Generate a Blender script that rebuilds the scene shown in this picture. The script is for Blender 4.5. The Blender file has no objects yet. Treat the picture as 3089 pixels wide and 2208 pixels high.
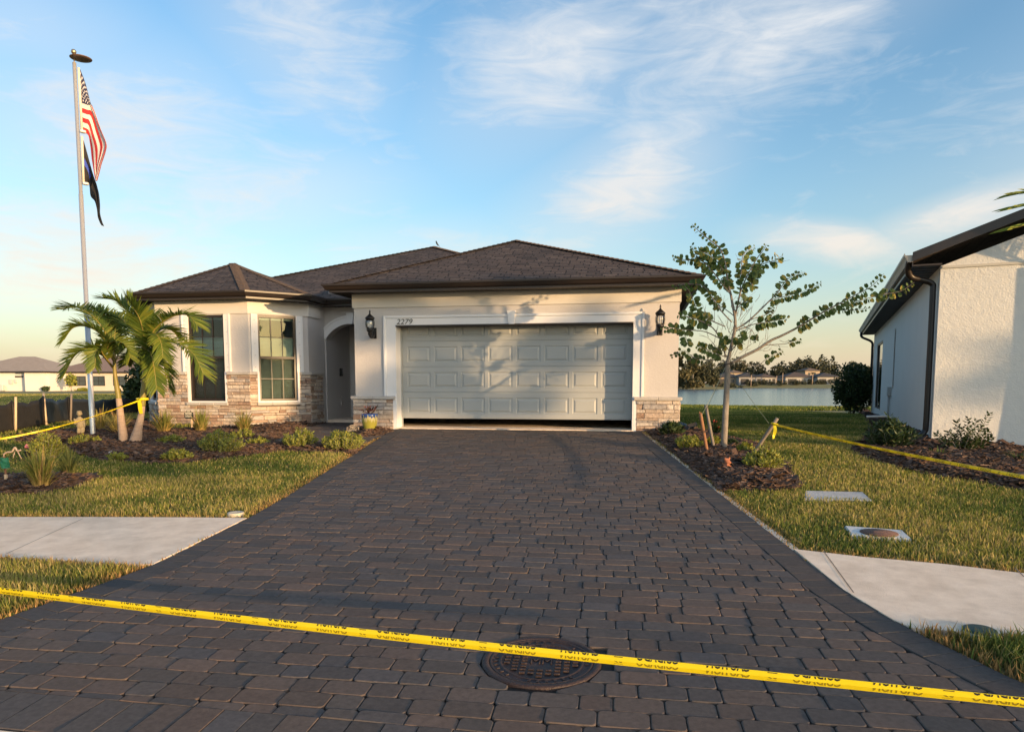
import bpy, math, random
import numpy as np
from mathutils import Vector, Matrix, noise as mnoise
rnd = random.Random(7)
NR = np.random.RandomState(11)
R = math.radians
SC = bpy.context.scene
COL = SC.collection

# ------------------------------------------------------------------ camera, sky, sun, exposure
CAM_H, PITCH, FPX, HORIZON = 1.6, 0.0943, 2175.0, 1155.8
cd = bpy.data.cameras.new("camera")
cam = bpy.data.objects.new("camera", cd)
COL.objects.link(cam)
cam.location = (0, 0, CAM_H)
cam.rotation_euler = (math.pi / 2 - PITCH, 0, 0)
cd.sensor_width = 36.0
cd.lens = 36.0 * FPX / 3089.0
cd.shift_y = (HORIZON + FPX * math.tan(PITCH) - 1104.0) / 3089.0
cd.clip_start = 0.1
cd.clip_end = 4000
SC.camera = cam

SUN_AZ, SUN_EL = R(133.5), R(5.5)          # compass azimuth (clockwise from +Y) and elevation
SUN_DIR = Vector((math.sin(SUN_AZ) * math.cos(SUN_EL), math.cos(SUN_AZ) * math.cos(SUN_EL), math.sin(SUN_EL)))
sd = bpy.data.lights.new("sun", 'SUN')
sd.energy = 2.75
sd.angle = R(0.53)
sd.color = (1.0, 0.64, 0.32)
sun = bpy.data.objects.new("sun", sd)
COL.objects.link(sun)
sun.rotation_euler = SUN_DIR.to_track_quat('Z', 'Y').to_euler()
sun.location = (30, -30, 20)

W = bpy.data.worlds.new("World")
SC.world = W
W.use_nodes = True
SKY_STRENGTH = 0.15
EXPOSURE = 1.42
def build_world():
    nt = W.node_tree
    nt.nodes.clear()
    N, L = nt.nodes.new, nt.links.new
    def math_(op, a, b=None, c=None):
        n = N('ShaderNodeMath'); n.operation = op
        for i, x in enumerate((a, b, c)):
            if x is None: continue
            if isinstance(x, (int, float)): n.inputs[i].default_value = x
            else: L(x, n.inputs[i])
        return n.outputs[0]
    out = N('ShaderNodeOutputWorld'); bg = N('ShaderNodeBackground')
    sky = N('ShaderNodeTexSky'); sky.sky_type = 'NISHITA'; sky.sun_disc = False
    sky.sun_elevation = SUN_EL; sky.sun_rotation = SUN_AZ
    sky.air_density = 1.0; sky.dust_density = 1.2; sky.ozone_density = 2.2; sky.altitude = 0
    tc = N('ShaderNodeTexCoord'); sep = N('ShaderNodeSeparateXYZ'); L(tc.outputs['Generated'], sep.inputs[0])
    az = math_('ARCTAN2', sep.outputs[0], sep.outputs[1])
    el = math_('ARCSINE', sep.outputs[2])
    com = N('ShaderNodeCombineXYZ'); L(az, com.inputs[0]); L(el, com.inputs[1])
    # cirrus : streaky noise, warped, gathered into a few patches of the sky
    def noise(scale, detail, rough, dist, loc, rot, scl):
        mp = N('ShaderNodeMapping'); L(com.outputs[0], mp.inputs[0])
        mp.inputs['Location'].default_value = loc; mp.inputs['Rotation'].default_value = (0, 0, rot); mp.inputs['Scale'].default_value = scl
        n = N('ShaderNodeTexNoise'); n.inputs['Scale'].default_value = scale; n.inputs['Detail'].default_value = detail
        n.inputs['Roughness'].default_value = rough; n.inputs['Distortion'].default_value = dist
        L(mp.outputs[0], n.inputs['Vector']); return n.outputs[0]
    n1 = noise(3.2, 9, 0.62, 0.9, (0.3, 1.7, 0), R(-17), (1.0, 2.6, 1))
    n2 = noise(11.0, 8, 0.6, 1.6, (2.1, 0.4, 0), R(-24), (0.8, 3.0, 1))
    n3 = noise(1.6, 3, 0.5, 0.3, (5.2, 3.3, 0), 0, (1, 1.6, 1))
    def blob(px, py, rx, ry, rot, amp):
        # centre given as seen along the street axis : azimuth / elevation of the patch
        a = math.atan((px - 1136) / 1600.0); e = math.atan((850 - py) / math.hypot(1600.0, px - 1136))
        mp = N('ShaderNodeMapping'); mp.vector_type = 'TEXTURE'; L(com.outputs[0], mp.inputs[0])
        mp.inputs['Location'].default_value = (a, e, 0); mp.inputs['Rotation'].default_value = (0, 0, rot)
        mp.inputs['Scale'].default_value = (rx / 1600.0, ry / 1600.0, 1)
        ln = N('ShaderNodeVectorMath'); ln.operation = 'LENGTH'; L(mp.outputs[0], ln.inputs[0])
        mr = N('ShaderNodeMapRange'); mr.interpolation_type = 'SMOOTHSTEP'
        mr.inputs[1].default_value = 0; mr.inputs[2].default_value = 1; mr.inputs[3].default_value = amp; mr.inputs[4].default_value = 0
        L(ln.outputs['Value'], mr.inputs[0]); return mr.outputs[0]
    tot = None
    for b in [(1230, 180, 460, 230, R(20), .98), (1640, 90, 600, 220, R(16), 1.0), (1370, 420, 420, 190, R(28), 1.1),
              (690, 120, 340, 240, R(-25), .85), (120, 110, 380, 150, 0, .62), (620, 440, 480, 150, R(8), .68),
              (1840, 545, 260, 60, R(-10), 1.15), (2130, 480, 320, 75, R(14), 1.1), (100, 560, 640, 210, 0, .95), (250, 300, 480, 240, R(12), .85), (1000, 560, 600, 110, 0, .5),
              (3200, 300, 900, 400, 0, .7), (-1000, 300, 900, 400, 0, .7)]:
        o = blob(*b); tot = o if tot is None else math_('MAXIMUM', tot, o)
    base = math_('ADD', math_('MULTIPLY', n1, .58), math_('MULTIPLY', n2, .42))
    thr = math_('SUBTRACT', .535, math_('MULTIPLY', tot, .36))
    cl = math_('MULTIPLY', math_('SUBTRACT', base, thr), 2.5)
    c0 = N('ShaderNodeClamp'); L(cl, c0.inputs[0]); cl = math_('MULTIPLY', math_('POWER', c0.outputs[0], 1.15), .88)
    veil = math_('MULTIPLY', math_('MULTIPLY', n3, tot), .92)
    cl = math_('MAXIMUM', cl, veil)
    # sky colour, a little more saturated as the phone shows it
    hs = N('ShaderNodeHueSaturation'); hs.inputs['Saturation'].default_value = 1.06; hs.inputs['Value'].default_value = 1.0
    L(sky.outputs[0], hs.inputs['Color'])
    tn = N('ShaderNodeMixRGB'); tn.blend_type = 'MULTIPLY'; tn.inputs[0].default_value = 1; L(hs.outputs[0], tn.inputs[1]); tn.inputs[2].default_value = (.93, .99, 1.0, 1)
    # pale warm glow added to the unseen sunward sky, frontal fill for the walls
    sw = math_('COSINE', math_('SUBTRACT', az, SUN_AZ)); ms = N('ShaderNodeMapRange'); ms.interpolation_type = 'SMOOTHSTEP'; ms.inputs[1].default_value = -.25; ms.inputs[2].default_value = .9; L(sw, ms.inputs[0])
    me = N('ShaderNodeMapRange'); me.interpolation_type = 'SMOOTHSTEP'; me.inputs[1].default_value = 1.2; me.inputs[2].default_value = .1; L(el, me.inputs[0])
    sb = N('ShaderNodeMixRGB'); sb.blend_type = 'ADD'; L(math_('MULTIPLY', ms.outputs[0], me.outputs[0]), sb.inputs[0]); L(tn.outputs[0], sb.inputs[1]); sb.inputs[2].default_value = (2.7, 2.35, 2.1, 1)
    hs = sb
    # pale evening haze low in the sky : straw on the left, rose on the right
    hz = math_('POWER', 2.71828, math_('MULTIPLY', math_('MAXIMUM', el, 0.0), -10.5)); hz = math_('MULTIPLY', hz, .80)
    mz = N('ShaderNodeMapRange'); mz.inputs[1].default_value = -.7; mz.inputs[2].default_value = .7; L(az, mz.inputs[0])
    hc = N('ShaderNodeMixRGB'); hc.inputs[1].default_value = (2.25, 1.80, 1.46, 1); hc.inputs[2].default_value = (2.45, 1.92, 1.50, 1); L(mz.outputs[0], hc.inputs[0])
    hm = N('ShaderNodeMixRGB'); L(hz, hm.inputs[0]); L(hs.outputs[0], hm.inputs[1]); L(hc.outputs[0], hm.inputs[2])
    # cloud colour : white high up, warm near the horizon
    mr = N('ShaderNodeMapRange'); mr.inputs[1].default_value = 0.02; mr.inputs[2].default_value = .33; L(el, mr.inputs[0])
    cc = N('ShaderNodeMixRGB'); cc.inputs[1].default_value = (2.7, 2.25, 1.75, 1); cc.inputs[2].default_value = (2.05, 2.12, 2.2, 1)
    L(mr.outputs[0], cc.inputs[0])
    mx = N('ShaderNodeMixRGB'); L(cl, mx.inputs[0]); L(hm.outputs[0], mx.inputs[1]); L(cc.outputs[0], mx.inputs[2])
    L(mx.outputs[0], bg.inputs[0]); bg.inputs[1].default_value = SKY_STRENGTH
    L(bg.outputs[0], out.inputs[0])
build_world()
SC.view_settings.view_transform = 'Standard'
SC.view_settings.look = 'None'
SC.view_settings.gamma = 1
SC.view_settings.exposure = EXPOSURE
SC.render.engine = 'CYCLES'
SC.cycles.use_denoising = True
SC.cycles.max_bounces = 8
SC.cycles.transparent_max_bounces = 12

# ------------------------------------------------------------------ measuring : pixel of the photograph -> ray -> point at a known height or plane
FW = np.array([0, math.cos(PITCH), -math.sin(PITCH)]); UP = np.array([0, math.sin(PITCH), math.cos(PITCH)])
PPY = HORIZON + FPX * math.tan(PITCH)
PSI, HZ = 0.1763, 14.627                      # house turned 10 degrees, its front 14.6 m away
CP, SP = math.cos(PSI), math.sin(PSI)
def ray(px, py):
    d = FW + np.array([1, 0, 0]) * (px - 1544.5) / FPX - UP * (py - PPY) / FPX
    return d / d[1]
def at_y(px, py, Y): return Vector(ray(px, py) * Y + [0, 0, CAM_H])
def at_z(px, py, z):
    d = ray(px, py); return Vector(d * ((z - CAM_H) / d[2]) + [0, 0, CAM_H])
def to_house(p): return Vector((CP * p[0] - SP * (p[1] - HZ), SP * p[0] + CP * (p[1] - HZ), p[2]))
def from_house(u, v, z=0): return Vector((CP * u + SP * v, HZ - SP * u + CP * v, z))
def at_v(px, py, v):                           # on a plane parallel to the house front, in house coordinates
    d = ray(px, py); t = (v + CP * HZ) / (SP * d[0] + CP * d[1]); return to_house(d * t + [0, 0, CAM_H])

def sstep(a, b, x):
    t = np.clip((np.asarray(x, float) - a) / (b - a), 0, 1); return t * t * (3 - 2 * t)
def gz(x, y):
    x = np.asarray(x, float); y = np.asarray(y, float)
    v = SP * x + CP * (y - HZ); a = HZ * CP
    z = .66 * np.clip((v + a) / a, 0.0, 1) - np.where(v > 0, .02 * sstep(0, 1, v), 0)
    z = z - .20 * sstep(-9, -20, x) * sstep(14, 30, y)
    dl = np.sqrt(((x - 60) / 110) ** 2 + ((y - 168) / 122) ** 2)
    near = sstep(1.12, .95, dl) * (1 - sstep(214, 232, y) * sstep(80, 68, x))
    z = z - .38 * sstep(15, 36, y) * sstep(0, 3, x)
    far = sstep(200, 290, y) * np.maximum(sstep(.96, 1.12, dl), .4 * sstep(226, 240, y) * sstep(80, 68, x))
    z = z * (1 - near) + near * -1.3
    z = z + far * .9
    return z
def gnd(px, py):
    z = .3
    for i in range(70):
        p = at_z(px, py, min(z, 1.45)); z = .5 * z + .5 * float(gz(p[0], p[1]))
    p.z = float(gz(p[0], p[1])); return p
def gpoly(pts): return [tuple(gnd(*p)[:2]) for p in pts]
def inside(poly, X, Y):
    X = np.asarray(X); Y = np.asarray(Y); r = np.zeros(X.shape, bool); n = len(poly); j = n - 1
    for i in range(n):
        xi, yi = poly[i]; xj, yj = poly[j]
        m = ((yi > Y) != (yj > Y)) & (X < (xj - xi) * (Y - yi) / ((yj - yi) if yj != yi else 1e-9) + xi)
        r ^= m; j = i
    return r
def edge_dist(poly, X, Y):
    d = np.full(np.shape(X), 1e9); n = len(poly)
    for i in range(n):
        ax, ay = poly[i]; bx, by = poly[(i + 1) % n]; dx, dy = bx - ax, by - ay; L2 = dx * dx + dy * dy + 1e-12
        t = np.clip(((X - ax) * dx + (Y - ay) * dy) / L2, 0, 1)
        d = np.minimum(d, np.hypot(X - ax - t * dx, Y - ay - t * dy))
    return d

# ------------------------------------------------------------------ object helpers
def thing(name, label, cat, loc=(0, 0, 0), rz=0, group=None):
    o = bpy.data.objects.new(name, None); COL.objects.link(o); o.empty_display_size = .1
    o.location = loc; o.rotation_euler = (0, 0, rz); o['label'] = label; o['category'] = cat
    if group: o['group'] = group
    return o
def tag(o, label, cat, group=None, kind=None):
    o['label'] = label; o['category'] = cat
    if group: o['group'] = group
    if kind: o['kind'] = kind
    return o
class MB:
    def __init__(s): s.v = []; s.f = []; s.m = []; s.sm = []
    def add(s, verts, faces, mi=0, smooth=False):
        b = len(s.v); s.v += [tuple(p) for p in verts]
        for f in faces: s.f.append(tuple(i + b for i in f)); s.m.append(mi); s.sm.append(smooth)
        return s
    def box(s, x0, x1, y0, y1, z0, z1, mi=0, M=None, bev=0.0):
        if bev > 0:
            b = min(bev, (x1 - x0) * .45, (y1 - y0) * .45, (z1 - z0) * .45)
            vs = []
            for dx in (0, 1):
                for dy in (0, 1):
                    for dz in (0, 1):
                        X, Y, Z = (x0, x1)[dx], (y0, y1)[dy], (z0, z1)[dz]; sx, sy, sz = (1, -1)[dx], (1, -1)[dy], (1, -1)[dz]
                        vs += [(X + sx * b, Y + sy * b, Z), (X + sx * b, Y, Z + sz * b), (X, Y + sy * b, Z + sz * b)]
            def ix(dx, dy, dz, k): return (dx * 4 + dy * 2 + dz) * 3 + k
            fs = []
            for d in (0, 1):
                q = [ix(0, 0, d, 0), ix(1, 0, d, 0), ix(1, 1, d, 0), ix(0, 1, d, 0)]; fs.append(q if d else q[::-1])
                q = [ix(0, d, 0, 1), ix(1, d, 0, 1), ix(1, d, 1, 1), ix(0, d, 1, 1)]; fs.append(q[::-1] if d else q)
                q = [ix(d, 0, 0, 2), ix(d, 1, 0, 2), ix(d, 1, 1, 2), ix(d, 0, 1, 2)]; fs.append(q if d else q[::-1])
            for a in (0, 1):
                for c in (0, 1):
                    q = [ix(0, a, c, 0), ix(0, a, c, 1), ix(1, a, c, 1), ix(1, a, c, 0)]; fs.append(q if a == c else q[::-1])
                    q = [ix(a, 0, c, 0), ix(a, 1, c, 0), ix(a, 1, c, 2), ix(a, 0, c, 2)]; fs.append(q if a == c else q[::-1])
                    q = [ix(a, c, 0, 1), ix(a, c, 0, 2), ix(a, c, 1, 2), ix(a, c, 1, 1)]; fs.append(q if a == c else q[::-1])
                    for e in (0, 1):
                        q = [ix(a, c, e, 0), ix(a, c, e, 1), ix(a, c, e, 2)]; fs.append(q if (a + c + e) % 2 else q[::-1])
        else:
            vs = [(x0, y0, z0), (x1, y0, z0), (x1, y1, z0), (x0, y1, z0), (x0, y0, z1), (x1, y0, z1), (x1, y1, z1), (x0, y1, z1)]
            fs = [(0, 3, 2, 1), (4, 5, 6, 7), (0, 1, 5, 4), (1, 2, 6, 5), (2, 3, 7, 6), (3, 0, 4, 7)]
        if M is not None: vs = [M @ Vector(p) for p in vs]
        return s.add(vs, fs, mi)
    def tube(s, pts, rad, n=8, mi=0, cap=True, smooth=True, flat=1.0):
        pts = [Vector(p) for p in pts]; k = len(pts)
        if not hasattr(rad, '__len__'): rad = [rad] * k
        vs = []; ref = None
        for i, p in enumerate(pts):
            t = (pts[min(i + 1, k - 1)] - pts[max(i - 1, 0)])
            t = t.normalized() if t.length > 1e-9 else Vector((0, 0, 1))
            if ref is None:
                ref = Vector((1, 0, 0)) if abs(t.x) < .9 else Vector((0, 1, 0))
            a = (ref - t * ref.dot(t)).normalized(); b = t.cross(a); ref = a
            for j in range(n):
                q = 2 * math.pi * j / n; vs.append(p + (a * math.cos(q) + b * math.sin(q) * flat) * rad[i])
        fs = [(i * n + j, i * n + (j + 1) % n, (i + 1) * n + (j + 1) % n, (i + 1) * n + j) for i in range(k - 1) for j in range(n)]
        if cap: fs += [tuple(range(n))[::-1], tuple((k - 1) * n + j for j in range(n))]
        return s.add(vs, fs, mi, smooth)
    def lathe(s, prof, c=(0, 0, 0), n=20, mi=0, smooth=True, M=None):
        vs = []; k = len(prof)
        for r, z in prof:
            for j in range(n):
                q = 2 * math.pi * j / n; p = Vector((r * math.cos(q), r * math.sin(q), z))
                if M is not None: p = M @ p
                vs.append(p + Vector(c))
        fs = [(i * n + j, i * n + (j + 1) % n, (i + 1) * n + (j + 1) % n, (i + 1) * n + j) for i in range(k - 1) for j in range(n)]
        if prof[0][0] > 1e-6: fs.append(tuple(range(n))[::-1])
        if prof[-1][0] > 1e-6: fs.append(tuple((k - 1) * n + j for j in range(n)))
        return s.add(vs, fs, mi, smooth)
    def ell(s, c, r, rot=None, nu=14, nv=9, mi=0):
        M = rot.to_matrix() if rot is not None else None; prof = [(max(1e-7, math.sin(math.pi * i / nv)), -math.cos(math.pi * i / nv)) for i in range(nv + 1)]
        vs = []
        for a, z in prof:
            for j in range(nu):
                q = 2 * math.pi * j / nu; p = Vector((a * math.cos(q) * r[0], a * math.sin(q) * r[1], z * r[2]))
                if M is not None: p = M @ p
                vs.append(p + Vector(c))
        fs = [(i * nu + j, i * nu + (j + 1) % nu, (i + 1) * nu + (j + 1) % nu, (i + 1) * nu + j) for i in range(nv) for j in range(nu)]
        return s.add(vs, fs, mi, True)
    def sweep(s, path, prof, mi=0, closed_prof=False, ends=True):
        P = [Vector((p[0], p[1])) for p in path]; k = len(P); vs = []
        for i in range(k):
            def nrm(a, b): d = (b - a).normalized(); return Vector((d.y, -d.x))
            if i == 0: m = nrm(P[0], P[1]); sc = 1
            elif i == k - 1: m = nrm(P[-2], P[-1]); sc = 1
            else:
                n1, n2 = nrm(P[i - 1], P[i]), nrm(P[i], P[i + 1]); m = (n1 + n2).normalized(); sc = 1 / max(.3, m.dot(n1))
            for d, z in prof: vs.append((P[i].x + m.x * d * sc, P[i].y + m.y * d * sc, z))
        n = len(prof); r = n if closed_prof else n - 1
        fs = [(i * n + j, (i + 1) * n + j, (i + 1) * n + (j + 1) % n, i * n + (j + 1) % n) for i in range(k - 1) for j in range(r)]
        if closed_prof and ends: fs += [tuple(range(n)), tuple((k - 1) * n + j for j in range(n))[::-1]]
        return s.add(vs, fs, mi)
    def poly(s, pts, z0, z1=None, mi=0):
        n = len(pts)
        if z1 is None: return s.add([(p[0], p[1], z0) for p in pts], [tuple(range(n))], mi)
        vs = [(p[0], p[1], z0) for p in pts] + [(p[0], p[1], z1) for p in pts]
        return s.add(vs, [tuple(range(n))[::-1], tuple(range(n, 2 * n))] + [(i, (i + 1) % n, n + (i + 1) % n, n + i) for i in range(n)], mi)
    def build(s, name, mats, parent=None, loc=None, rz=None, planar_uv=False):
        me = bpy.data.meshes.new(name)
        me.from_pydata([tuple(p) for p in s.v], [], s.f)
        if not isinstance(mats, (list, tuple)): mats = [mats]
        for m in mats: me.materials.append(m)
        me.polygons.foreach_set('material_index', s.m); me.polygons.foreach_set('use_smooth', s.sm)
        if planar_uv:
            uv = me.uv_layers.new(name='UVMap')
            for p in me.polygons:
                n = p.normal; a = Vector((-n.y, n.x, 0)); a = a.normalized() if a.length > 1e-4 else Vector((1, 0, 0)); b = n.cross(a)
                for li in p.loop_indices:
                    co = me.vertices[me.loops[li].vertex_index].co; uv.data[li].uv = (co.dot(a), co.dot(b))
        me.update()
        o = bpy.data.objects.new(name, me); COL.objects.link(o)
        if parent: o.parent = parent
        if loc is not None: o.location = loc
        if rz is not None: o.rotation_euler = (0, 0, rz)
        return o
def np_mesh(name, V, F, mat, parent=None, col=None, smooth=False):
    """many small faces at once : V (n,3), F list of int arrays (m,3) or (m,4), col (n,3)"""
    me = bpy.data.meshes.new(name); V = np.asarray(V, np.float32)
    me.vertices.add(len(V)); me.vertices.foreach_set('co', V.ravel())
    F = [np.asarray(f, np.int32) for f in F if len(f)]
    idx = np.concatenate([f.ravel() for f in F]); sizes = np.concatenate([np.full(len(f), f.shape[1], np.int32) for f in F])
    me.loops.add(len(idx)); me.loops.foreach_set('vertex_index', idx)
    me.polygons.add(len(sizes)); st = np.concatenate([[0], np.cumsum(sizes)[:-1]]).astype(np.int32)
    me.polygons.foreach_set('loop_start', st); me.polygons.foreach_set('loop_total', sizes)
    me.materials.append(mat)
    me.polygons.foreach_set('use_smooth', np.full(len(sizes), bool(smooth)))
    me.update(calc_edges=True); me.validate()
    if col is not None:
        at = me.color_attributes.new('tint', 'FLOAT_COLOR', 'POINT'); c = np.ones((len(V), 4), np.float32); c[:, :3] = col; at.data.foreach_set('color', c.ravel())
    o = bpy.data.objects.new(name, me); COL.objects.link(o)
    if parent: o.parent = parent
    return o
def bake(o):
    """replace a mesh by the result of its modifiers"""
    bpy.context.view_layer.update(); dg = bpy.context.evaluated_depsgraph_get()
    me = bpy.data.meshes.new_from_object(o.evaluated_get(dg)); o.modifiers.clear(); o.data = me
    me.polygons.foreach_set('use_smooth', [True] * len(me.polygons)); return o
def blob_obj(name, mb, mat, voxel, parent=None, loc=None, rz=None):
    o = mb.build(name, mat, parent, loc, rz); m = o.modifiers.new('r', 'REMESH'); m.mode = 'VOXEL'; m.voxel_size = voxel
    s = o.modifiers.new('s', 'SMOOTH'); s.factor = .5; s.iterations = 4
    return bake(o)
def text2d(txt, size, shear=0.0, extr=0.0):
    cu = bpy.data.curves.new('t', 'FONT'); cu.body = txt; cu.size = size; cu.shear = shear; cu.extrude = extr; cu.align_x = 'CENTER'; cu.resolution_u = 4
    o = bpy.data.objects.new('t', cu); COL.objects.link(o); bpy.context.view_layer.update()
    me = bpy.data.meshes.new_from_object(o.evaluated_get(bpy.context.evaluated_depsgraph_get()))
    vs = [tuple(v.co) for v in me.vertices]; fs = [tuple(p.vertices) for p in me.polygons]
    bpy.data.objects.remove(o); bpy.data.curves.remove(cu); bpy.data.meshes.remove(me); return vs, fs
def catmull(pts, n=6):
    pts = [Vector(p) for p in pts]; out = []
    for i in range(len(pts) - 1):
        p0, p1, p2, p3 = pts[max(i - 1, 0)], pts[i], pts[i + 1], pts[min(i + 2, len(pts) - 1)]
        for k in range(n):
            t = k / n; out.append(.5 * ((2 * p1) + (p2 - p0) * t + (2 * p0 - 5 * p1 + 4 * p2 - p3) * t * t + (3 * p1 - p0 - 3 * p2 + p3) * t ** 3))
    out.append(pts[-1]); return out

# ------------------------------------------------------------------ materials
def mat(name, col, rough=.7, col2=None, scale=8, metal=0, bump=0, bscale=60, island=None, spec=.5, coat=0, detail=6, tint=False, stretch=None, trans=0, bump2=None):
    """plain or two-tone noise colour; island = list of colours spread over separate pieces; tint = vertex colour"""
    m = bpy.data.materials.new(name); m.use_nodes = True; nt = m.node_tree; N, L = nt.nodes.new, nt.links.new
    b = nt.nodes['Principled BSDF']; b.inputs['Roughness'].default_value = rough; b.inputs['Metallic'].default_value = metal
    b.inputs['Specular IOR Level'].default_value = spec; b.inputs['Coat Weight'].default_value = coat
    tc = N('ShaderNodeTexCoord'); vec = tc.outputs['Object']
    if stretch:
        mp = N('ShaderNodeMapping'); mp.inputs['Scale'].default_value = stretch; L(vec, mp.inputs[0]); vec = mp.outputs[0]
    c = None
    if island:
        g = N('ShaderNodeNewGeometry'); r = N('ShaderNodeValToRGB'); r.color_ramp.interpolation = 'CONSTANT' if len(island) > 3 else 'LINEAR'
        e = r.color_ramp.elements
        while len(e) < len(island): e.new(.5)
        for i, cc in enumerate(island):
            e[i].position = i / len(island) if len(island) > 3 else i / (len(island) - 1); e[i].color = (*cc, 1)
        L(g.outputs['Random Per Island'], r.inputs[0]); c = r.outputs[0]
    elif tint:
        a = N('ShaderNodeVertexColor'); a.layer_name = 'tint'; c = a.outputs[0]
    if col2 is not None or c is not None:
        n = N('ShaderNodeTexNoise'); n.inputs['Scale'].default_value = scale; n.inputs['Detail'].default_value = detail; n.inputs['Roughness'].default_value = .65; L(vec, n.inputs['Vector'])
        if c is None:
            r = N('ShaderNodeValToRGB'); r.color_ramp.elements[0].position = .3; r.color_ramp.elements[1].position = .7
            r.color_ramp.elements[0].color = (*col, 1); r.color_ramp.elements[1].color = (*col2, 1); L(n.outputs[0], r.inputs[0]); c = r.outputs[0]
        elif col2 is not None:
            mr = N('ShaderNodeMapRange'); mr.inputs[1].default_value = .25; mr.inputs[2].default_value = .75; mr.inputs[3].default_value = col2[0]; mr.inputs[4].default_value = col2[1]; L(n.outputs[0], mr.inputs[0])
            mm = N('ShaderNodeMixRGB'); mm.blend_type = 'MULTIPLY'; mm.inputs[0].default_value = 1; L(c, mm.inputs[1]); L(mr.outputs[0], mm.inputs[2]); c = mm.outputs[0]
        L(c, b.inputs['Base Color'])
    else: b.inputs['Base Color'].default_value = (*col, 1)
    if bump:
        n2 = N('ShaderNodeTexNoise'); n2.inputs['Scale'].default_value = bscale; n2.inputs['Detail'].default_value = 5; L(vec, n2.inputs['Vector'])
        h = n2.outputs[0]
        if bump2:
            n3 = N('ShaderNodeTexNoise'); n3.inputs['Scale'].default_value = bump2[0]; n3.inputs['Detail'].default_value = 3; L(vec, n3.inputs['Vector'])
            ad = N('ShaderNodeMath'); ad.operation = 'MULTIPLY_ADD'; L(n3.outputs[0], ad.inputs[0]); ad.inputs[1].default_value = bump2[1]; L(h, ad.inputs[2]); h = ad.outputs[0]
        bp = N('ShaderNodeBump'); bp.inputs['Strength'].default_value = bump; bp.inputs['Distance'].default_value = .02; L(h, bp.inputs['Height']); L(bp.outputs[0], b.inputs['Normal'])
    if trans:
        tr = N('ShaderNodeBsdfTranslucent'); mx = N('ShaderNodeMixShader'); mx.inputs[0].default_value = trans
        if c is not None: L(c, tr.inputs[0])
        else: tr.inputs[0].default_value = (*col, 1)
        o = nt.nodes['Material Output']; L(b.outputs[0], mx.inputs[1]); L(tr.outputs[0], mx.inputs[2]); L(mx.outputs[0], o.inputs[0])
    return m
def glass_mat(name, tintc=(.55, .66, .62), opac=.16, rough=.02):
    m = bpy.data.materials.new(name); m.use_nodes = True; nt = m.node_tree; N, L = nt.nodes.new, nt.links.new; nt.nodes.clear()
    o = N('ShaderNodeOutputMaterial'); t = N('ShaderNodeBsdfTransparent'); t.inputs[0].default_value = (*tintc, 1)
    g = N('ShaderNodeBsdfGlossy'); g.inputs['Roughness'].default_value = rough; g.inputs[0].default_value = (.9, .92, .95, 1)
    f = N('ShaderNodeFresnel'); f.inputs[0].default_value = 1.48; a = N('ShaderNodeMath'); a.operation = 'ADD'; a.inputs[1].default_value = opac; L(f.outputs[0], a.inputs[0])
    n = N('ShaderNodeTexNoise'); n.inputs['Scale'].default_value = 1.3; n.inputs['Detail'].default_value = 1; tc = N('ShaderNodeTexCoord'); L(tc.outputs['Object'], n.inputs['Vector'])
    bp = N('ShaderNodeBump'); bp.inputs['Strength'].default_value = .06; L(n.outputs[0], bp.inputs['Height']); L(bp.outputs[0], g.inputs['Normal'])
    mx = N('ShaderNodeMixShader'); L(a.outputs[0], mx.inputs[0]); L(t.outputs[0], mx.inputs[1]); L(g.outputs[0], mx.inputs[2]); L(mx.outputs[0], o.inputs[0]); return m
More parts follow.
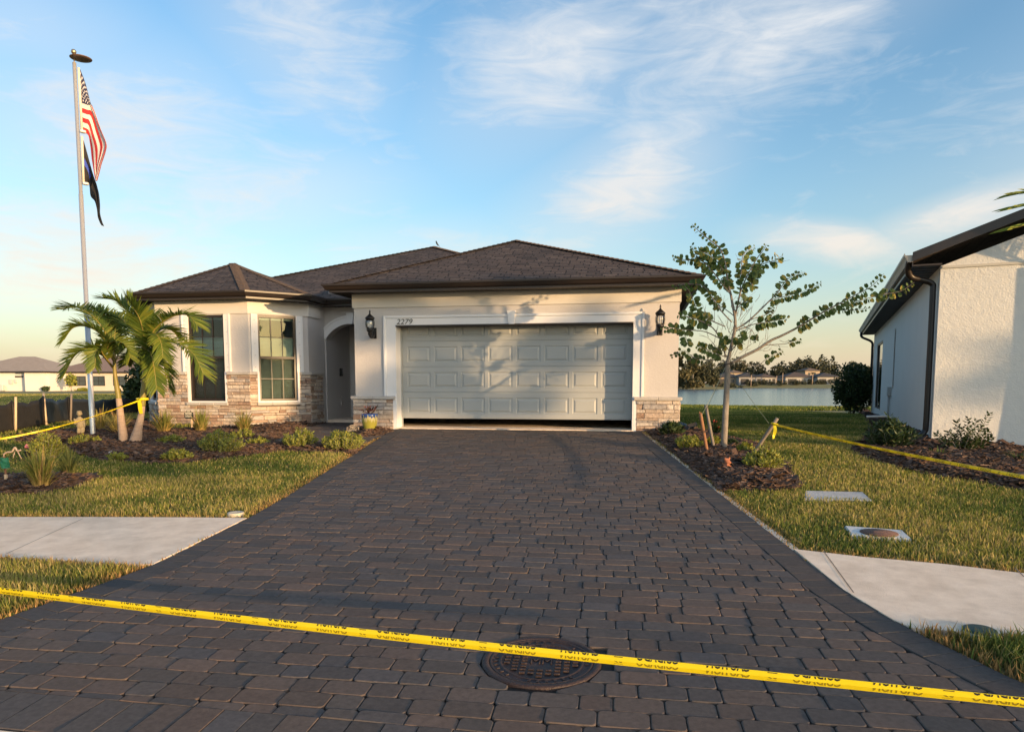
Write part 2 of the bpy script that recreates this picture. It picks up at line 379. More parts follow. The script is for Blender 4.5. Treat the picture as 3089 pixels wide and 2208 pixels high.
def shingle_mat(name, cols, mortar, row=.14, width=.30):
    m = bpy.data.materials.new(name); m.use_nodes = True; nt = m.node_tree; N, L = nt.nodes.new, nt.links.new; b = nt.nodes['Principled BSDF']
    b.inputs['Roughness'].default_value = .9; b.inputs['Specular IOR Level'].default_value = .25
    tc = N('ShaderNodeTexCoord'); uv = tc.outputs['UV']
    nz = N('ShaderNodeTexNoise'); nz.inputs['Scale'].default_value = 2.5; L(uv, nz.inputs['Vector'])
    wob = N('ShaderNodeMixRGB'); wob.blend_type = 'LINEAR_LIGHT'; wob.inputs[0].default_value = .012; L(uv, wob.inputs[1]); L(nz.outputs['Color'], wob.inputs[2])
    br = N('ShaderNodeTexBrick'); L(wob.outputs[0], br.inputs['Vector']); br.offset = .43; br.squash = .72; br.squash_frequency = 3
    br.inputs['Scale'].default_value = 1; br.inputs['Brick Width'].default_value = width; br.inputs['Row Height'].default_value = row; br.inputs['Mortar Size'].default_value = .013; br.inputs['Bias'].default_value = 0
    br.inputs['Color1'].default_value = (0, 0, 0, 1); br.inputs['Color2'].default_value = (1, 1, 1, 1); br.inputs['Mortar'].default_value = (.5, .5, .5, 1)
    n2 = N('ShaderNodeTexNoise'); n2.inputs['Scale'].default_value = 26; n2.inputs['Detail'].default_value = 8; L(uv, n2.inputs['Vector'])
    ad = N('ShaderNodeMath'); ad.operation = 'MULTIPLY_ADD'; L(n2.outputs[0], ad.inputs[0]); ad.inputs[1].default_value = .7; ad.inputs[2].default_value = -.35
    a2 = N('ShaderNodeMath'); L(br.outputs['Color'], a2.inputs[0]); L(ad.outputs[0], a2.inputs[1])
    r = N('ShaderNodeValToRGB'); e = r.color_ramp.elements
    while len(e) < len(cols): e.new(.5)
    for i, cc in enumerate(cols): e[i].position = i / (len(cols) - 1); e[i].color = (*cc, 1)
    L(a2.outputs[0], r.inputs[0])
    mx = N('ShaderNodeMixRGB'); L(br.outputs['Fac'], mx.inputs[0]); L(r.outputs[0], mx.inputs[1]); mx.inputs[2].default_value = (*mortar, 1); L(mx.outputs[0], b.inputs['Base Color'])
    sp = N('ShaderNodeSeparateXYZ'); L(wob.outputs[0], sp.inputs[0]); md = N('ShaderNodeMath'); md.operation = 'MODULO'; L(sp.outputs[1], md.inputs[0]); md.inputs[1].default_value = row
    hh = N('ShaderNodeMath'); hh.operation = 'MULTIPLY'; L(md.outputs[0], hh.inputs[0]); hh.inputs[1].default_value = -5
    h2 = N('ShaderNodeMath'); h2.operation = 'SUBTRACT'; L(hh.outputs[0], h2.inputs[0]); L(br.outputs['Fac'], h2.inputs[1])
    h3 = N('ShaderNodeMath'); h3.operation = 'MULTIPLY_ADD'; L(n2.outputs[0], h3.inputs[0]); h3.inputs[1].default_value = .5; L(h2.outputs[0], h3.inputs[2])
    bp = N('ShaderNodeBump'); bp.inputs['Strength'].default_value = 1.0; bp.inputs['Distance'].default_value = .022; L(h3.outputs[0], bp.inputs['Height']); L(bp.outputs[0], b.inputs['Normal'])
    return m
K = {}
K['stucco'] = mat('stucco', (.50, .475, .455), .95, (.53, .505, .485), 1.5, bump=.30, bscale=85, spec=.2, bump2=(22, .8))
K['frieze'] = mat('frieze_stucco', (.58, .55, .50), .95, (.61, .58, .53), 2, bump=.18, bscale=90, spec=.2)
K['trim'] = mat('trim_paint', (.69, .685, .68), .75, (.72, .715, .71), 3, bump=.05, bscale=60, spec=.3)
K['cream'] = mat('cream_stucco', (.62, .61, .565), .95, (.65, .64, .595), 1.2, bump=.40, bscale=38, spec=.2, bump2=(9, 1.2))
K['gdoor'] = mat('door_paint', (.345, .362, .352), .55, (.36, .377, .367), 4, bump=.05, bscale=200, spec=.4)
K['bronze'] = mat('bronze_metal', (.019, .0135, .011), .40, (.024, .017, .014), 5, spec=.5)
K['soffit'] = mat('soffit_metal', (.030, .023, .020), .6, (.036, .028, .024), 6)
K['black'] = mat('black_metal', (.012, .011, .011), .42, spec=.5)
K['dark'] = mat('dark_interior', (.045, .043, .04), .9)
K['shade'] = mat('cloth_blind', (.74, .77, .72), .9, (.78, .81, .76), 3, stretch=(1, 1, 30), bump=.25, bscale=14)
K['stone'] = mat('ledge_stone', (.4, .35, .3), .92, (.72, 1.22), 14, island=[(.47, .385, .305), (.36, .27, .21), (.54, .46, .385), (.42, .29, .215), (.37, .335, .31), (.50, .40, .32), (.31, .21, .155), (.56, .49, .42), (.45, .35, .275), (.42, .36, .32)], bump=.7, bscale=45, spec=.2, bump2=(14, 1.4))
K['mortar'] = mat('mortar', (.12, .105, .09), .95, (.17, .15, .13), 20)
K['cap'] = mat('cast_stone', (.40, .375, .345), .9, (.47, .44, .405), 9, bump=.3, bscale=50, spec=.2)
K['shingle'] = shingle_mat('roof_shingles', [(.046, .035, .030), (.076, .056, .046), (.104, .075, .060), (.062, .049, .043), (.128, .095, .076)], (.014, .011, .010))  # near-black joint colour paints shadow lines between the shingle rows
K['shcap'] = mat('shingle_cap', (.078, .058, .047), .9, (.11, .082, .066), 22, bump=.4, bscale=120, spec=.2)
K['paver'] = mat('concrete_pavers', (.1, .08, .07), .78, (.70, 1.32), 34, tint=True, bump=.16, bscale=170, spec=.28, detail=10)
K['sand'] = mat('joint_sand', (.016, .014, .012), .95, (.03, .026, .022), 30)
K['conc'] = mat('concrete', (.66, .525, .395), .92, (.90, .75, .59), 5, bump=.35, bscale=140, spec=.25, detail=10, bump2=(6, .6))
K['asphalt'] = mat('asphalt', (.05, .05, .05), .9, (.07, .07, .068), 60, bump=.4, bscale=200)
K['soil'] = mat('lawn_soil', (.15, .135, .045), .95, (.27, .225, .075), 3, bump=.6, bscale=60, detail=10)
K['mulchbase'] = mat('mulch_soil', (.028, .018, .013), .95, (.045, .028, .02), 20)
K['chips'] = mat('bark_chips', (.1, .06, .04), .9, (.7, 1.3), 40, island=[(.055, .032, .022), (.085, .046, .030), (.12, .070, .046), (.04, .026, .020), (.10, .065, .05), (.15, .10, .072), (.07, .04, .028), (.05, .036, .03)], spec=.3)
K['grass'] = mat('grass_blades', (.1, .1, .03), .75, None, tint=True, spec=.25, trans=.35)
K['leafd'] = mat('dark_leaf', (.03, .05, .015), .5, None, island=[(.022, .042, .014), (.045, .075, .022), (.07, .10, .03)], trans=.3, spec=.4)
K['leafy'] = mat('lime_leaf', (.1, .1, .03), .5, None, island=[(.16, .19, .03), (.24, .26, .04), (.36, .33, .055)], trans=.3, spec=.4)
K['leaft'] = mat('orchid_leaf', (.1, .1, .03), .55, None, island=[(.07, .12, .03), (.10, .155, .036), (.14, .18, .042), (.11, .15, .042), (.08, .125, .034), (.32, .26, .05), (.10, .15, .036)], trans=.42, spec=.35)
K['palm'] = mat('palm_leaflet', (.1, .1, .03), .5, None, island=[(.10, .155, .02), (.15, .20, .028), (.23, .255, .035), (.12, .175, .024)], trans=.45, spec=.4)
K['rachis'] = mat('palm_stalk', (.20, .17, .035), .5, (.26, .20, .05), 8)
K['cshaft'] = mat('palm_crownshaft', (.17, .16, .035), .45, (.25, .19, .05), 6, spec=.4)
K['ptrunk'] = mat('palm_trunk', (.30, .215, .16), .9, (.42, .31, .23), 7, bump=.5, bscale=18, stretch=(1, 1, 4))
K['bark'] = mat('tree_bark', (.15, .125, .10), .9, (.30, .26, .21), 16, bump=.5, bscale=50, stretch=(1, 1, .5))
K['straw'] = mat('clump_blades', (.1, .1, .03), .7, None, tint=True, trans=.3, spec=.25)
K['wood'] = mat('weathered_wood', (.17, .14, .115), .9, (.26, .22, .18), 12, bump=.3, bscale=30, stretch=(6, 6, .6))
K['woodr'] = mat('red_brown_wood', (.22, .10, .045), .85, (.30, .145, .07), 12, bump=.3, bscale=40, stretch=(6, 6, .6))
K['woodl'] = mat('pale_wood', (.55, .40, .25), .85, (.62, .47, .31), 14, stretch=(6, 6, .6))
K['tape'] = mat('yellow_tape', (.86, .70, .012), .40, (.90, .75, .02), 4, trans=.25, spec=.5)
K['ink'] = mat('black_ink', (.015, .014, .008), .5)
K['ink2'] = mat('ink_through_plastic', (.27, .20, .010), .5)
K['alu'] = mat('brushed_aluminium', (.70, .68, .65), .38, (.74, .72, .69), 20, metal=.62, stretch=(1, 1, .1))
K['rust'] = mat('cast_iron_rust', (.036, .025, .024), .55, (.060, .038, .033), 12, bump=.4, bscale=90, metal=.25, spec=.4)
K['terra'] = mat('terracotta', (.27, .092, .045), .8, (.34, .125, .06), 14, bump=.2, bscale=60)
K['sstone'] = mat('statue_stone', (.22, .18, .11), .95, (.30, .25, .16), 14, bump=.4, bscale=50)
K['white'] = mat('white_plastic', (.74, .73, .70), .5, (.78, .77, .74), 6)
K['green'] = mat('green_plastic', (.02, .17, .10), .45, (.05, .30, .12), 9, trans=.2)
K['dgreen'] = mat('valve_green', (.018, .05, .042), .6, (.03, .065, .05), 8)
K['tan'] = mat('tan_plastic', (.45, .40, .30), .7, (.52, .47, .36), 8)
K['silt'] = mat('silt_fabric', (.014, .013, .013), .55, (.024, .022, .02), 7, bump=.5, bscale=9, spec=.5)
K['glass'] = glass_mat('window_glass', (.72, .79, .77), .0)
K['lampglass'] = glass_mat('lantern_glass', (.9, .9, .88), .08)
K['screen'] = bpy.data.materials.new('insect_screen'); K['screen'].use_nodes = True
def _s():
    nt = K['screen'].node_tree; N, L = nt.nodes.new, nt.links.new; nt.nodes.clear(); o = N('ShaderNodeOutputMaterial'); t = N('ShaderNodeBsdfTransparent'); d = N('ShaderNodeBsdfDiffuse'); d.inputs[0].default_value = (.03, .03, .028, 1)
    mx = N('ShaderNodeMixShader'); mx.inputs[0].default_value = .30; L(t.outputs[0], mx.inputs[1]); L(d.outputs[0], mx.inputs[2]); L(mx.outputs[0], o.inputs[0])
_s()
K['rock'] = mat('pale_rock', (.5, .48, .45), .9, (.62, .60, .57), 12, bump=.4, bscale=30)

# ------------------------------------------------------------------ the setting : ground, lake, driveway, pavements, street
def vnoise(x, y, sc, seed=0):
    rs = np.random.RandomState(seed); T = rs.rand(128, 128)
    X = np.asarray(x) * sc; Y = np.asarray(y) * sc; xi = np.floor(X).astype(int); yi = np.floor(Y).astype(int); fx = X - xi; fy = Y - yi
    fx = fx * fx * (3 - 2 * fx); fy = fy * fy * (3 - 2 * fy)
    g = lambda a, b: T[a % 128, b % 128]
    return (g(xi, yi) * (1 - fx) + g(xi + 1, yi) * fx) * (1 - fy) + (g(xi, yi + 1) * (1 - fx) + g(xi + 1, yi + 1) * fx) * fy
def grid_sheet(name, xs, ys, dz, m, kind='structure'):
    X, Y = np.meshgrid(xs, ys); Z = gz(X, Y) + dz; V = np.stack([X.ravel(), Y.ravel(), Z.ravel()], 1)
    nx, ny = len(xs), len(ys); i = np.arange(nx - 1)[None] + nx * np.arange(ny - 1)[:, None]; i = i.ravel()
    o = np_mesh(name, V, [np.stack([i, i + 1, i + nx + 1, i + nx], 1)], m, smooth=True); o['kind'] = kind; return o
def spaced(a, b, n, c=0.0, p=3.0):
    t = np.linspace(-1, 1, n); w = np.sign(t) * np.abs(t) ** p; return np.where(w < 0, c + w * (c - a), c + w * (b - c))
grid_sheet('ground', np.unique(spaced(-1500, 1500, 240, 0, 3.2)), np.unique(np.concatenate([np.linspace(-60, 60, 160), np.geomspace(61, 2500, 110)])), -.03, K['soil'])

m = bpy.data.materials.new('lake_water'); m.use_nodes = True
def _w():
    nt = m.node_tree; N, L = nt.nodes.new, nt.links.new; b = nt.nodes['Principled BSDF']
    b.inputs['Base Color'].default_value = (.10, .14, .155, 1); b.inputs['Roughness'].default_value = .17; b.inputs['IOR'].default_value = 1.33
    tc = N('ShaderNodeTexCoord'); mp = N('ShaderNodeMapping'); mp.inputs['Scale'].default_value = (.35, 1.5, 1); L(tc.outputs['Object'], mp.inputs[0])
    n = N('ShaderNodeTexNoise'); n.inputs['Scale'].default_value = 1.2; n.inputs['Detail'].default_value = 4; L(mp.outputs[0], n.inputs['Vector'])
    bp = N('ShaderNodeBump'); bp.inputs['Strength'].default_value = .05; bp.inputs['Distance'].default_value = .12; L(n.outputs[0], bp.inputs['Height']); L(bp.outputs[0], b.inputs['Normal'])
_w()
o = MB().poly([(-60, 40), (260, 40), (260, 330), (-60, 330)], -.30).build('water', m); o['kind'] = 'structure'

DW_L = [(-2.46, 14.9), (-2.48, 11.2), (-2.52, 7.97), (-2.57, 6.94), (-2.73, 5.41), (-3.11, 4.27), (-3.75, 3.5), (-4.3, 3.2)]
DW_R = [(2.56, 14.3), (2.52, 13.86), (2.32, 8.07), (2.25, 5.72), (2.215, 4.67), (2.28, 4.04), (2.45, 3.33), (2.80, 2.55), (3.2, 2.05)]
DRIVE = DW_L + DW_R[::-1]
def curb_y(x): return 2.60 - .178 * x
SW_L = [(-2.585, 6.93)] + [tuple(gnd(*p)[:2]) for p in [(560, 1561), (300, 1560), (0, 1560)]] + [(-9, 7.5), (-14, 8.3), (-14, 6.9), (-9, 6.2)] + [tuple(gnd(*p)[:2]) for p in [(0, 1680), (200, 1691), (388, 1702)]] + [(-2.745, 5.40)]
SW_R = [(2.26, 5.68)] + [tuple(gnd(*p)[:2]) for p in [(2600, 1680), (2850, 1702), (3089, 1730)]] + [(5.0, 4.2), (7.5, 2.2), (6.7, 1.1), (4.2, 2.9)] + [tuple(gnd(*p)[:2]) for p in [(3089, 1916), (2900, 1906), (2753, 1895)]] + [(2.255, 4.15), (2.21, 4.70)]
WALK = gpoly([(811, 1331), (900, 1302), (1023, 1262), (1068, 1258), (1075, 1296), (1180, 1303), (1130, 1325), (1062, 1352), (960, 1338)])
BED_L = gpoly([(1100, 1345), (1066, 1371), (1020, 1366), (850, 1361), (700, 1380), (560, 1397), (450, 1396), (330, 1390), (245, 1375), (190, 1345), (100, 1335), (40, 1330), (60, 1310), (200, 1300), (260, 1290), (400, 1268), (470, 1268), (489, 1300), (755, 1288), (925, 1278), (960, 1272), (1023, 1256), (1030, 1262), (811, 1334), (960, 1340)])
BED_F = gpoly([(-120, 1500), (0, 1492), (123, 1489), (215, 1471), (314, 1437), (265, 1431), (130, 1434), (0, 1434), (-120, 1438)])
BED_P = gpoly([(1060, 1322), (1140, 1314), (1185, 1301), (1150, 1288), (1070, 1288)])
BED_R = gpoly([(1946, 1300), (2010, 1345), (2090, 1410), (2180, 1478), (2237, 1477), (2329, 1480), (2405, 1474), (2413, 1455), (2386, 1427), (2363, 1386), (2283, 1336), (2192, 1317), (2060, 1288), (2030, 1290)])
BED_N = gpoly([(2565, 1357), (2630, 1385), (2723, 1413), (2839, 1438), (2932, 1450), (3089, 1480), (3300, 1520), (3300, 1392), (3089, 1349), (2830, 1322), (2700, 1268), (2610, 1232), (2592, 1236), (2630, 1290), (2600, 1330)])
BED_B = gpoly([(2440, 1233), (2500, 1226), (2610, 1232), (2620, 1242), (2560, 1245), (2450, 1243)])
HOUSE_FP = [tuple(from_house(*p)[:2]) for p in [(-3.34, 0), (3.27, 0), (3.27, 22), (-9.2, 22), (-9.2, 1.4), (-8.25, .45), (-6, .45), (-5.05, 1.4), (-5.05, 2.3), (-3.34, 2.3)]]
NPSI, NX, NY = R(23.5), 7.0, 12.0
def from_nbr(u, v, z=0): return Vector((NX + math.cos(NPSI) * u + math.sin(NPSI) * v, NY - math.sin(NPSI) * u + math.cos(NPSI) * v, z))
NBR_FP = [tuple(from_nbr(*p)[:2]) for p in [(0, 0), (11, 0), (11, 18), (0, 18)]]

def slab(name, poly, m, top=.004, dep=.12, sub=.5, kind='structure'):
    """flat slab following the ground, cut into strips so that it bends with it"""
    import bmesh
    bm = bmesh.new(); vs = [bm.verts.new((x, y, 0)) for x, y in poly]; bm.faces.new(vs)
    xs = [p[0] for p in poly]; ys = [p[1] for p in poly]
    y = min(ys) + sub
    while y < max(ys):
        bmesh.ops.bisect_plane(bm, geom=bm.verts[:] + bm.edges[:] + bm.faces[:], plane_co=(0, y, 0), plane_no=(0, 1, 0)); y += sub
    r = bmesh.ops.extrude_face_region(bm, geom=bm.faces[:])
    up = [v for v in r['geom'] if isinstance(v, bmesh.types.BMVert)]
    for v in bm.verts: v.co.z = float(gz(v.co.x, v.co.y)) - dep
    for v in up: v.co.z = float(gz(v.co.x, v.co.y)) + top
    bmesh.ops.recalc_face_normals(bm, faces=bm.faces[:])
    me = bpy.data.meshes.new(name); bm.to_mesh(me); bm.free(); me.materials.append(m)
    o = bpy.data.objects.new(name, me); COL.objects.link(o); o['kind'] = kind; return o
slab('pavement', SW_L, K['conc']); slab('pavement', SW_R, K['conc'])
# joints sawn in the pavement
jm = mat('pavement_joint', (.16, .145, .13), .95)
mb = MB()
for (a, b) in [((2484, 1664), (2575, 1790)), ((3062, 1716), (3089, 1742))]:
    p, q = gnd(*a), gnd(*b); d = (q - p).normalized(); n = Vector((-d.y, d.x, 0)) * .004
    mb.add([p + n + Vector((0, 0, .008)), p - n + Vector((0, 0, .008)), q - n + Vector((0, 0, .008)), q + n + Vector((0, 0, .008))], [(0, 1, 2, 3)])
p, q = gnd(250, 1566), gnd(20, 1672); d = (q - p).normalized(); n = Vector((-d.y, d.x, 0)) * .003
mb.add([p + n + Vector((0, 0, .008)), p - n + Vector((0, 0, .008)), q - n + Vector((0, 0, .008)), q + n + Vector((0, 0, .008))], [(0, 1, 2, 3)])
o = mb.build('pavement_joint', jm); o['kind'] = 'structure'
slab('curb', [(x, curb_y(x) - .02) for x in (-16, -4, 3.4, 12)] + [(x, curb_y(x) - .50) for x in (12, 3.4, -4, -16)], K['conc'], top=.0)
slab('road', [(-40, curb_y(-40) - .505), (40, curb_y(40) - .505), (40, curb_y(40) - 8.5), (-40, curb_y(-40) - 8.5)], K['asphalt'], top=-.025)
slab('driveway_bed', DRIVE, K['sand'], top=-.016)
slab('driveway_edging', [(x + .0, y) for x, y in DW_R[:6]] + [(x + .07, y) for x, y in DW_R[:6][::-1]], K['conc'], top=-.012)

MH = gnd(1633, 1992); MHR = .312
def clip(P, c, n):
    out = []; k = len(P)
    for i in range(k):
        a, b = P[i], P[(i + 1) % k]; da = (a[0] - c[0]) * n[0] + (a[1] - c[1]) * n[1]; db = (b[0] - c[0]) * n[0] + (b[1] - c[1]) * n[1]
        if da >= 0: out.append(a)
        if (da >= 0) != (db >= 0): t = da / (da - db); out.append((a[0] + (b[0] - a[0]) * t, a[1] + (b[1] - a[1]) * t))
    return out
def rrect(x0, x1, y0, y1, r):
    o = []
    for cx, cy, a0 in ((x1 - r, y1 - r, 0), (x0 + r, y1 - r, 90), (x0 + r, y0 + r, 180), (x1 - r, y0 + r, 270)):
        for k in range(4): a = R(a0 + 30 * k); o.append((cx + r * math.cos(a), cy + r * math.sin(a)))
    return o
PV, PF, PC = [], {}, []
def paver(P, colr, chips=True):
    n = len(P)
    if n < 3: return
    A = sum(P[i][0] * P[(i + 1) % n][1] - P[(i + 1) % n][0] * P[i][1] for i in range(n)) / 2
    if abs(A) < .0012: return
    if A < 0: P = P[::-1]
    cx = sum(p[0] for p in P) / n; cy = sum(p[1] for p in P) / n; b = len(PV)
    zc = float(gz(cx, cy)) + rnd.uniform(-.0022, .0022); e = .004; tx, ty = rnd.uniform(-.012, .012), rnd.uniform(-.012, .012)
    sl = float(gz(cx, cy + .1) - gz(cx, cy - .1)) / .2
    for ins, dz, k in ((0, -.05, .5), (0, -.0038, 1.12), (.0050, 0, 1.0)):
        for (x, y) in P:
            dx, dy = x - cx, y - cy; l = math.hypot(dx, dy) + 1e-6; s = (1 - ins / l * (1.0 if l > .02 else 0))
            X, Y = cx + dx * s, cy + dy * s
            PV.append((X, Y, zc + sl * (Y - cy) + dz + tx * dx + ty * dy)); PC.append([c * k for c in colr])
    f = PF.setdefault(4, [])
    for r in (0, 1):
        for i in range(n): f.append((b + r * n + i, b + r * n + (i + 1) % n, b + (r + 1) * n + (i + 1) % n, b + (r + 1) * n + i))
    PF.setdefault(n if n != 4 else 4, []).append(tuple(b + 2 * n + i for i in range(n)))
PAL = [(.078, .065, .059), (.100, .072, .058), (.064, .059, .057), (.088, .069, .060), (.120, .080, .062), (.056, .055, .057), (.074, .067, .064), (.108, .077, .062), (.066, .067, .073)]
def pcol(x, y):
    t = vnoise(x + 40, y + 40, .45, 3) ; k = int((t * .9 + rnd.random() * .75) * 5.4); c = PAL[(k * 7 + rnd.randrange(3)) % len(PAL)] if rnd.random() < .5 else rnd.choice(PAL)
    s = rnd.uniform(.86, 1.12); k_ = (.116, .088, .070); return [(.55 * a + .45 * b) * s for a, b in zip(c, k_)]
def off_line(pts, d):
    out = []
    for i in range(len(pts)):
        a = Vector(pts[max(i - 1, 0)]); b = Vector(pts[min(i + 1, len(pts) - 1)]); t = (b - a).normalized(); out.append((pts[i][0] - t.y * d, pts[i][1] + t.x * d))
    return out
BW = .23
IN_L = off_line(DW_L, BW); IN_R = off_line(DW_R, -BW)
def edge_x(line, y):
    for (a, b) in zip(line[:-1], line[1:]):
        if min(a[1], b[1]) <= y <= max(a[1], b[1]): return a[0] + (b[0] - a[0]) * (y - a[1]) / (b[1] - a[1]), a, b
    return None
PP = .145; cpp, spp = math.cos(PP), math.sin(PP)
def pw(p, q): return (cpp * p + spp * q, -spp * p + cpp * q)
def field():
    RH, G = .139, .0036; q = 1.6; row = 0
    while q < 15.6:
        p = -6 + rnd.uniform(0, .3); pat = rnd.randrange(5)
        while p < 5.5:
            pat += 1; Lx = .154 if pat % 5 in (1, 3) and rnd.random() < .92 else .231
            P = [pw(*z) for z in rrect(p + G * .5, p + Lx - G * .5, q + G * .5, q + RH - G * .5, .024 if Lx > .2 else .021)]; p += Lx
            cx = sum(a[0] for a in P) / len(P); cy = sum(a[1] for a in P) / len(P)
            el, er = edge_x(IN_L, cy), edge_x(IN_R, cy)
            lx = el[0] if el else (IN_L[-1][0] if cy < 4 else -2.2); rx = er[0] if er else (2.9 if cy < 4 else 2.3)
            if cx < lx - .2 or cx > rx + .2 or cy < 2.2 - .178 * (cx + 2): continue
            for e, s in ((el, 1), (er, -1)):
                if e:
                    a, b = e[1], e[2]; d = Vector((b[0] - a[0], b[1] - a[1])).normalized(); n = (-d.y * s, d.x * s); c = (a[0] + n[0] * .003, a[1] + n[1] * .003)
                    P = clip(P, c, n)
            P = clip(P, tuple(from_house(0, -.03)[:2]), (-SP, -CP)) if P else P
            P = clip(P, (-2.0, curb_y(-2.0) + .31), (.178, 1)) if P else P
            if not P: continue
            d = Vector((cx - MH.x, cy - MH.y)); 
            if d.length < MHR * .9: continue
            if d.length < MHR + .2: d.normalize(); P = clip(P, (MH.x + d.x * MHR, MH.y + d.y * MHR), (d.x, d.y))
            if len(P) > 2: paver(P, pcol(cx, cy))
        q += RH; row += 1
field()
def border(line, inner):
    # one course of pavers laid across the edge
    acc = []; tot = 0; pos = [(0, line[0], inner[0])]
    for i in range(1, len(line)):
        tot += math.hypot(line[i][0] - line[i - 1][0], line[i][1] - line[i - 1][1]); pos.append((tot, line[i], inner[i]))
    def at(s):
        for (s0, a, b), (s1, c, d) in zip(pos[:-1], pos[1:]):
            if s <= s1: t = (s - s0) / (s1 - s0); return (a[0] + (c[0] - a[0]) * t, a[1] + (c[1] - a[1]) * t), (b[0] + (d[0] - b[0]) * t, b[1] + (d[1] - b[1]) * t)
        return pos[-1][1], pos[-1][2]
    s = .0
    while s < tot - .02:
        e = min(tot, s + .154); a0, b0 = at(s + .002); a1, b1 = at(e - .002)
        P = [a0, b0, b1, a1]
        P = clip(P, tuple(from_house(0, -.03)[:2]), (-SP, -CP))
        P = clip(P, (-2.0, curb_y(-2.0) + .31), (.178, 1)) if P else P
        if len(P) > 2:
            c = pcol(P[0][0], P[0][1]); g = sum(c) / 3; paver(P, [.045 * .5 + .5 * x for x in c])
        s = e
border(DW_L, IN_L); border(DW_R, IN_R)
x = -3.9
while x < 3.0:                                  # soldier course along the street
    y0 = curb_y(x); dx = .150
    P = [(x + .002, curb_y(x) + .0), (x + dx - .002, curb_y(x + dx) + .0), (x + dx - .002 + .05, curb_y(x + dx) + .30), (x + .002 + .05, curb_y(x) + .30)]
    paver(P, pcol(x, y0)); x += dx
def walk():
    RH = .139
    q = 10.5
    while q < 19:
        p = -8 + rnd.uniform(0, .2)
        while p < -1:
            Lx = rnd.choice((.154, .231, .231)); P = [pw(*z) for z in rrect(p + .002, p + Lx - .002, q + .002, q + RH - .002, .02)]; p += Lx
            cx = sum(a[0] for a in P) / len(P); cy = sum(a[1] for a in P) / len(P)
            v = to_house((cx, cy, 0)); deep = (-5.0 < v.x < -3.5 and 2.0 < v.y < 3.6)
            if (inside(WALK, np.array([cx]), np.array([cy]))[0] and not inside(DRIVE, np.array([cx]), np.array([cy]))[0]) or deep: paver(P, pcol(cx, cy))
        q += RH
walk()
o = np_mesh('driveway', PV, [np.array(f) for f in PF.values()], K['paver'], col=np.array(PC)); o['kind'] = 'structure'
slab('path', WALK, K['sand'], top=-.012)

# ------------------------------------------------------------------ mulch beds and grass
def scatter(poly, dens):
    xs = [p[0] for p in poly]; ys = [p[1] for p in poly]; A = (max(xs) - min(xs)) * (max(ys) - min(ys)); n = int(A * dens)
    X = NR.uniform(min(xs), max(xs), n); Y = NR.uniform(min(ys), max(ys), n); k = inside(poly, X, Y); return X[k], Y[k]
CV, CF = [], []
def chips(poly, dens, size=1.0):
    X, Y = scatter(poly, dens); n = len(X)
    d = edge_dist(poly, X, Y); Z = gz(X, Y) + .06 * sstep(0, .35, d) - .02 + NR.uniform(0, .03, n)
    L = NR.gamma(3, .0095, n) * size + .012; Wd = L * NR.uniform(.25, .6, n); T = NR.uniform(.003, .009, n) * size; a = NR.uniform(0, np.pi, n); tx = NR.normal(0, .22, n); ty = NR.normal(0, .22, n)
    b = sum(len(v) for v in CV)
    for sz in (-1, 1):
        for sx, sy in ((-1, -1), (1, -1), (1, 1), (-1, 1)):
            jx = NR.uniform(.7, 1.1, n); jy = NR.uniform(.6, 1.2, n); px, py = sx * L * jx, sy * Wd * jy
            CV.append(np.stack([X + px * np.cos(a) - py * np.sin(a), Y + px * np.sin(a) + py * np.cos(a), Z + sz * T + px * tx + py * ty], 1))
    idx = [b + k * n + np.arange(n) for k in range(8)]
    for f in ((4, 5, 6, 7), (0, 1, 5, 4), (1, 2, 6, 5), (2, 3, 7, 6), (3, 0, 4, 7)): CF.append(np.stack([idx[i] for i in f], 1))
BEDS = [BED_L, BED_F, BED_P, BED_R, BED_N]
def bed_sheet(poly):
    xs = np.arange(min(p[0] for p in poly), max(p[0] for p in poly), .12); ys = np.arange(min(p[1] for p in poly), max(p[1] for p in poly), .12)
    X, Y = np.meshgrid(xs, ys); k = inside(poly, X, Y); d = edge_dist(poly, X, Y); Z = gz(X, Y) + np.where(k, .055 * sstep(0, .35, d) - .02, -.2)
    nx, ny = len(xs), len(ys); i = (np.arange(nx - 1)[None] + nx * np.arange(ny - 1)[:, None]).ravel(); kk = k.ravel()
    q = np.stack([i, i + 1, i + nx + 1, i + nx], 1); q = q[kk[q].any(1)]
    o = np_mesh('mulch_bed', np.stack([X.ravel(), Y.ravel(), Z.ravel()], 1), [q], K['mulchbase'], smooth=True); o['kind'] = 'structure'
for B_ in BEDS: bed_sheet(B_)
chips(BED_L, 1000); chips(BED_F, 1700, 1.1); chips(BED_P, 1000); chips(BED_R, 1600, 1.1); chips(BED_N, 1100, 1.15)
o = np_mesh('bark_mulch', np.concatenate(CV), CF, K['chips']); tag(o, 'dark brown bark chips covering the planting beds', 'mulch', kind='stuff')

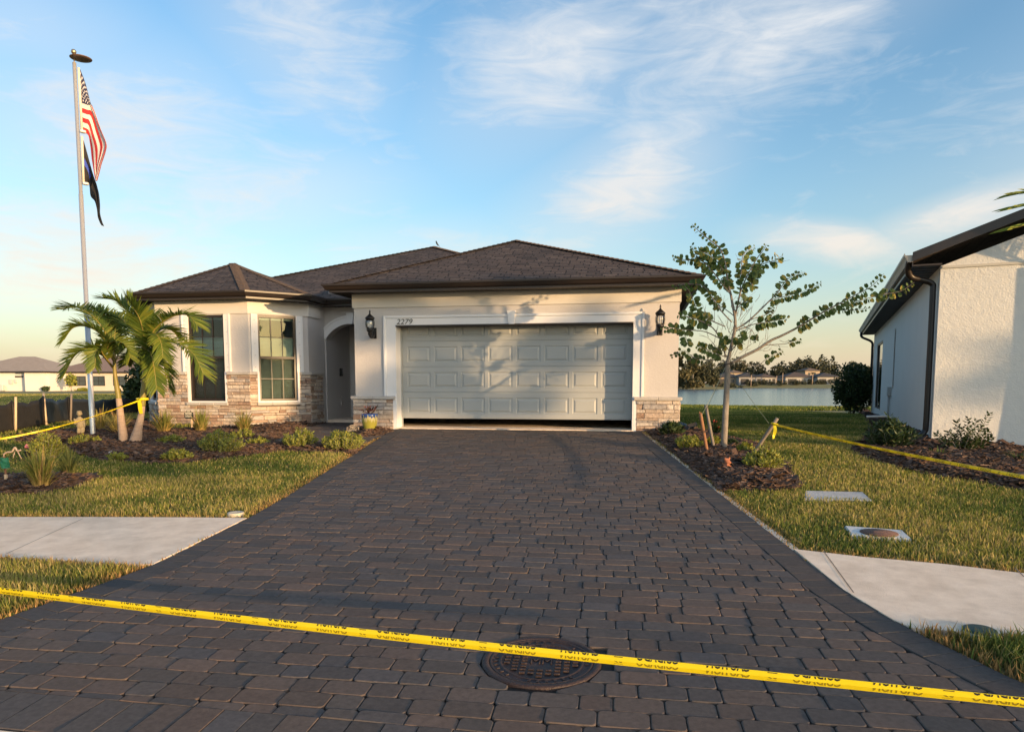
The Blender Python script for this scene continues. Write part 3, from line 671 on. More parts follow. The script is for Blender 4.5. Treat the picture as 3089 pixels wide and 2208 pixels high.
GV, GF3, GF4, GC = [], [], [], []
NOGRASS = [DRIVE, SW_L, SW_R, WALK] + BEDS + [HOUSE_FP, NBR_FP]
EXTRA_CUT = []                                  # lids set in the lawn
def blades(poly, dens, h0, h1, w, dry=.0, seed=1):
    X, Y = scatter(poly, dens)
    bad = np.zeros(len(X), bool)
    for P in NOGRASS + EXTRA_CUT: bad |= inside(P, X, Y)
    bad |= Y < curb_y(X) + .03
    X, Y = X[~bad], Y[~bad]; n = len(X)
    if not n: return
    ed = np.full(n, 9.)
    for P in (DRIVE, SW_L, SW_R): ed = np.minimum(ed, edge_dist(P, X, Y))
    pat = vnoise(X + 50, Y + 50, .8, seed) * .55 + vnoise(X + 50, Y + 50, 2.7, seed + 1) * .45
    Z = gz(X, Y) - .03
    h = NR.uniform(h0, h1, n) * (.75 + .5 * pat) * np.where(ed < .12, .72, 1); ww = w * NR.uniform(.7, 1.3, n); a = NR.uniform(0, 2 * np.pi, n); ln = NR.gamma(2, .22, n) * h
    fa = a + np.pi / 2 + NR.normal(0, .6, n); dx, dy = np.cos(a) * ww, np.sin(a) * ww; lx, ly = np.cos(fa) * ln, np.sin(fa) * ln
    b = sum(len(v) for v in GV)
    S = lambda x, y, z: GV.append(np.stack([x, y, z], 1))
    S(X - dx, Y - dy, Z); S(X + dx, Y + dy, Z); S(X + dx * .8 + lx * .4, Y + dy * .8 + ly * .4, Z + h * .62); S(X - dx * .8 + lx * .4, Y - dy * .8 + ly * .4, Z + h * .62); S(X + lx, Y + ly, Z + h)
    i = b + np.arange(n); GF4.append(np.stack([i, i + n, i + 2 * n, i + 3 * n], 1)); GF3.append(np.stack([i + 3 * n, i + 2 * n, i + 4 * n], 1))
    t = np.clip((pat - .40) * 2.9 + NR.normal(0, .30, n) + dry, 0, 1); dr = np.clip(1.1 - ed / .16, 0, 1) * (NR.rand(n) < .75)
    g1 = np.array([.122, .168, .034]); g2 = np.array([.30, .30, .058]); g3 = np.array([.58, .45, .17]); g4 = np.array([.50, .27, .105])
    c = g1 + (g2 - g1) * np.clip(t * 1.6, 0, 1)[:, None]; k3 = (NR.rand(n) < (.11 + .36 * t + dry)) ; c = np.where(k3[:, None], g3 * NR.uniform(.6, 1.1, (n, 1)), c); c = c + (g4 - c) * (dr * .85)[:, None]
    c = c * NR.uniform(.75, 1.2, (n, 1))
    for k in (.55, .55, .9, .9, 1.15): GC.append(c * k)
for q in [[(2425, 1481), (2606, 1485), (2630, 1507), (2445, 1503)], [(2548, 1589), (2722, 1602), (2750, 1626), (2569, 1612)], [(2893, 1894), (2955, 1886), (3017, 1893), (3010, 1915), (2950, 1922), (2893, 1914)], [(686, 1542), (710, 1536), (736, 1542), (734, 1557), (710, 1560), (686, 1556)]]:
    EXTRA_CUT.append(gpoly(q))
blades([(-4.4, 2.9), (-4.4, 6.4), (-2.4, 6.4), (-2.4, 2.9)], 5200, .045, .10, .0034, .05, 1)
blades([(2.1, 1.8), (2.1, 4.4), (3.6, 4.4), (3.6, 1.8)], 4200, .07, .15, .0040, -.05, 2)
blades([(2.1, 4.6), (2.1, 8.3), (6.5, 8.3), (6.5, 3.6)], 3300, .035, .072, .0042, .02, 3)
blades([(-6.2, 6.2), (-6.2, 9.3), (-2.3, 9.3), (-2.3, 6.2)], 3600, .035, .072, .0042, .08, 4)
blades([(-9, 8.3), (-9, 14), (-2.3, 14), (-2.3, 9.3), (-6.2, 9.3), (-6.2, 8.3)], 2400, .035, .072, .0055, .0, 5)
blades([(2.3, 8.3), (2.3, 17), (9, 17), (9, 8.3)], 1900, .035, .07, .0055, .0, 6)
blades([(2.5, 17), (2.5, 36), (14, 36), (14, 17)], 420, .05, .09, .011, -.12, 7)
blades([(2.5, 36), (2.5, 66), (24, 66), (24, 36)], 110, .07, .12, .028, -.35, 12)
blades([(-22, 12), (-22, 24), (-7, 24), (-7, 14), (-9, 14), (-9, 12)], 420, .05, .09, .010, .05, 8)
blades([(-60, 24), (-60, 75), (-10, 75), (-10, 24)], 45, .08, .16, .035, .12, 9)
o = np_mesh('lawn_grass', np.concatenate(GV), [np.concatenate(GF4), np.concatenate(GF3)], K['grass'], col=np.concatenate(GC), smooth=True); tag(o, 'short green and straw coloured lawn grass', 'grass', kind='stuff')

# ------------------------------------------------------------------ the house
HOUSE = thing('house', 'greige stucco house with brown shingle roof, stone bay window and wide grey garage door', 'house', tuple(from_house(0, 0, 0)), -PSI)
EAVE, SOF, FLOOR = 3.57, 3.44, .6775
def wall_holes(mb, a, b, z0, z1, holes=(), depth=.12, mi=0):
    """wall from a to b (house coords), outside on the right hand of the direction a->b; holes = (s0,s1,z0,z1)"""
    a, b = Vector((*a, 0)), Vector((*b, 0)); d = (b - a); Ln = d.length; d.normalize(); n = Vector((d.y, -d.x, 0))
    S = sorted({0, Ln} | {h[0] for h in holes} | {h[1] for h in holes}); Zs = sorted({z0, z1} | {h[2] for h in holes} | {h[3] for h in holes})
    P = lambda s, z, q=0: a + d * s - n * q + Vector((0, 0, z))
    for i in range(len(S) - 1):
        for j in range(len(Zs) - 1):
            cs, cz = (S[i] + S[i + 1]) / 2, (Zs[j] + Zs[j + 1]) / 2
            if any(h[0] < cs < h[1] and h[2] < cz < h[3] for h in holes): continue
            mb.add([P(S[i], Zs[j]), P(S[i + 1], Zs[j]), P(S[i + 1], Zs[j + 1]), P(S[i], Zs[j + 1])], [(0, 1, 2, 3)], mi)
    for h in holes:
        s0, s1, y0, y1 = h
        for (u0, w0, u1, w1) in ((s0, y0, s1, y0), (s1, y0, s1, y1), (s1, y1, s0, y1), (s0, y1, s0, y0)):
            mb.add([P(u0, w0), P(u1, w1), P(u1, w1, depth), P(u0, w0, depth)], [(0, 1, 2, 3)], mi)
def frame_on(a, b):
    """matrix: x along wall a->b, y into the wall, z up"""
    a, b = Vector((*a, 0)), Vector((*b, 0)); d = (b - a).normalized(); n = Vector((d.y, -d.x, 0))
    return Matrix(((d.x, -n.x, 0, a.x), (d.y, -n.y, 0, a.y), (0, 0, 1, 0), (0, 0, 0, 1)))
UL, UR, ZT = -2.4531, 2.427, 2.785
GL, GR = -3.34, 3.272
BL2, BL1, BC, BR1, BR2 = (-9.20, 1.40), (-8.25, .45), (-6.0, .45), (-5.05, 1.40), (-5.05, 2.30)
S45 = math.hypot(.95, .95)
WF = (.78, 1.66, 1.20, 3.11)                     # bay front window opening along the front face
WA = (.20, 1.06, 1.20, 3.11)                     # same in the angled faces
WAL = (S45 - 1.06, S45 - .20, 1.20, 3.11)
mb = MB()
wall_holes(mb, (GL, 2.3), (GL, 0), .4, SOF + .02)
wall_holes(mb, (GL, 0), (GR, 0), .4, SOF + .02, [(UL - GL, UR - GL, .40, ZT)], .33)
wall_holes(mb, (GR, 0), (GR, 22), .4, SOF + .02)
wall_holes(mb, (-9.2, 22), BL2, .4, SOF + .02)
wall_holes(mb, BL2, BL1, .4, SOF + .02, [WAL])
wall_holes(mb, BL1, BC, .4, SOF + .02, [WF])
wall_holes(mb, BC, BR1, .4, SOF + .02, [WA])
wall_holes(mb, BR1, BR2, .4, SOF + .02)
# entry : arch wall between bay and garage, recess behind
AU0, AU1, AV = -5.05, GL, 2.30
JL, JR = -5.02, -3.70
def arch_pts(r_off, n=18):
    uc, hw, zs, zt = (JL + JR) / 2, (JR - JL) / 2, 2.66, 3.03
    rise = zt - zs; rad = (hw * hw + rise * rise) / (2 * rise); zc = zt - rad; th = math.asin(hw / rad)
    return [(uc + (rad + r_off) * math.sin(-th + 2 * th * i / n), zc + (rad + r_off) * math.cos(-th + 2 * th * i / n)) for i in range(n + 1)]
ap = arch_pts(0)
vs = [(AU0, AV, .4), (JL, AV, .4)] + [(u, AV, z) for u, z in ap] + [(JR, AV, .4), (AU1, AV, .4), (AU1, AV, SOF + .02), (AU0, AV, SOF + .02)]
n_ = len(ap)
for i in range(n_ - 1):                          # spandrels, jambs and arch soffit
    (u0, z0), (u1, z1) = ap[i], ap[i + 1]
    mb.add([(u0, AV, z0), (u1, AV, z1), (u1, AV, SOF + .02), (u0, AV, SOF + .02)], [(0, 1, 2, 3)])
    mb.add([(u0, AV, z0), (u1, AV, z1), (u1, AV + .25, z1), (u0, AV + .25, z0)], [(0, 3, 2, 1)])
mb.add([(AU0, AV, .4), (JL, AV, .4), (JL, AV, SOF + .02), (AU0, AV, SOF + .02)], [(0, 1, 2, 3)])
mb.add([(JR, AV, .4), (AU1, AV, .4), (AU1, AV, SOF + .02), (JR, AV, SOF + .02)], [(0, 1, 2, 3)])
mb.add([(JL, AV, .4), (JL, 3.75, .4), (JL, 3.75, 3.2), (JL, AV, 3.2)], [(0, 1, 2, 3)])
mb.add([(JR, AV, .4), (JR, 3.75, .4), (JR, 3.75, 3.2), (JR, AV, 3.2)], [(3, 2, 1, 0)])
mb.add([(JL, AV + .25, 3.2), (JR, AV + .25, 3.2), (JR, 3.75, 3.2), (JL, 3.75, 3.2)], [(3, 2, 1, 0)])
wall_holes(mb, (JL, 3.75), (JR, 3.75), .4, 3.2, [(.34, 1.26, .70, 2.95)], .10)
mb.build('wall', K['stucco'], HOUSE)
# frieze band under the soffit
mb = MB(); fr = [(0, 3.152), (.03, 3.152), (.03, SOF + .004), (0, SOF + .004)]
mb.sweep([(GL, 2.25), (GL, 0), (GR, 0), (GR, 22)], fr); mb.sweep([BL2, BL1, BC, BR1, (BR1[0], 2.02)], [(0, 3.13), (.03, 3.13), (.03, SOF + .004), (0, SOF + .004)], closed_prof=True)
mb.build('frieze', K['frieze'], HOUSE)
# garage : dark room, floor
mb = MB(); mb.box(GL + .2, GR - .2, .5, 6.5, FLOOR - .3, FLOOR, 0); mb.box(UL - .0, UR, -.035, .5, FLOOR - .3, FLOOR - .004, 0)
mb.build('garage_floor', K['conc'], HOUSE)
mb = MB(); mb.add([(GL + .2, .36, FLOOR), (GR - .2, .36, FLOOR), (GR - .2, 6.5, FLOOR), (GL + .2, 6.5, FLOOR), (GL + .2, .36, 3.3), (GR - .2, .36, 3.3), (GR - .2, 6.5, 3.3), (GL + .2, 6.5, 3.3)], [(4, 5, 6, 7), (1, 2, 6, 5), (2, 3, 7, 6), (3, 0, 4, 7)])
mb.build('garage_interior', K['dark'], HOUSE)
# garage door : four sections of eight raised panels, standing a hand's width open
GD = MB().box(UL + .02, UR - .02, .395, .40, .88, 3.0).build('garage_door', K['gdoor'], HOUSE)
DV, DB, SH = .335, .880, .5325
for k in range(4):
    mb = MB(); z0, z1 = DB + k * SH + .002, DB + (k + 1) * SH - .003; x0, x1 = UL + .012, UR - .012
    PW, PH = .505, .325; pitch = .5835; st = (UL + UR) / 2 - 3.5 * pitch; zc = (z0 + z1) / 2 - .012
    cells = [(st + i * pitch - PW / 2, st + i * pitch + PW / 2) for i in range(8)]
    za, zb = zc - PH / 2, zc + PH / 2
    xs = [x0] + [c for ab in cells for c in ab] + [x1]
    F_ = lambda a, b, c, d: mb.add([(a, DV, c), (b, DV, c), (b, DV, d), (a, DV, d)], [(0, 1, 2, 3)])
    F_(x0, x1, z0, za); F_(x0, x1, zb, z1)
    for i in range(0, len(xs) - 1, 2): F_(xs[i], xs[i + 1], za, zb)
    for (a, b) in cells:
        rings = [(0, 0), (.010, .013), (.030, .013), (.062, -.003)]
        pts = []
        for ins, dp in rings: pts += [(a + ins, DV + dp, za + ins), (b - ins, DV + dp, za + ins), (b - ins, DV + dp, zb - ins), (a + ins, DV + dp, zb - ins)]
        fs = [(r * 4 + i, r * 4 + (i + 1) % 4, (r + 1) * 4 + (i + 1) % 4, (r + 1) * 4 + i) for r in range(3) for i in range(4)] + [(12, 13, 14, 15)]
        mb.add(pts, fs)
    mb.add([(x0, DV, z1), (x1, DV, z1), (x1, DV + .05, z1 + .006), (x0, DV + .05, z1 + .006)], [(0, 1, 2, 3)])
    mb.add([(x0, DV, z0), (x1, DV, z0), (x1, DV + .05, z0 + .006), (x0, DV + .05, z0 + .006)], [(3, 2, 1, 0)])
    if k == 0: mb.box(x0 + .01, x1 - .01, DV + .006, DV + .03, z0 - .022, z0 - .001)
    mb.build('door_section', K['gdoor'], GD)
# trim round the garage opening
mb = MB(); TL, TR, TZ = -2.697, 2.614, 2.977; CZ = 1.332; e = .052
mb.box(TL + e, UL + .0, -.030, -.001, CZ + .001, ZT); mb.box(UR, TR - e, -.030, -.001, CZ + .001, ZT); mb.box(TL + e, TR - e, -.030, -.001, ZT + .001, TZ - e)
mb.box(TL, TL + e - .001, -.052, -.001, CZ + .001, TZ, bev=.008); mb.box(TR - e + .001, TR, -.052, -.001, CZ + .001, TZ, bev=.008); mb.box(TL + e, TR - e, -.052, -.001, TZ - e + .001, TZ, bev=.008)
mb.box(UL - .055, UL - .003, -.034, -.001, FLOOR - .12, CZ - .001); mb.box(UR + .003, UR + .055, -.034, -.001, FLOOR - .12, CZ - .001)
mb.box(UL - .003, UL + .022, -.032, .33, FLOOR - .12, ZT); mb.box(UR - .022, UR + .003, -.032, .33, FLOOR - .12, ZT); mb.box(UL + .0221, UR - .0221, -.029, .33, ZT - .022, ZT + .002, 1)
mb.box(UL + .0221, UL + .042, .27, .33, FLOOR - .1, ZT - .03, 2); mb.box(UR - .042, UR - .0221, .27, .33, FLOOR - .1, ZT - .03, 2)
mb.build('door_trim', [K['trim'], K['soffit'], K['gdoor']], HOUSE)
mb = MB(); mb.add([(-.055, -.085, 2.775), (.055, -.085, 2.775), (.085, -.085, 3.035), (-.085, -.085, 3.035), (-.055, -.001, 2.775), (.055, -.001, 2.775), (.085, -.001, 3.035), (-.085, -.001, 3.035)], [(0, 1, 2, 3), (0, 4, 5, 1), (1, 5, 6, 2), (2, 6, 7, 3), (3, 7, 4, 0)])
mb.build('keystone', K['trim'], HOUSE)
tv, tf = text2d('2279', .150, .22)
ws = max(p[0] for p in tv) - min(p[0] for p in tv); x0 = min(p[0] for p in tv); y0 = min(p[1] for p in tv)
mb = MB(); sx = .345 / ws
mb.add([(-2.405 + (p[0] - x0) * sx, -.042, 2.803 + (p[1] - y0)) for p in tv], tf)
mb.build('house_number', K['ink'], HOUSE)

# ledgestone veneer, every stone a block of its own inside one mesh
def ledge(mb, a, b, z0, z1, holes=(), wrap=(0, 0)):
    M = frame_on(a, b); Ln = math.hypot(b[0] - a[0], b[1] - a[1]); z = z0
    e0 = 0
    for h in holes:
        mb.box(e0, h[0], -.012, .002, z0, z1, 1, M); mb.box(h[0], h[1], -.012, .002, z0, h[2], 1, M); e0 = h[1]
    mb.box(e0, Ln, -.012, .002, z0, z1, 1, M)
    while z < z1 - .012:
        rh = rnd.choice((.055, .07, .085, .10, .075, .06)); rh = min(rh, z1 - z)
        if z1 - z - rh < .035: rh = z1 - z
        x = -wrap[0]
        while x < Ln + wrap[1] - .02:
            w = min(rnd.choice((.14, .2, .26, .34, .42, .3)) * rnd.uniform(.8, 1.15), Ln + wrap[1] - x)
            if Ln + wrap[1] - x - w < .07: w = Ln + wrap[1] - x
            segs = [(x, x + w)]
            for h in holes:
                if h[2] < z + rh * .5 < h[3]:
                    ns = []
                    for s0, s1 in segs:
                        if s1 <= h[0] or s0 >= h[1]: ns.append((s0, s1)); continue
                        if s0 < h[0]: ns.append((s0, h[0]))
                        if s1 > h[1]: ns.append((h[1], s1))
                    segs = ns
            for s0, s1 in segs:
                if s1 - s0 < .015: continue
                parts = [(z, z + rh)]
                if rh > .08 and rnd.random() < .35: m_ = z + rh * rnd.uniform(.4, .6); parts = [(z, m_), (m_, z + rh)]
                for pz0, pz1 in parts:
                    g = .0035; th = rnd.uniform(.036, .060); j = lambda k=.004: rnd.uniform(-k, k)
                    X0, X1, Z0, Z1 = s0 + g, s1 - g, pz0 + g, pz1 - g; b_ = .008
                    vs = [(X0, -.012, Z0), (X1, -.012, Z0), (X1, -.012, Z1), (X0, -.012, Z1)]
                    vs += [(X0 + j(.002), -th + b_ + j(), Z0 + j(.002)), (X1 + j(.002), -th + b_ + j(), Z0 + j(.002)), (X1 + j(.002), -th + b_ + j(), Z1 + j(.002)), (X0 + j(.002), -th + b_ + j(), Z1 + j(.002))]
                    vs += [(X0 + b_ + j(), -th + j(.006), Z0 + b_ + j(.003)), (X1 - b_ + j(), -th + j(.006), Z0 + b_ + j(.003)), (X1 - b_ + j(), -th + j(.006), Z1 - b_ + j(.003)), (X0 + b_ + j(), -th + j(.006), Z1 - b_ + j(.003))]
                    fs = [(r * 4 + i, r * 4 + (i + 1) % 4, (r + 1) * 4 + (i + 1) % 4, (r + 1) * 4 + i) for r in range(2) for i in range(4)] + [(8, 9, 10, 11)]
                    mb.add([M @ Vector(p) for p in vs], fs)
            x += w
        z += rh
cas = .045
hole = lambda h: (h[0] - cas, h[1] + cas, 1.11, 5)
LF = BC[0] - BL1[0]
def veneer(*calls):
    mb = MB()
    for c in calls: ledge(mb, *c)
    mb.build('stone_veneer', [K['stone'], K['mortar']], HOUSE)
veneer(((GL, 0), (UL - .055, 0), .42, 1.262, (), (.05, 0)), ((GL, 1.2), (GL, 0), .42, 1.262))
veneer(((UR + .055, 0), (GR, 0), .42, 1.262, (), (0, .05)), ((GR, 0), (GR, 1.2), .42, 1.262))
veneer((BL1, BC, .42, 1.785, [hole(WF)], (.02, .02)), (BC, BR1, .42, 1.785, [hole(WA)], (.02, .02)), (BL2, BL1, .42, 1.785, [hole(WAL)], (0, .02)), (BR1, (-5.05, 2.05), .42, 1.785, (), (.02, 0)))
# cast stone caps and sills
def capbar(mb, a, b, s0, s1, z0, z1, out):
    M = frame_on(a, b); x = s0; n = max(1, round((s1 - s0) / .5)); w = (s1 - s0) / n
    for i in range(n): mb.box(s0 + i * w + .0015, s0 + (i + 1) * w - .0015, -out, .0, z0 + rnd.uniform(-.001, .001), z1 + rnd.uniform(-.002, .002), 0, M, bev=.010)
def caps(*calls):
    mb = MB()
    for c in calls: capbar(mb, *c)
    mb.build('stone_cap', K['cap'], HOUSE)
caps(((GL, 0), (GR, 0), -.085, UL - GL - .003, 1.264, 1.332, .085)); caps(((GL, 0), (GR, 0), UR - GL + .003, GR - GL + .085, 1.264, 1.332, .085))
caps((BL1, BC, -.03, WF[0] - cas - .01, 1.787, 1.852, .080), (BL2, BL1, WAL[1] + cas + .01, S45 + .03, 1.787, 1.854, .081))
caps((BL1, BC, WF[1] + cas + .01, LF + .03, 1.787, 1.852, .080), (BC, BR1, -.03, WA[0] - cas - .01, 1.787, 1.854, .081))
caps((BC, BR1, WA[1] + cas + .01, S45 + .03, 1.787, 1.854, .081), (BR1, BR2, -.03, .66, 1.787, 1.852, .080))
caps((BL2, BL1, 0, WAL[0] - cas - .01, 1.787, 1.854, .081))
# windows
def window(a, b, h):
    M = frame_on(a, b); s0, s1, z0, z1 = h; t = .05; zm = (z0 + z1) / 2 + .02; y0, y1 = .028, .09
    mb = MB()
    mb.box(s0, s0 + t, y0, y1, z0, z1, 0, M); mb.box(s1 - t, s1, y0, y1, z0, z1, 0, M); mb.box(s0 + t + .0005, s1 - t - .0005, y0, y1, z0, z0 + t, 0, M); mb.box(s0 + t + .0005, s1 - t - .0005, y0, y1, z1 - t, z1, 0, M); mb.box(s0 + t + .0005, s1 - t - .0005, y0 - .004, y1, zm - .028, zm + .028, 0, M)
    x = [s0 + t + (s1 - s0 - 2 * t) * k / 3 for k in (1, 2)]; bw = .0085
    zu = (zm + .028 + z1 - t) / 2; zl = (z0 + t + zm - .028) / 2
    for (c, d, zz, yy) in ((zm + .0285, z1 - t - .0005, zu, .045), (z0 + t + .0005, zm - .0285, zl, .060)):
        for xx in x: mb.box(xx - bw, xx + bw, yy, yy + .012, c, d, 0, M)
        mb.box(s0 + t + .001, s1 - t - .001, yy + .001, yy + .011, zz - bw, zz + bw, 0, M)
    w = mb.build('window', K['bronze'], HOUSE)
    g = MB(); g.box(s0 + t, s1 - t, .066, .069, zm + .028, z1 - t, 0, M); g.box(s0 + t, s1 - t, .078, .081, z0 + t, zm - .028, 0, M); g.build('pane', K['glass'], w)
    g = MB(); g.box(s0 + t, s1 - t, .0735, .0745, z0 + t, zm - .028, 0, M); g.build('insect_screen', K['screen'], w)
    zb = zu - .02; nb = 44; g = MB()
    for i in range(nb):                          # pleated cloth blind drawn up to the middle of the upper sash
        q0, q1 = z0 + .06 + (zb - z0 - .06) * i / nb, z0 + .06 + (zb - z0 - .06) * (i + 1) / nb; qm = (q0 + q1) / 2
        g.add([M @ Vector(p) for p in ((s0 + .03, .16, q0), (s1 - .03, .16, q0), (s1 - .03, .148, qm), (s0 + .03, .148, qm), (s1 - .03, .16, q1), (s0 + .03, .16, q1))], [(0, 1, 2, 3), (3, 2, 4, 5)])
    g.box(s0 + .03, s1 - .03, .142, .165, zb, zb + .035, 0, M); g.build('blind', K['shade'], w)
    MB().box(s0 + .03, s1 - .03, .142, .165, z1 - .09, z1 - .04, 0, M).build('blind_rail', K['shade'], w)
    g = MB()                                     # the dark room behind
    g.add([M @ Vector(p) for p in ((s0 - .3, 1.1, z0 - .2), (s1 + .3, 1.1, z0 - .2), (s1 + .3, 1.1, z1 + .2), (s0 - .3, 1.1, z1 + .2), (s0, .115, z0), (s1, .115, z0), (s1, .115, z1), (s0, .115, z1))], [(0, 1, 2, 3), (4, 5, 1, 0), (5, 6, 2, 1), (6, 7, 3, 2), (7, 4, 0, 3)])
    g.build('room', K['room'], w)
    g = MB()                                     # white casing and storm-panel strips with their bolts
    g.box(s0 - cas, s0 - .001, -.040, .03, z0 - .03, 1.853, 0, M); g.box(s1 + .001, s1 + cas, -.040, .03, z0 - .03, 1.853, 0, M); g.box(s0 - .0005, s1 + .0005, -.040, .03, z0 - .03, z0 - .001, 0, M)
    for c, d in ((s0 - .15, s0 - .001), (s1 + .001, s1 + .15)):
        g.box(c, d, -.022, .03, 1.855, 3.13, 0, M); q = c if c < s0 else d - .035; g.box(q, q + .035, -.036, -.0215, 1.855, 3.13, 0, M)
        for k in range(5): g.box((c + d) / 2 - .008, (c + d) / 2 + .008, -.028, -.021, 1.95 + k * .26, 1.966 + k * .26, 1, M)
    g.build('casing', [K['trim'], K['cap']], w)
    g = MB(); M2 = M; g2 = (s0 - .07, s1 + .07)
    n = 3
    for i in range(n): q0 = g2[0] + (g2[1] - g2[0]) * i / n; q1 = g2[0] + (g2[1] - g2[0]) * (i + 1) / n; g.box(q0 + .001, q1 - .001, -.085, .02, 1.105, 1.169, 0, M, bev=.010)
    g.build('window_sill', K['cap'], w)
K['room'] = mat('room_wall', (.16, .20, .185), .9)
window(BL1, BC, WF); window(BC, BR1, WA); window(BL2, BL1, WAL)
# entry arch band, keystone, pilaster, front door, small lamp, outlet
mb = MB(); ai, ao = arch_pts(-.0), arch_pts(.20)
for i in range(len(ai) - 1):
    q = [ai[i], ai[i + 1], ao[i + 1], ao[i]]
    mb.add([(p[0], AV - .035, p[1]) for p in q] + [(p[0], AV - .001, p[1]) for p in q], [(0, 1, 2, 3), (0, 4, 5, 1), (2, 6, 7, 3)])
mb.add([(p[0], AV - y, p[1]) for p in (ai[0], ao[0]) for y in (.035, .001)], [(0, 1, 3, 2)])
q = arch_pts(.155); q2 = arch_pts(.20)
for i in range(len(q) - 1):
    a_ = [q[i], q[i + 1], q2[i + 1], q2[i]]; mb.add([(p[0], AV - .055, p[1]) for p in a_] + [(p[0], AV - .035, p[1]) for p in a_], [(0, 1, 2, 3), (0, 4, 5, 1), (2, 6, 7, 3)])
uc = (JL + JR) / 2
mb.add([(uc - .06, AV - .085, 3.02), (uc + .06, AV - .085, 3.02), (uc + .095, AV - .085, 3.285), (uc - .095, AV - .085, 3.285), (uc - .06, AV, 3.02), (uc + .06, AV, 3.02), (uc + .095, AV, 3.285), (uc - .095, AV, 3.285)], [(0, 1, 2, 3), (0, 4, 5, 1), (1, 5, 6, 2), (2, 6, 7, 3), (3, 7, 4, 0)])
mb.build('entry_arch', K['trim'], HOUSE)
mb = MB(); mb.box(JL + .34, JL + 1.26, 3.80, 3.84, .70, 2.95); 
for i in range(2):
    for j in range(3): mb.box(JL + .44 + i * .40, JL + .74 + i * .40, 3.785, 3.80, .85 + j * .68, 1.42 + j * .68, bev=.012)
fd = mb.build('front_door', mat('front_door_paint', (.035, .012, .012), .4), HOUSE)
MB().ell((JL + .42, 3.74, 1.62), (.03, .03, .03)).build('door_knob', K['alu'], fd)
MB().box(JL, JR, AV + .0, 3.75, .50, .705).build('entry_floor', K['conc'], HOUSE)
mb = MB(); mb.box(JL + .001, JL + .05, 3.05, 3.17, 1.78, 1.98, 0, bev=.01); mb.box(JL + .05, JL + .055, 3.075, 3.145, 1.81, 1.95, 1)
mb.build('entry_light', [K['black'], K['lampglass']], HOUSE)
mb = MB(); mb.box(JL + .001, JL + .03, 3.10, 3.18, 1.03, 1.15, bev=.008); mb.tube([(JL + .02, 3.14, 1.15), (JL + .02, 3.14, 1.27)], .008, 6); mb.build('outlet_cover', K['cap'], HOUSE)
# roof
mb = MB()
gA, gR = (-.46, 3.16, 5.02), (-.46, 13.5, 5.02)
mb.add([(-3.70, -.52, EAVE), (3.62, -.52, EAVE), gA], [(0, 1, 2)]); mb.add([(3.62, -.52, EAVE), (3.62, 13.5, EAVE), gR, gA], [(0, 1, 2, 3)]); mb.add([(-3.70, 13.5, EAVE), (-3.70, -.52, EAVE), gA, gR], [(0, 1, 2, 3)])
mA, mR = (-3.85, 7.75, 5.815), (-3.85, 17, 5.815)
mb.add([(-9.75, 1.83, EAVE), (2.05, 1.83, EAVE), mA], [(0, 1, 2)]); mb.add([(-9.75, 22.5, EAVE), (-9.75, 1.83, EAVE), mA, mR], [(0, 1, 2, 3)]); mb.add([(2.05, 1.83, EAVE), (3.62, 22.5, EAVE), mR, mA], [(0, 1, 2, 3)]); mb.add([(3.62, 22.5, EAVE), (-9.75, 22.5, EAVE), mR], [(0, 1, 2)])
bA = (-7.50, 2.45, 4.56)
be = [(-9.46, 4.6), (-9.46, 1.03), (-8.47, .03), (-5.80, .03), (-4.81, 1.03), (-4.81, 4.6)]
for i in range(5): mb.add([(*be[i], EAVE), (*be[i + 1], EAVE), bA], [(0, 1, 2)])
mb.add([(*be[5], EAVE), (*be[0], EAVE), bA], [(0, 1, 2)])
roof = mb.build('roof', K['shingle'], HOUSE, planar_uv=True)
def hipcap(mb, a, b):
    a, b = Vector(a), Vector(b); L_ = (b - a).length; d = (b - a) / L_; s = d.cross(Vector((0, 0, 1))).normalized(); n = s.cross(d); k = int(L_ / .145)
    for i in range(k):
        p = a + d * (i * L_ / k); e_ = p + d * (L_ / k * 1.25); dz = n * .026; w = .11
        mb.add([p - s * w + dz * .25, p + dz * 1.15, p + s * w + dz * .25, e_ - s * w - n * .004, e_ + dz * .55, e_ + s * w - n * .004, p - s * w - dz * .6, p + s * w - dz * .6], [(0, 1, 4, 3), (1, 2, 5, 4), (0, 6, 7, 2, 1)])
for a_, b_ in (((-3.70, -.52, EAVE), gA), ((3.62, -.52, EAVE), gA), (gA, gR), ((-9.75, 1.83, EAVE), mA), ((2.05, 1.83, EAVE), mA), (mA, mR), ((*be[3], EAVE), bA), ((*be[2], EAVE), bA), ((*be[4], EAVE), bA), ((*be[1], EAVE), bA)): mb = MB(); hipcap(mb, a_, b_); mb.build('ridge_cap', K['shcap'], roof)
mb = MB(); c_ = from_house(0, 0); vx, vv = -4.62, 2.42; vz = EAVE + .38 * (vv - 1.83)
mb.box(-4.95, -4.30, 2.30, 2.62, vz - .1, vz + .10, bev=.02); mb.build('roof_vent', mat('vent_metal', (.16, .15, .145), .6), roof)
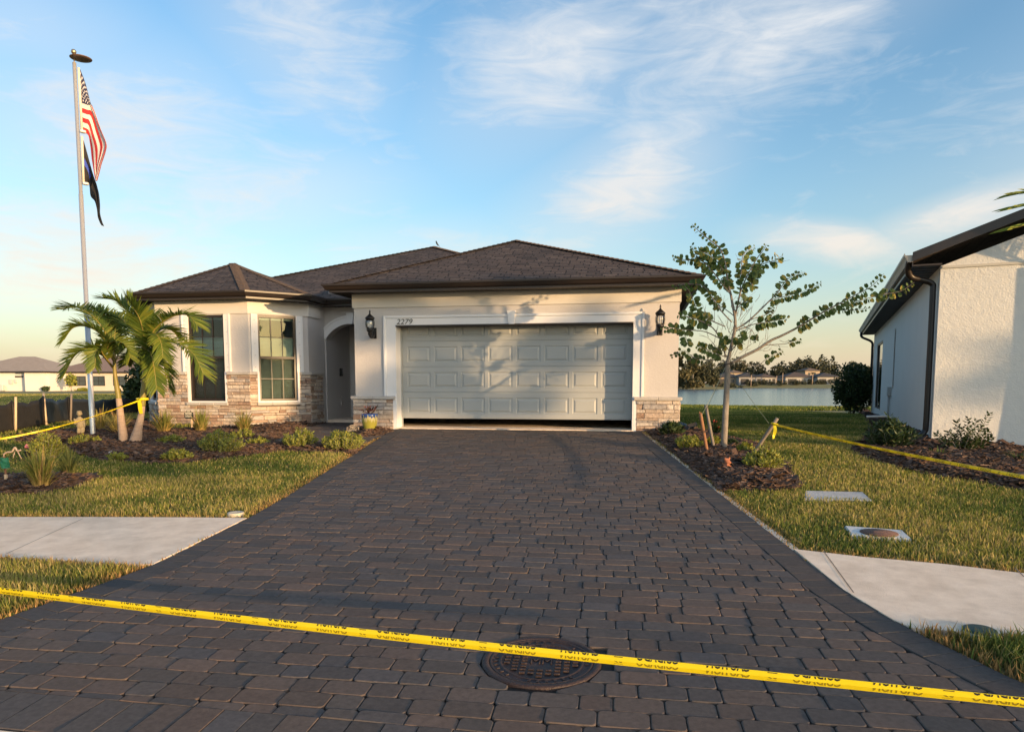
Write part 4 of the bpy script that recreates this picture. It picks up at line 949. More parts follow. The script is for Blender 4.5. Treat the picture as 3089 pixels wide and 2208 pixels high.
# gutters, fascia, soffit
GP = [(-3.66, 1.80), (-3.66, -.49), (3.58, -.49), (3.58, 13.2)]
EP = [(-9.72, 22), (-9.72, 1.85), (-9.42, 1.85), (-9.42, 1.04), (-8.455, .07), (-5.815, .07), (-4.85, 1.04), (-4.85, 1.87), (-3.64, 1.87)]
gprof = [(0, 3.462), (.055, 3.462), (.075, 3.485), (.092, 3.522), (.118, 3.540), (.120, 3.575), (.112, 3.575), (.108, 3.548), (0, 3.548)]
mb = MB(); mb.sweep(GP, gprof, closed_prof=True); mb.sweep(EP, gprof, closed_prof=True); gt = mb.build('gutter', K['bronze'], HOUSE)
mb = MB(); fp = [(-.001, 3.418), (-.001, 3.57), (-.025, 3.57), (-.025, 3.418)]; mb.sweep(GP, fp, closed_prof=True); mb.sweep(EP, fp, closed_prof=True); mb.build('fascia', K['bronze'], HOUSE)
mb = MB()
for path, dep in ((GP, .56), (EP, .62)):
    mb.sweep(path, [(-.026, SOF - .012), (-dep, SOF - .012)])
    P = [Vector(p) for p in path]
    for a_, b_ in zip(P[:-1], P[1:]):
        Ln = (b_ - a_).length; d = (b_ - a_) / Ln; nn = Vector((d.y, -d.x))
        for k in range(1, int(Ln / .10)):
            c_ = a_ + d * (k * .10); w_ = .006; q0 = c_ - nn * .03; q1 = c_ - nn * min(dep - .14, .42)
            mb.add([(q0.x - d.x * w_, q0.y - d.y * w_, SOF - .0125), (q0.x + d.x * w_, q0.y + d.y * w_, SOF - .0125), (q1.x + d.x * w_, q1.y + d.y * w_, SOF - .0125), (q1.x - d.x * w_, q1.y - d.y * w_, SOF - .0125), (q0.x, q0.y, SOF - .021), (q1.x, q1.y, SOF - .021)], [(0, 4, 5, 3), (4, 1, 2, 5), (0, 1, 4)])
mb.build('soffit', K['soffit'], HOUSE)
# wall lanterns
def lantern(u, parent, z=2.66):
    mb = MB(); c = (u, -.235, z)
    mb.box(u - .055, u + .055, -.018, -.001, z - .14, z + .08, bev=.006)
    mb.tube(catmull([(u, -.01, z - .03), (u, -.10, z - .11), (u, -.21, z - .10), (u, -.235, z - .02)], 6), [.03, .032, .034, .034, .035, .036, .036, .036, .036, .036, .036, .034, .034, .034, .034, .034, .034, .034, .034], 10)
    mb.tube([(u - .02, -.05, z - .06), (u - .02, -.14, z - .085)], .012, 6)
    mb.lathe([(.022, -.11), (.05, -.06), (.04, -.03), (.062, -.01), (.072, .02), (.074, .045), (.05, .05)], c, 16)
    mb.lathe([(.085, .222), (.088, .245), (.098, .250), (.098, .262), (.075, .290), (.045, .315), (.022, .335), (.018, .35), (.012, .36), (.016, .375), (.017, .39), (.010, .41), (.003, .425)], c, 16)
    for i in range(8):
        a = 2 * math.pi * i / 8 + .2; mb.tube([Vector(c) + Vector((r * math.cos(a), r * math.sin(a), h)) for r, h in ((.074, .045), (.088, .09), (.094, .14), (.090, .19), (.082, .235))], .0042, 5)
    w = mb.build('wall_lantern', K['black'], parent)
    g = MB(); g.lathe([(.066, .048), (.079, .09), (.085, .14), (.081, .19), (.074, .225)], c, 20); g.build('glass_globe', K['lampglass'], w)
    g = MB(); g.tube([Vector(c) + Vector((0, 0, .05)), Vector(c) + Vector((0, 0, .12))], .012, 8); g.ell(Vector(c) + Vector((0, 0, .15)), (.016, .016, .035)); g.build('bulb', K['white'], w)
lantern(-2.905, HOUSE); lantern(2.905, HOUSE)

# ------------------------------------------------------------------ the neighbouring house on the right
NB = thing('house', 'pale cream stucco house on the right with dark brown eaves and downspout', 'house', (NX, NY, 0), -NPSI)
NE = 3.70
mb = MB()
wall_holes(mb, (0, 0), (11, 0), .3, 3.50, [(1.72, 3.6, 1.36, 2.95)], .1)
wall_holes(mb, (0, 18), (0, 0), .3, 3.50, [(18 - 8.45, 18 - 8.05, 1.45, 3.05), (18 - 15.8, 18 - 12.9, .72, 3.0)], .1)
mb.add([(0, 0, 3.50), (11, 0, 3.50), (5.5, 0, 5.56)], [(0, 1, 2)]); mb.add([(11, 0, .3), (11, 18, .3), (11, 18, 3.5), (11, 0, 3.5)], [(0, 1, 2, 3)])
mb.build('wall', K['cream'], NB)
MB().box(.02, 11, -.022, 0, 3.46, 3.50).build('gable_band', mat('band_trim', (.50, .475, .41), .9), NB)
mb = MB(); sl = .375
rp = [(-.42, NE - .02), (5.5, NE - .02 + sl * 5.92)]
def roofslab(x0, z0, x1, z1, t):
    mb.add([(x0, -.17, z0), (x1, -.17, z1), (x1, 18.4, z1), (x0, 18.4, z0), (x0, -.17, z0 - t), (x1, -.17, z1 - t), (x1, 18.4, z1 - t), (x0, 18.4, z0 - t)], [(0, 1, 2, 3), (7, 6, 5, 4), (0, 4, 5, 1), (3, 2, 6, 7), (0, 3, 7, 4)])
roofslab(-.42, NE, 5.5, NE + sl * 5.92, .11); roofslab(11.42, NE, 5.5, NE + sl * 5.92, .11)
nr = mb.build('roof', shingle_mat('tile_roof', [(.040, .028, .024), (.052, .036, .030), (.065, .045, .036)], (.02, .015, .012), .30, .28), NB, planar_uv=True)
mb = MB(); mb.add([(-.43, -.195, NE - .125), (5.5, -.195, NE - .125 + sl * 5.93), (5.5, -.195, NE + .022 + sl * 5.93), (-.43, -.195, NE + .022), (-.43, -.173, NE - .125), (5.5, -.173, NE - .125 + sl * 5.93), (5.5, -.173, NE + .022 + sl * 5.93), (-.43, -.173, NE + .022)], [(0, 1, 2, 3), (3, 2, 6, 7), (0, 4, 5, 1), (0, 3, 7, 4)])
mb.build('rake_board', K['bronze'], nr)
mb = MB(); mb.sweep([(-.42, 18.4), (-.42, -.17)], [(0, NE - .13), (.07, NE - .13), (.10, NE - .07), (.13, NE - .03), (.13, NE + .01), (.12, NE + .01), (.115, NE - .02), (0, NE - .02)], closed_prof=True)
mb.build('gutter', mat('pale_gutter', (.36, .32, .26), .45, (.42, .37, .30), 5), NB)
mb = MB(); mb.box(-.415, .0, -.16, 18.3, NE - .20, NE - .175); 
for k in range(60): mb.box(-.40, -.01, -.14 + k * .3, -.13 + k * .3, NE - .206, NE - .2005)
mb.build('soffit', K['soffit'], NB)
MB().box(-.43, -.415, -.165, 18.3, NE - .20, NE - .02).build('fascia', K['bronze'], NB)
def downspout(pts, r):
    mb = MB(); q = catmull(pts, 6); mb.tube(q, r, 8, flat=.8); return mb.build('downspout', K['bronze'], NB)
downspout([(-.46, -.05, NE - .10), (-.47, .02, NE - .24), (-.40, .10, NE - .35), (-.22, .16, NE - .40), (-.09, .18, NE - .46), (-.075, .18, NE - .60), (-.07, .18, 2.4), (-.07, .18, 1.6), (-.07, .18, .92), (-.09, .18, .78), (-.2, .12, .68), (-.42, -.02, .63)], .052)
downspout([(-.46, 18.0, NE - .10), (-.44, 17.9, NE - .3), (-.1, 17.8, NE - .5), (-.06, 17.8, NE - .8), (-.06, 17.8, 2.0), (-.06, 17.8, .7)], .05)
def nwin(face, s0, s1, z0, z1):
    mb = MB(); t = .05
    def bx(a, b, c, d, y0, y1, m_): 
        if face == 'f': mb.box(a, b, y0, y1, c, d, m_)
        else: mb.box(y0, y1, a, b, c, d, m_)
    bx(s0, s0 + t, z0, z1, .02, .08, 0); bx(s1 - t, s1, z0, z1, .02, .08, 0); bx(s0 + t, s1 - t, z0, z0 + t, .02, .08, 0); bx(s0 + t, s1 - t, z1 - t, z1, .02, .08, 0)
    w = mb.build('window', K['bronze'], NB); mb = MB(); bx(s0 + t, s1 - t, z0 + t, z1 - t, .05, .054, 0); mb.build('pane', K['glass'], w)
    mb = MB(); bx(s0, s1, z0, z1, .099, .11, 0); mb.build('blind', K['dark'], w); return w
w = nwin('f', 1.72, 3.6, 1.36, 2.95); nwin('s', 8.05, 8.45, 1.45, 3.05); nwin('s', 12.9, 15.8, .72, 3.0)
MB().box(1.58, 3.75, -.06, .0, 1.21, 1.355, bev=.01).build('window_sill', mat('tan_sill', (.36, .29, .20), .9), w)
mb = MB(); mb.box(-.10, -.001, 8.6, 8.9, 1.25, 1.5, bev=.01); mb.tube([(-.05, 8.75, .5), (-.05, 8.75, 1.25)], .03, 8); mb.build('utility_meter', mat('meter_paint', (.45, .45, .42), .7), NB)
mb = MB(); pa, pb = gnd(2678, 1290), gnd(2633, 1272); mb.tube([(pa.x, pa.y, pa.z - .1), (pa.x, pa.y, pa.z + .22), (pa.x - .02, pa.y, pa.z + .25), (pa.x - .42, pa.y + .1, pa.z + .235)], .024, 10)
tag(mb.build('drain_pipe', K['white']), 'white plastic drain pipe elbow beside the neighbouring cream wall', 'pipe')

# ------------------------------------------------------------------ planting
def perp(t):
    a = Vector((0, 0, 1)) if abs(t.z) < .9 else Vector((1, 0, 0)); s = t.cross(a).normalized(); return s, s.cross(t).normalized()
def leaf_diamond(mb, p, d, w, L, Wd, fold=.25):
    n = d.cross(w).normalized(); m = p + d * (L * .45)
    mb.add([p, m + w * (Wd / 2) + n * (fold * Wd), p + d * L, m - w * (Wd / 2) + n * (fold * Wd)], [(0, 1, 2), (0, 2, 3)])
def rv(s=1.0): return Vector((rnd.gauss(0, s), rnd.gauss(0, s), rnd.gauss(0, s)))
def shrub(name, label, px, py, hw, h, leafm, stems=46, leaf=.036, lw=.5, pairs=9, group=None, up=.55, base=None, stemc='bark'):
    b = base or gnd(px, py); k = b.y / FPX; rx = hw * k; H = h * k * 1.08; leaf *= 1.25; stems = int(stems * 1.25)
    t = thing(name, label, 'shrub', b, 0, group); st = MB(); fo = MB()
    for i in range(stems):
        a = rnd.uniform(0, 2 * math.pi); r = math.sqrt(rnd.random()); top = Vector((math.cos(a) * rx * r, math.sin(a) * rx * .85 * r, H * (1 - .55 * r * r) * rnd.uniform(.72, 1.08)))
        p0 = Vector((top.x * .22, top.y * .22, 0)); c = [p0, p0.lerp(top, .5) + Vector((top.x * .12, top.y * .12, -.05 * H)) + rv(.012), top]
        q = catmull(c, 4); st.tube(q, [.005 - .0004 * j for j in range(len(q))], 4, cap=False)
        for j in range(pairs):
            s = .30 + .72 * j / (pairs - 1); s = min(s, .999); f = s * (len(q) - 1); i0 = int(f); p = q[i0].lerp(q[min(i0 + 1, len(q) - 1)], f - i0); tg = (q[min(i0 + 1, len(q) - 1)] - q[i0]).normalized()
            sd, up_ = perp(tg); rot = j * 1.6 + rnd.random()
            for z in (0, math.pi):
                o = sd * math.cos(rot + z) + up_ * math.sin(rot + z); d = (o * .85 + tg * up + Vector((0, 0, .25)) + rv(.15)).normalized(); w = d.cross(tg + rv(.3)).normalized()
                leaf_diamond(fo, p, d, w, leaf * rnd.uniform(.7, 1.25), leaf * lw * rnd.uniform(.8, 1.2))
    st.build('stems', K[stemc], t); fo.build('foliage', K[leafm], t); return t
IX = 'low ixora shrubs in the mulch beds'
for L_, px, py, hw, h, n in [
    ('lime green low shrub behind the straw clump at the left edge', 145, 1384, 52, 72, 60), ('flat lime shrub in front of the flagpole foot', 255, 1341, 46, 27, 34),
    ('bushiest lime shrub, midway between palm and walkway', 668, 1370, 68, 66, 100), ('small lime shrub under the clump by the bay corner', 731, 1329, 36, 31, 30),
    ('small sparse shrub at the lower corner of the walkway', 778, 1347, 34, 26, 26), ('spiky lime shrub growing over the front edge of the walkway', 905, 1352, 54, 54, 56),
    ('lime shrub at the driveway edge in front of the plaque', 1035, 1357, 64, 56, 80), ('flat lime shrub right of the palm base', 520, 1342, 48, 25, 34),
    ('low lime shrub at the lawn edge, below the palm bed', 537, 1389, 44, 31, 42), ('tiny sparse shrub beside a pale stone left of the palm base', 350, 1390, 32, 21, 18),
    ('lime shrub at the left of the red brown stake', 2078, 1358, 44, 43, 56), ('small lime shrub behind the leaning stake', 2248, 1371, 26, 33, 28),
    ('large lime and rust tinged shrub in front of the leaning stake', 2300, 1419, 62, 64, 90), ('thin lime shrub between grey stake and tree trunk', 2152, 1350, 20, 34, 20)]:
    shrub('ixora_shrub', L_, px, py, hw, h, 'leafy', n, group=IX, leaf=.040)
shrub('low_shrub', 'dark low shrub just right of the slender tree trunk', 2207, 1351, 22, 26, 'leafd', 26)
shrub('broadleaf_shrub', 'dark glossy shrub against the right stone pier of the garage', 2026, 1318, 32, 44, 'leafd', 34, leaf=.085, lw=.36, pairs=6)
t = shrub('flowering_plant', 'leafy plant with red blooms behind the grey stake', 2156, 1314, 17, 42, 'leafd', 16, leaf=.075, lw=.36, pairs=6)
fm = mat('red_petals', (.42, .04, .025), .6, (.5, .08, .04), 30, trans=.2)
for (px, py) in ((2157.4, 1272), (2166.5, 1292)):
    p = at_y(px, py, t.location.y - .05) - t.location; mb = MB()
    for i in range(26): d = Vector((rnd.gauss(0, 1), rnd.gauss(0, 1), rnd.uniform(-.2, 1.2))).normalized(); leaf_diamond(mb, p + d * .012, d, perp(d)[0], .035, .026)
    mb.build('bloom', fm, t)
shrub('hedge_shrub', 'rounded broadleaf shrub at the neighbouring downspout outlet', 2688, 1354, 72, 86, 'leafd', 44, leaf=.085, lw=.45, pairs=8)
def upright(label, px, py, tips, Y=None):
    b = gnd(px, py); t = thing('upright_shrub', label, 'shrub', b); st = MB(); fo = MB()
    for (tx, ty) in tips:
        top = at_y(tx, ty, b.y + rnd.uniform(-.15, .15)) - b; p0 = Vector((top.x * .25, rnd.uniform(-.08, .08), 0)); q = catmull([p0, p0.lerp(top, .55) + Vector((top.x * .08, 0, 0)), top], 6); st.tube(q, [.008 - .0005 * j for j in range(len(q))], 5)
        for j in range(15):
            s = .22 + .78 * j / 14; f = min(s, .999) * (len(q) - 1); i0 = int(f); p = q[i0].lerp(q[i0 + 1], f - i0); tg = (q[i0 + 1] - q[i0]).normalized(); sd, u_ = perp(tg); rot = j * 1.9
            for z in (0, math.pi):
                o = sd * math.cos(rot + z) + u_ * math.sin(rot + z); d = (o + tg * .5 + rv(.12)).normalized(); w = d.cross(tg).normalized(); leaf_diamond(fo, p, d, w, rnd.uniform(.075, .115) * (1.1 - .35 * s), .042)
    st.build('stems', K['bark'], t); fo.build('foliage', K['leafd'], t)
upright('upright leafy shrub against the lit front wall of the cream house', 2900, 1367, [(2985, 1246), (2921, 1262), (2948, 1268), (2886, 1270), (2860, 1300), (2825, 1306), (2900, 1290), (2965, 1290), (2980, 1300), (2930, 1295), (2880, 1310), (2950, 1320), (2845, 1320), (2990, 1318), (2912, 1322)])

def cloud(mb_or_none, ells, n, size, seed=0, squash=.55, gaps=.5, wob=1.4):
    """leaf sized faces spread through ellipsoids (cx,cy,cz,rx,ry,rz); returns V,F arrays"""
    rs = np.random.RandomState(seed); P = []
    w = np.array([e[3] * e[4] * e[5] for e in ells]) ** .7; w = w / w.sum()
    for e, k in zip(ells, (w * n).astype(int)):
        d = rs.normal(size=(k, 3)); d /= np.linalg.norm(d, axis=1)[:, None]; r = rs.rand(k) ** .42
        nn = np.array([mnoise.noise(Vector(x) * wob + Vector((seed * 3.1, e[0] * .7, e[2]))) for x in d]); r = r * (1 + .38 * nn)
        q = d * r[:, None] * np.array(e[3:6]) + np.array(e[:3])
        g = np.array([mnoise.noise(Vector(x) * (2.2 / max(e[3:6])) * 1.6 + Vector((seed, 5.0, 2.0))) for x in q]); P.append(q[g > -gaps * .55])
    P = np.concatenate(P); n = len(P); a = rs.normal(size=(n, 3)); a /= np.linalg.norm(a, axis=1)[:, None]; b = rs.normal(size=(n, 3)); b -= a * (a * b).sum(1)[:, None]; b /= np.linalg.norm(b, axis=1)[:, None]
    L = size * rs.uniform(.6, 1.4, n)[:, None]; Wd = L * squash
    V = np.concatenate([P - a * L, P + b * Wd, P + a * L, P - b * Wd]); i = np.arange(n); return V, [np.stack([i, i + n, i + 2 * n, i + 3 * n], 1)]
def tree(name, label, cat, base, trunk, ells, n, size, leafm, seed, group=None, kind=None, gaps=.5, barkm='bark', squash=.55):
    t = thing(name, label, cat, base, 0, group); mb = MB()
    for pts, r0, r1 in trunk: q = catmull(pts, 5); mb.tube(q, [r0 + (r1 - r0) * i / (len(q) - 1) for i in range(len(q))], 7)
    if mb.v: mb.build('trunk', K[barkm], t)
    V, F = cloud(None, ells, n, size, seed, squash, gaps); np_mesh('crown', V, F, K[leafm], t); return t
# rounded bush by the corner of the neighbour, dark bush behind the palm
b = gnd(2572, 1250)
tree('round_bush', 'tall dark rounded bush at the back corner of the cream house', 'bush', b, [([(0, 0, 0), (.05, 0, .5), (-.2, .1, 1.2)], .03, .012), ([(0.05, 0, 0), (.2, 0, .6), (.35, .1, 1.2)], .025, .01), ([(-.05, .02, 0), (-.25, 0, .5), (-.4, .1, 1.0)], .025, .01)],
     [(0, 0, 1.10, .78, .7, .85), (.12, 0, 1.55, .52, .5, .46), (-.42, .0, .85, .42, .4, .6), (.48, 0, .9, .42, .4, .6), (.05, 0, .45, .5, .4, .38)], 8500, .052, 'leafd', 3, gaps=.7)
b = Vector((-12.2, 24.0, float(gz(-12.2, 24.0))))
tree('dense_bush', 'dark green bush seen between the two palm trunks', 'bush', b, [([(0, 0, 0), (.05, 0, .6), (-.1, .1, 1.2)], .04, .015)], [(0, 0, .95, .62, .6, .75), (.15, 0, 1.45, .40, .4, .42), (-.35, 0, .6, .4, .4, .5), (.38, 0, .55, .36, .4, .5)], 3200, .075, 'leafd', 5, gaps=.7)

def clump(label, px, py, hpx, sp, n, greens, group=None, cat='grass clump', droop=.35, w=.008, base=None):
    n = int(n * 1.5); b = base or gnd(px, py); k = b.y / FPX; H = hpx * k * 1.42; S = sp * k * 1.15; V, F4, F3, C = [], [], [], []
    for i in range(n):
        a = NR.uniform(0, 2 * np.pi); r = NR.rand() ** .7; h = H * NR.uniform(.45, 1.05) * (1 - .25 * r); out = S * r * NR.uniform(.7, 1.15); rb = NR.uniform(0, .06 + S * .06); ww = w * NR.uniform(.6, 1.3)
        dx, dy = np.cos(a), np.sin(a); fx, fy = np.cos(a + 1.57 + NR.normal(0, .5)), np.sin(a + 1.57 + NR.normal(0, .5)); dr = droop * NR.rand(); b0 = len(V); ns = 5; dry = NR.rand() < greens[2]
        for j in range(ns + 1):
            s = j / ns; q = out * s ** 1.7; z = h * (s - dr * s ** 3) ; wj = ww * (1 - s ** 2.5) + .0003
            c = np.array(greens[0]) * (1 - min(1, s * 1.6)) + np.array(greens[1]) * min(1, s * 1.6); c = np.array(greens[0]) * .9 if dry else c; c = c * NR.uniform(.9, 1.1)
            for sg in (-1, 1): V.append((rb * dx + q * dx + sg * fx * wj, rb * dy + q * dy + sg * fy * wj, z - .01)); C.append(c)
        for j in range(ns): F4.append((b0 + 2 * j, b0 + 2 * j + 1, b0 + 2 * j + 3, b0 + 2 * j + 2))
    o = np_mesh('grass_clump', V, [np.array(F4)], K['straw'], col=np.array(C)); o.location = b; tag(o, label, cat, group); return o
ST, GN, GY = (.55, .35, .13), (.22, .23, .05), (.42, .36, .10)
GCG = 'ornamental grass clumps in the beds'
clump('largest grass clump, straw coloured at its base, beside the green marker stake', 124, 1476, 122, 62, 240, (ST, GN, .18), GCG, w=.008)
clump('darker green grass clump just right of the large straw based one', 207, 1440, 80, 42, 140, ((.2, .18, .06), (.085, .105, .03), .05), GCG, w=.008)
clump('narrow straw coloured grass clump right behind the flagpole', 303, 1303, 70, 34, 150, (ST, GY, .2), GCG)
clump('wide straw coloured grass clump behind the left palm trunk', 357, 1313, 70, 50, 170, (ST, GY, .2), GCG)
clump('grass clump at the left corner of the stone bay', 495, 1311, 74, 50, 190, (ST, GN, .15), GCG)
clump('grass clump right of the small dark yard sign', 607, 1309, 72, 34, 170, (ST, GN, .12), GCG)
clump('grass clump in front of the right corner of the bay', 736, 1305, 62, 38, 160, (ST, GN, .15), GCG)
clump('bright green tuft in the mulch before the cream house', 2836, 1378, 30, 36, 60, ((.08, .10, .03), (.10, .15, .035), .0), GCG, w=.007, droop=.6)
clump('dark grassy tuft at the right edge of the mulch', 3074, 1396, 40, 45, 70, ((.05, .07, .02), (.07, .10, .03), .0), GCG, w=.007, droop=.6)

# ------------------------------------------------------------------ the twin trunk palm
PB = gnd(394, 1340); PY = PB.y
def pq(cx, cy, dy=0.0): return at_y(120 + cx / 3.1232, 840 + cy / 3.1232, PY + dy) - PB
PALM = thing('palm_tree', 'young palm with two ringed trunks from one base in the left bed', 'palm', PB)
pm = PY / FPX / 3.1232                            # metres per crop pixel
def ptrunk(pts, rad):
    q = catmull([pq(*p) for p in pts], 8); rr = []
    for i in range(len(q)):
        f = i / 8; i0 = min(int(f), len(rad) - 2); rr.append((rad[i0] + (rad[i0 + 1] - rad[i0]) * (f - i0)) * pm)
    return q, rr
q, rr = ptrunk([(795, 1585), (788, 1500), (768, 1350), (752, 1200), (742, 1130)], [46, 42, 34, 28, 25]); MBt = MB()
def ringed(q, rr):
    mb = MB(); Q, R_ = [], []
    for i in range(len(q) - 1):
        for k in range(4): s = k / 4; Q.append(q[i].lerp(q[i + 1], s)); R_.append((rr[i] + (rr[i + 1] - rr[i]) * s) * (1.035 if k == 0 else .985))
    Q.append(q[-1]); R_.append(rr[-1]); mb.tube(Q, R_, 14); return mb
ringed(q, rr).build('trunk', K['ptrunk'], PALM)
q, rr = ptrunk([(742, 1130), (732, 1060), (716, 960), (706, 880), (702, 780), (700, 700)], [26, 25, 19, 17, 14, 8]); MB().tube(q, rr, 12).build('crownshaft', K['cshaft'], PALM)
q, rr = ptrunk([(890, 1590, -.05), (905, 1520, -.05), (930, 1400, -.03), (952, 1300, 0), (966, 1200, 0)], [60, 54, 36, 29, 26]); ringed(q, rr).build('trunk', K['ptrunk'], PALM)
q, rr = ptrunk([(966, 1200, 0), (976, 1080, 0), (984, 980, 0), (987, 860, 0), (992, 760, 0), (998, 660, 0)], [27, 28, 22, 18, 16, 9]); MB().tube(q, rr, 12).build('crownshaft', K['cshaft'], PALM)
def frond(pts, L=.33, n=66, t0=.16, vee=.35, seed=0):
    q = catmull([pq(*p) for p in pts], 10); k = len(q); mb = MB(); lf = MB(); r = random.Random(seed)
    mb.tube(q, [.013 * (1 - .85 * i / (k - 1)) + .0015 for i in range(k)], 6)
    o = mb.build('frond', K['rachis'], PALM)
    c0 = q[0]
    for i in range(n):
        t = t0 + (1 - t0) * i / (n - 1); f = min(t, .9999) * (k - 1); i0 = int(f); p = q[i0].lerp(q[i0 + 1], f - i0); tg = (q[min(i0 + 2, k - 1)] - q[max(i0 - 1, 0)]).normalized()
        ref = Vector((0, 0, 1)) + (p - c0) * .25 + Vector((0, -.15, 0)); N_ = (ref - tg * ref.dot(tg)).normalized(); sd = tg.cross(N_).normalized()
        ln = L * 1.2 * (.42 + .58 * math.sin(math.pi * min(1, .18 + .74 * ((t - t0) / (1 - t0))))) * r.uniform(.9, 1.08)
        for s in (-1, 1):
            d = (sd * s * .80 + N_ * vee * r.uniform(.6, 1.3) + tg * (.42 + .5 * t) + Vector((r.gauss(0, .07), r.gauss(0, .07), r.gauss(0, .07)))).normalized(); g = r.uniform(.06, .26); w0 = .0135 * r.uniform(.85, 1.2); wv = (tg - d * tg.dot(d)).normalized(); nv = d.cross(wv)
            P = []; 
            for j in range(5): u = j / 4; P.append(p + d * (ln * u) - Vector((0, 0, 1)) * (g * ln * u * u))
            W_ = [w0 * .55, w0, w0 * .95, w0 * .6, .0006]; vs = []
            for a_, b_ in zip(P, W_): vs += [a_ - wv * b_, a_ + nv * (b_ * .35), a_ + wv * b_]
            fs = []
            for j in range(4): fs += [(3 * j, 3 * j + 1, 3 * j + 4, 3 * j + 3), (3 * j + 1, 3 * j + 2, 3 * j + 5, 3 * j + 4)]
            lf.add(vs, fs)
    lf.build('leaflets', K['palm'], o)
LEFTC, RIGHTC = (702, 790, 0), (994, 740, 0)
for i, (P, L) in enumerate([
    ([(694, 850, 0), (600, 735, -.15), (520, 660, -.3), (420, 670, -.42), (320, 740, -.5), (235, 900, -.55)], .34),
    ([LEFTC, (640, 610, -.1), (540, 500, -.2), (420, 450, -.3), (310, 470, -.38), (235, 570, -.42)], .33),
    ([LEFTC, (640, 560, .1), (540, 400, .2), (430, 310, .3), (320, 270, .4), (235, 290, .45)], .34),
    ([LEFTC, (690, 600, .2), (650, 450, .35), (600, 350, .45), (540, 290, .5)], .30),
    ([(696, 840, 0), (600, 720, -.3), (570, 660, -.45), (530, 700, -.55), (520, 830, -.6)], .24),
    ([LEFTC, (640, 680, -.3), (660, 610, -.45), (740, 600, -.5), (820, 640, -.5), (850, 740, -.5)], .27),
    ([(706, 800, 0), (760, 680, .1), (840, 640, .2), (910, 700, .25), (945, 830, .3)], .28),
    ([LEFTC, (730, 600, .25), (760, 470, .4), (770, 380, .5)], .28),
    ([RIGHTC, (950, 540, -.1), (890, 390, -.2), (800, 280, -.25), (710, 210, -.3), (620, 190, -.3)], .33),
    ([RIGHTC, (975, 520, -.2), (940, 380, -.35), (880, 270, -.45), (830, 190, -.5)], .34),
    ([RIGHTC, (930, 570, .2), (830, 440, .35), (730, 350, .5), (620, 330, .55)], .30),
    ([RIGHTC, (1060, 520, -.1), (1160, 410, -.2), (1280, 350, -.3), (1400, 350, -.35), (1480, 440, -.4)], .33),
    ([(1000, 800, 0), (1080, 660, -.15), (1200, 600, -.3), (1340, 630, -.4), (1460, 730, -.5), (1540, 900, -.55)], .36),
    ([(1000, 800, 0), (1060, 700, .0), (1130, 740, .1), (1190, 870, .15), (1215, 1010, .2)], .32),
    ([(998, 800, 0), (1030, 690, -.25), (1060, 760, -.35), (1085, 900, -.4), (1100, 1040, -.42)], .26),
    ([RIGHTC, (1030, 600, -.3), (1090, 530, -.5), (1140, 600, -.62), (1160, 740, -.65)], .28),
    ([(990, 800, 0), (930, 720, .15), (870, 730, .3), (830, 800, .4)], .25),
    ([RIGHTC, (1060, 560, .3), (1150, 480, .5), (1240, 490, .65), (1310, 560, .75)], .30),
    ([RIGHTC, (1000, 560, .4), (1030, 430, .6), (1080, 340, .75)], .30)]):
    frond(P, L, seed=i)
# spear leaves
mb = MB(); mb.tube([pq(700, 720), pq(705, 560), pq(712, 470, .02)], [.012, .007, .002], 6); mb.build('spear_leaf', K['rachis'], PALM)
mb = MB(); mb.tube([pq(998, 680), pq(985, 470), pq(975, 360, -.02)], [.012, .007, .002], 6); mb.build('spear_leaf', K['rachis'], PALM)
# the tip of a palm standing out of frame on the right
FB = Vector((9.15, 10.55, float(gz(9.15, 10.55)))); PT = thing('palm_tree', 'palm at the far right whose frond tips enter the picture over the roof', 'palm', FB)
MB().tube([(0, 0, 0), (.05, 0, 1.5), (.02, 0, 3.0)], [.13, .11, .09], 12).build('trunk', K['ptrunk'], PT)
def frond2(pts, L, seed):
    q = catmull(pts, 8); k = len(q); mb = MB(); lf = MB(); r = random.Random(seed); mb.tube(q, [.016 * (1 - .85 * i / (k - 1)) + .002 for i in range(k)], 6); o = mb.build('frond', K['rachis'], PT)
    for i in range(40):
        t = .15 + .85 * i / 39; f = min(t, .9999) * (k - 1); i0 = int(f); p = q[i0].lerp(q[i0 + 1], f - i0); tg = (q[min(i0 + 2, k - 1)] - q[max(i0 - 1, 0)]).normalized(); N_ = (Vector((0, 0, 1)) - tg * tg.z).normalized(); sd = tg.cross(N_)
        for s in (-1, 1):
            d = (sd * s * .55 + N_ * .15 + tg * .9 + rv(.06)).normalized(); ln = L * (.5 + .5 * math.sin(math.pi * min(1, .2 + .7 * t))); wv = N_; 
            P = [p + d * (ln * u / 3) - Vector((0, 0, .12 * ln * (u / 3) ** 2)) for u in range(4)]; W_ = [.006, .013, .010, .0008]; vs = []
            for a_, b_ in zip(P, W_): vs += [a_ - wv * b_, a_ + wv * b_]
            lf.add(vs, [(2 * j, 2 * j + 1, 2 * j + 3, 2 * j + 2) for j in range(3)])
    lf.build('leaflets', K['palm'], o)
tipc = at_y(3040, 640, 10.3) - FB
for i, (a, b_) in enumerate([((-.55, -.1, 3.75), tipc + Vector((.10, 0, .06))), ((-.5, -.35, 3.65), at_y(3055, 690, 10.1) - FB), ((.4, -.3, 3.8), (1.3, -.6, 3.4)), ((.2, .5, 3.9), (.7, 1.3, 3.6)), ((-.1, .6, 3.9), (-.2, 1.5, 3.8)), ((.0, -.6, 3.8), (.1, -1.3, 3.3)), ((-.30, .2, 3.95), at_y(3062, 585, 10.9) - FB)]):
    frond2([(0, 0, 3.0), Vector(a) * .5 + Vector((0, 0, 1.55)), a, b_], .42, 50 + i)

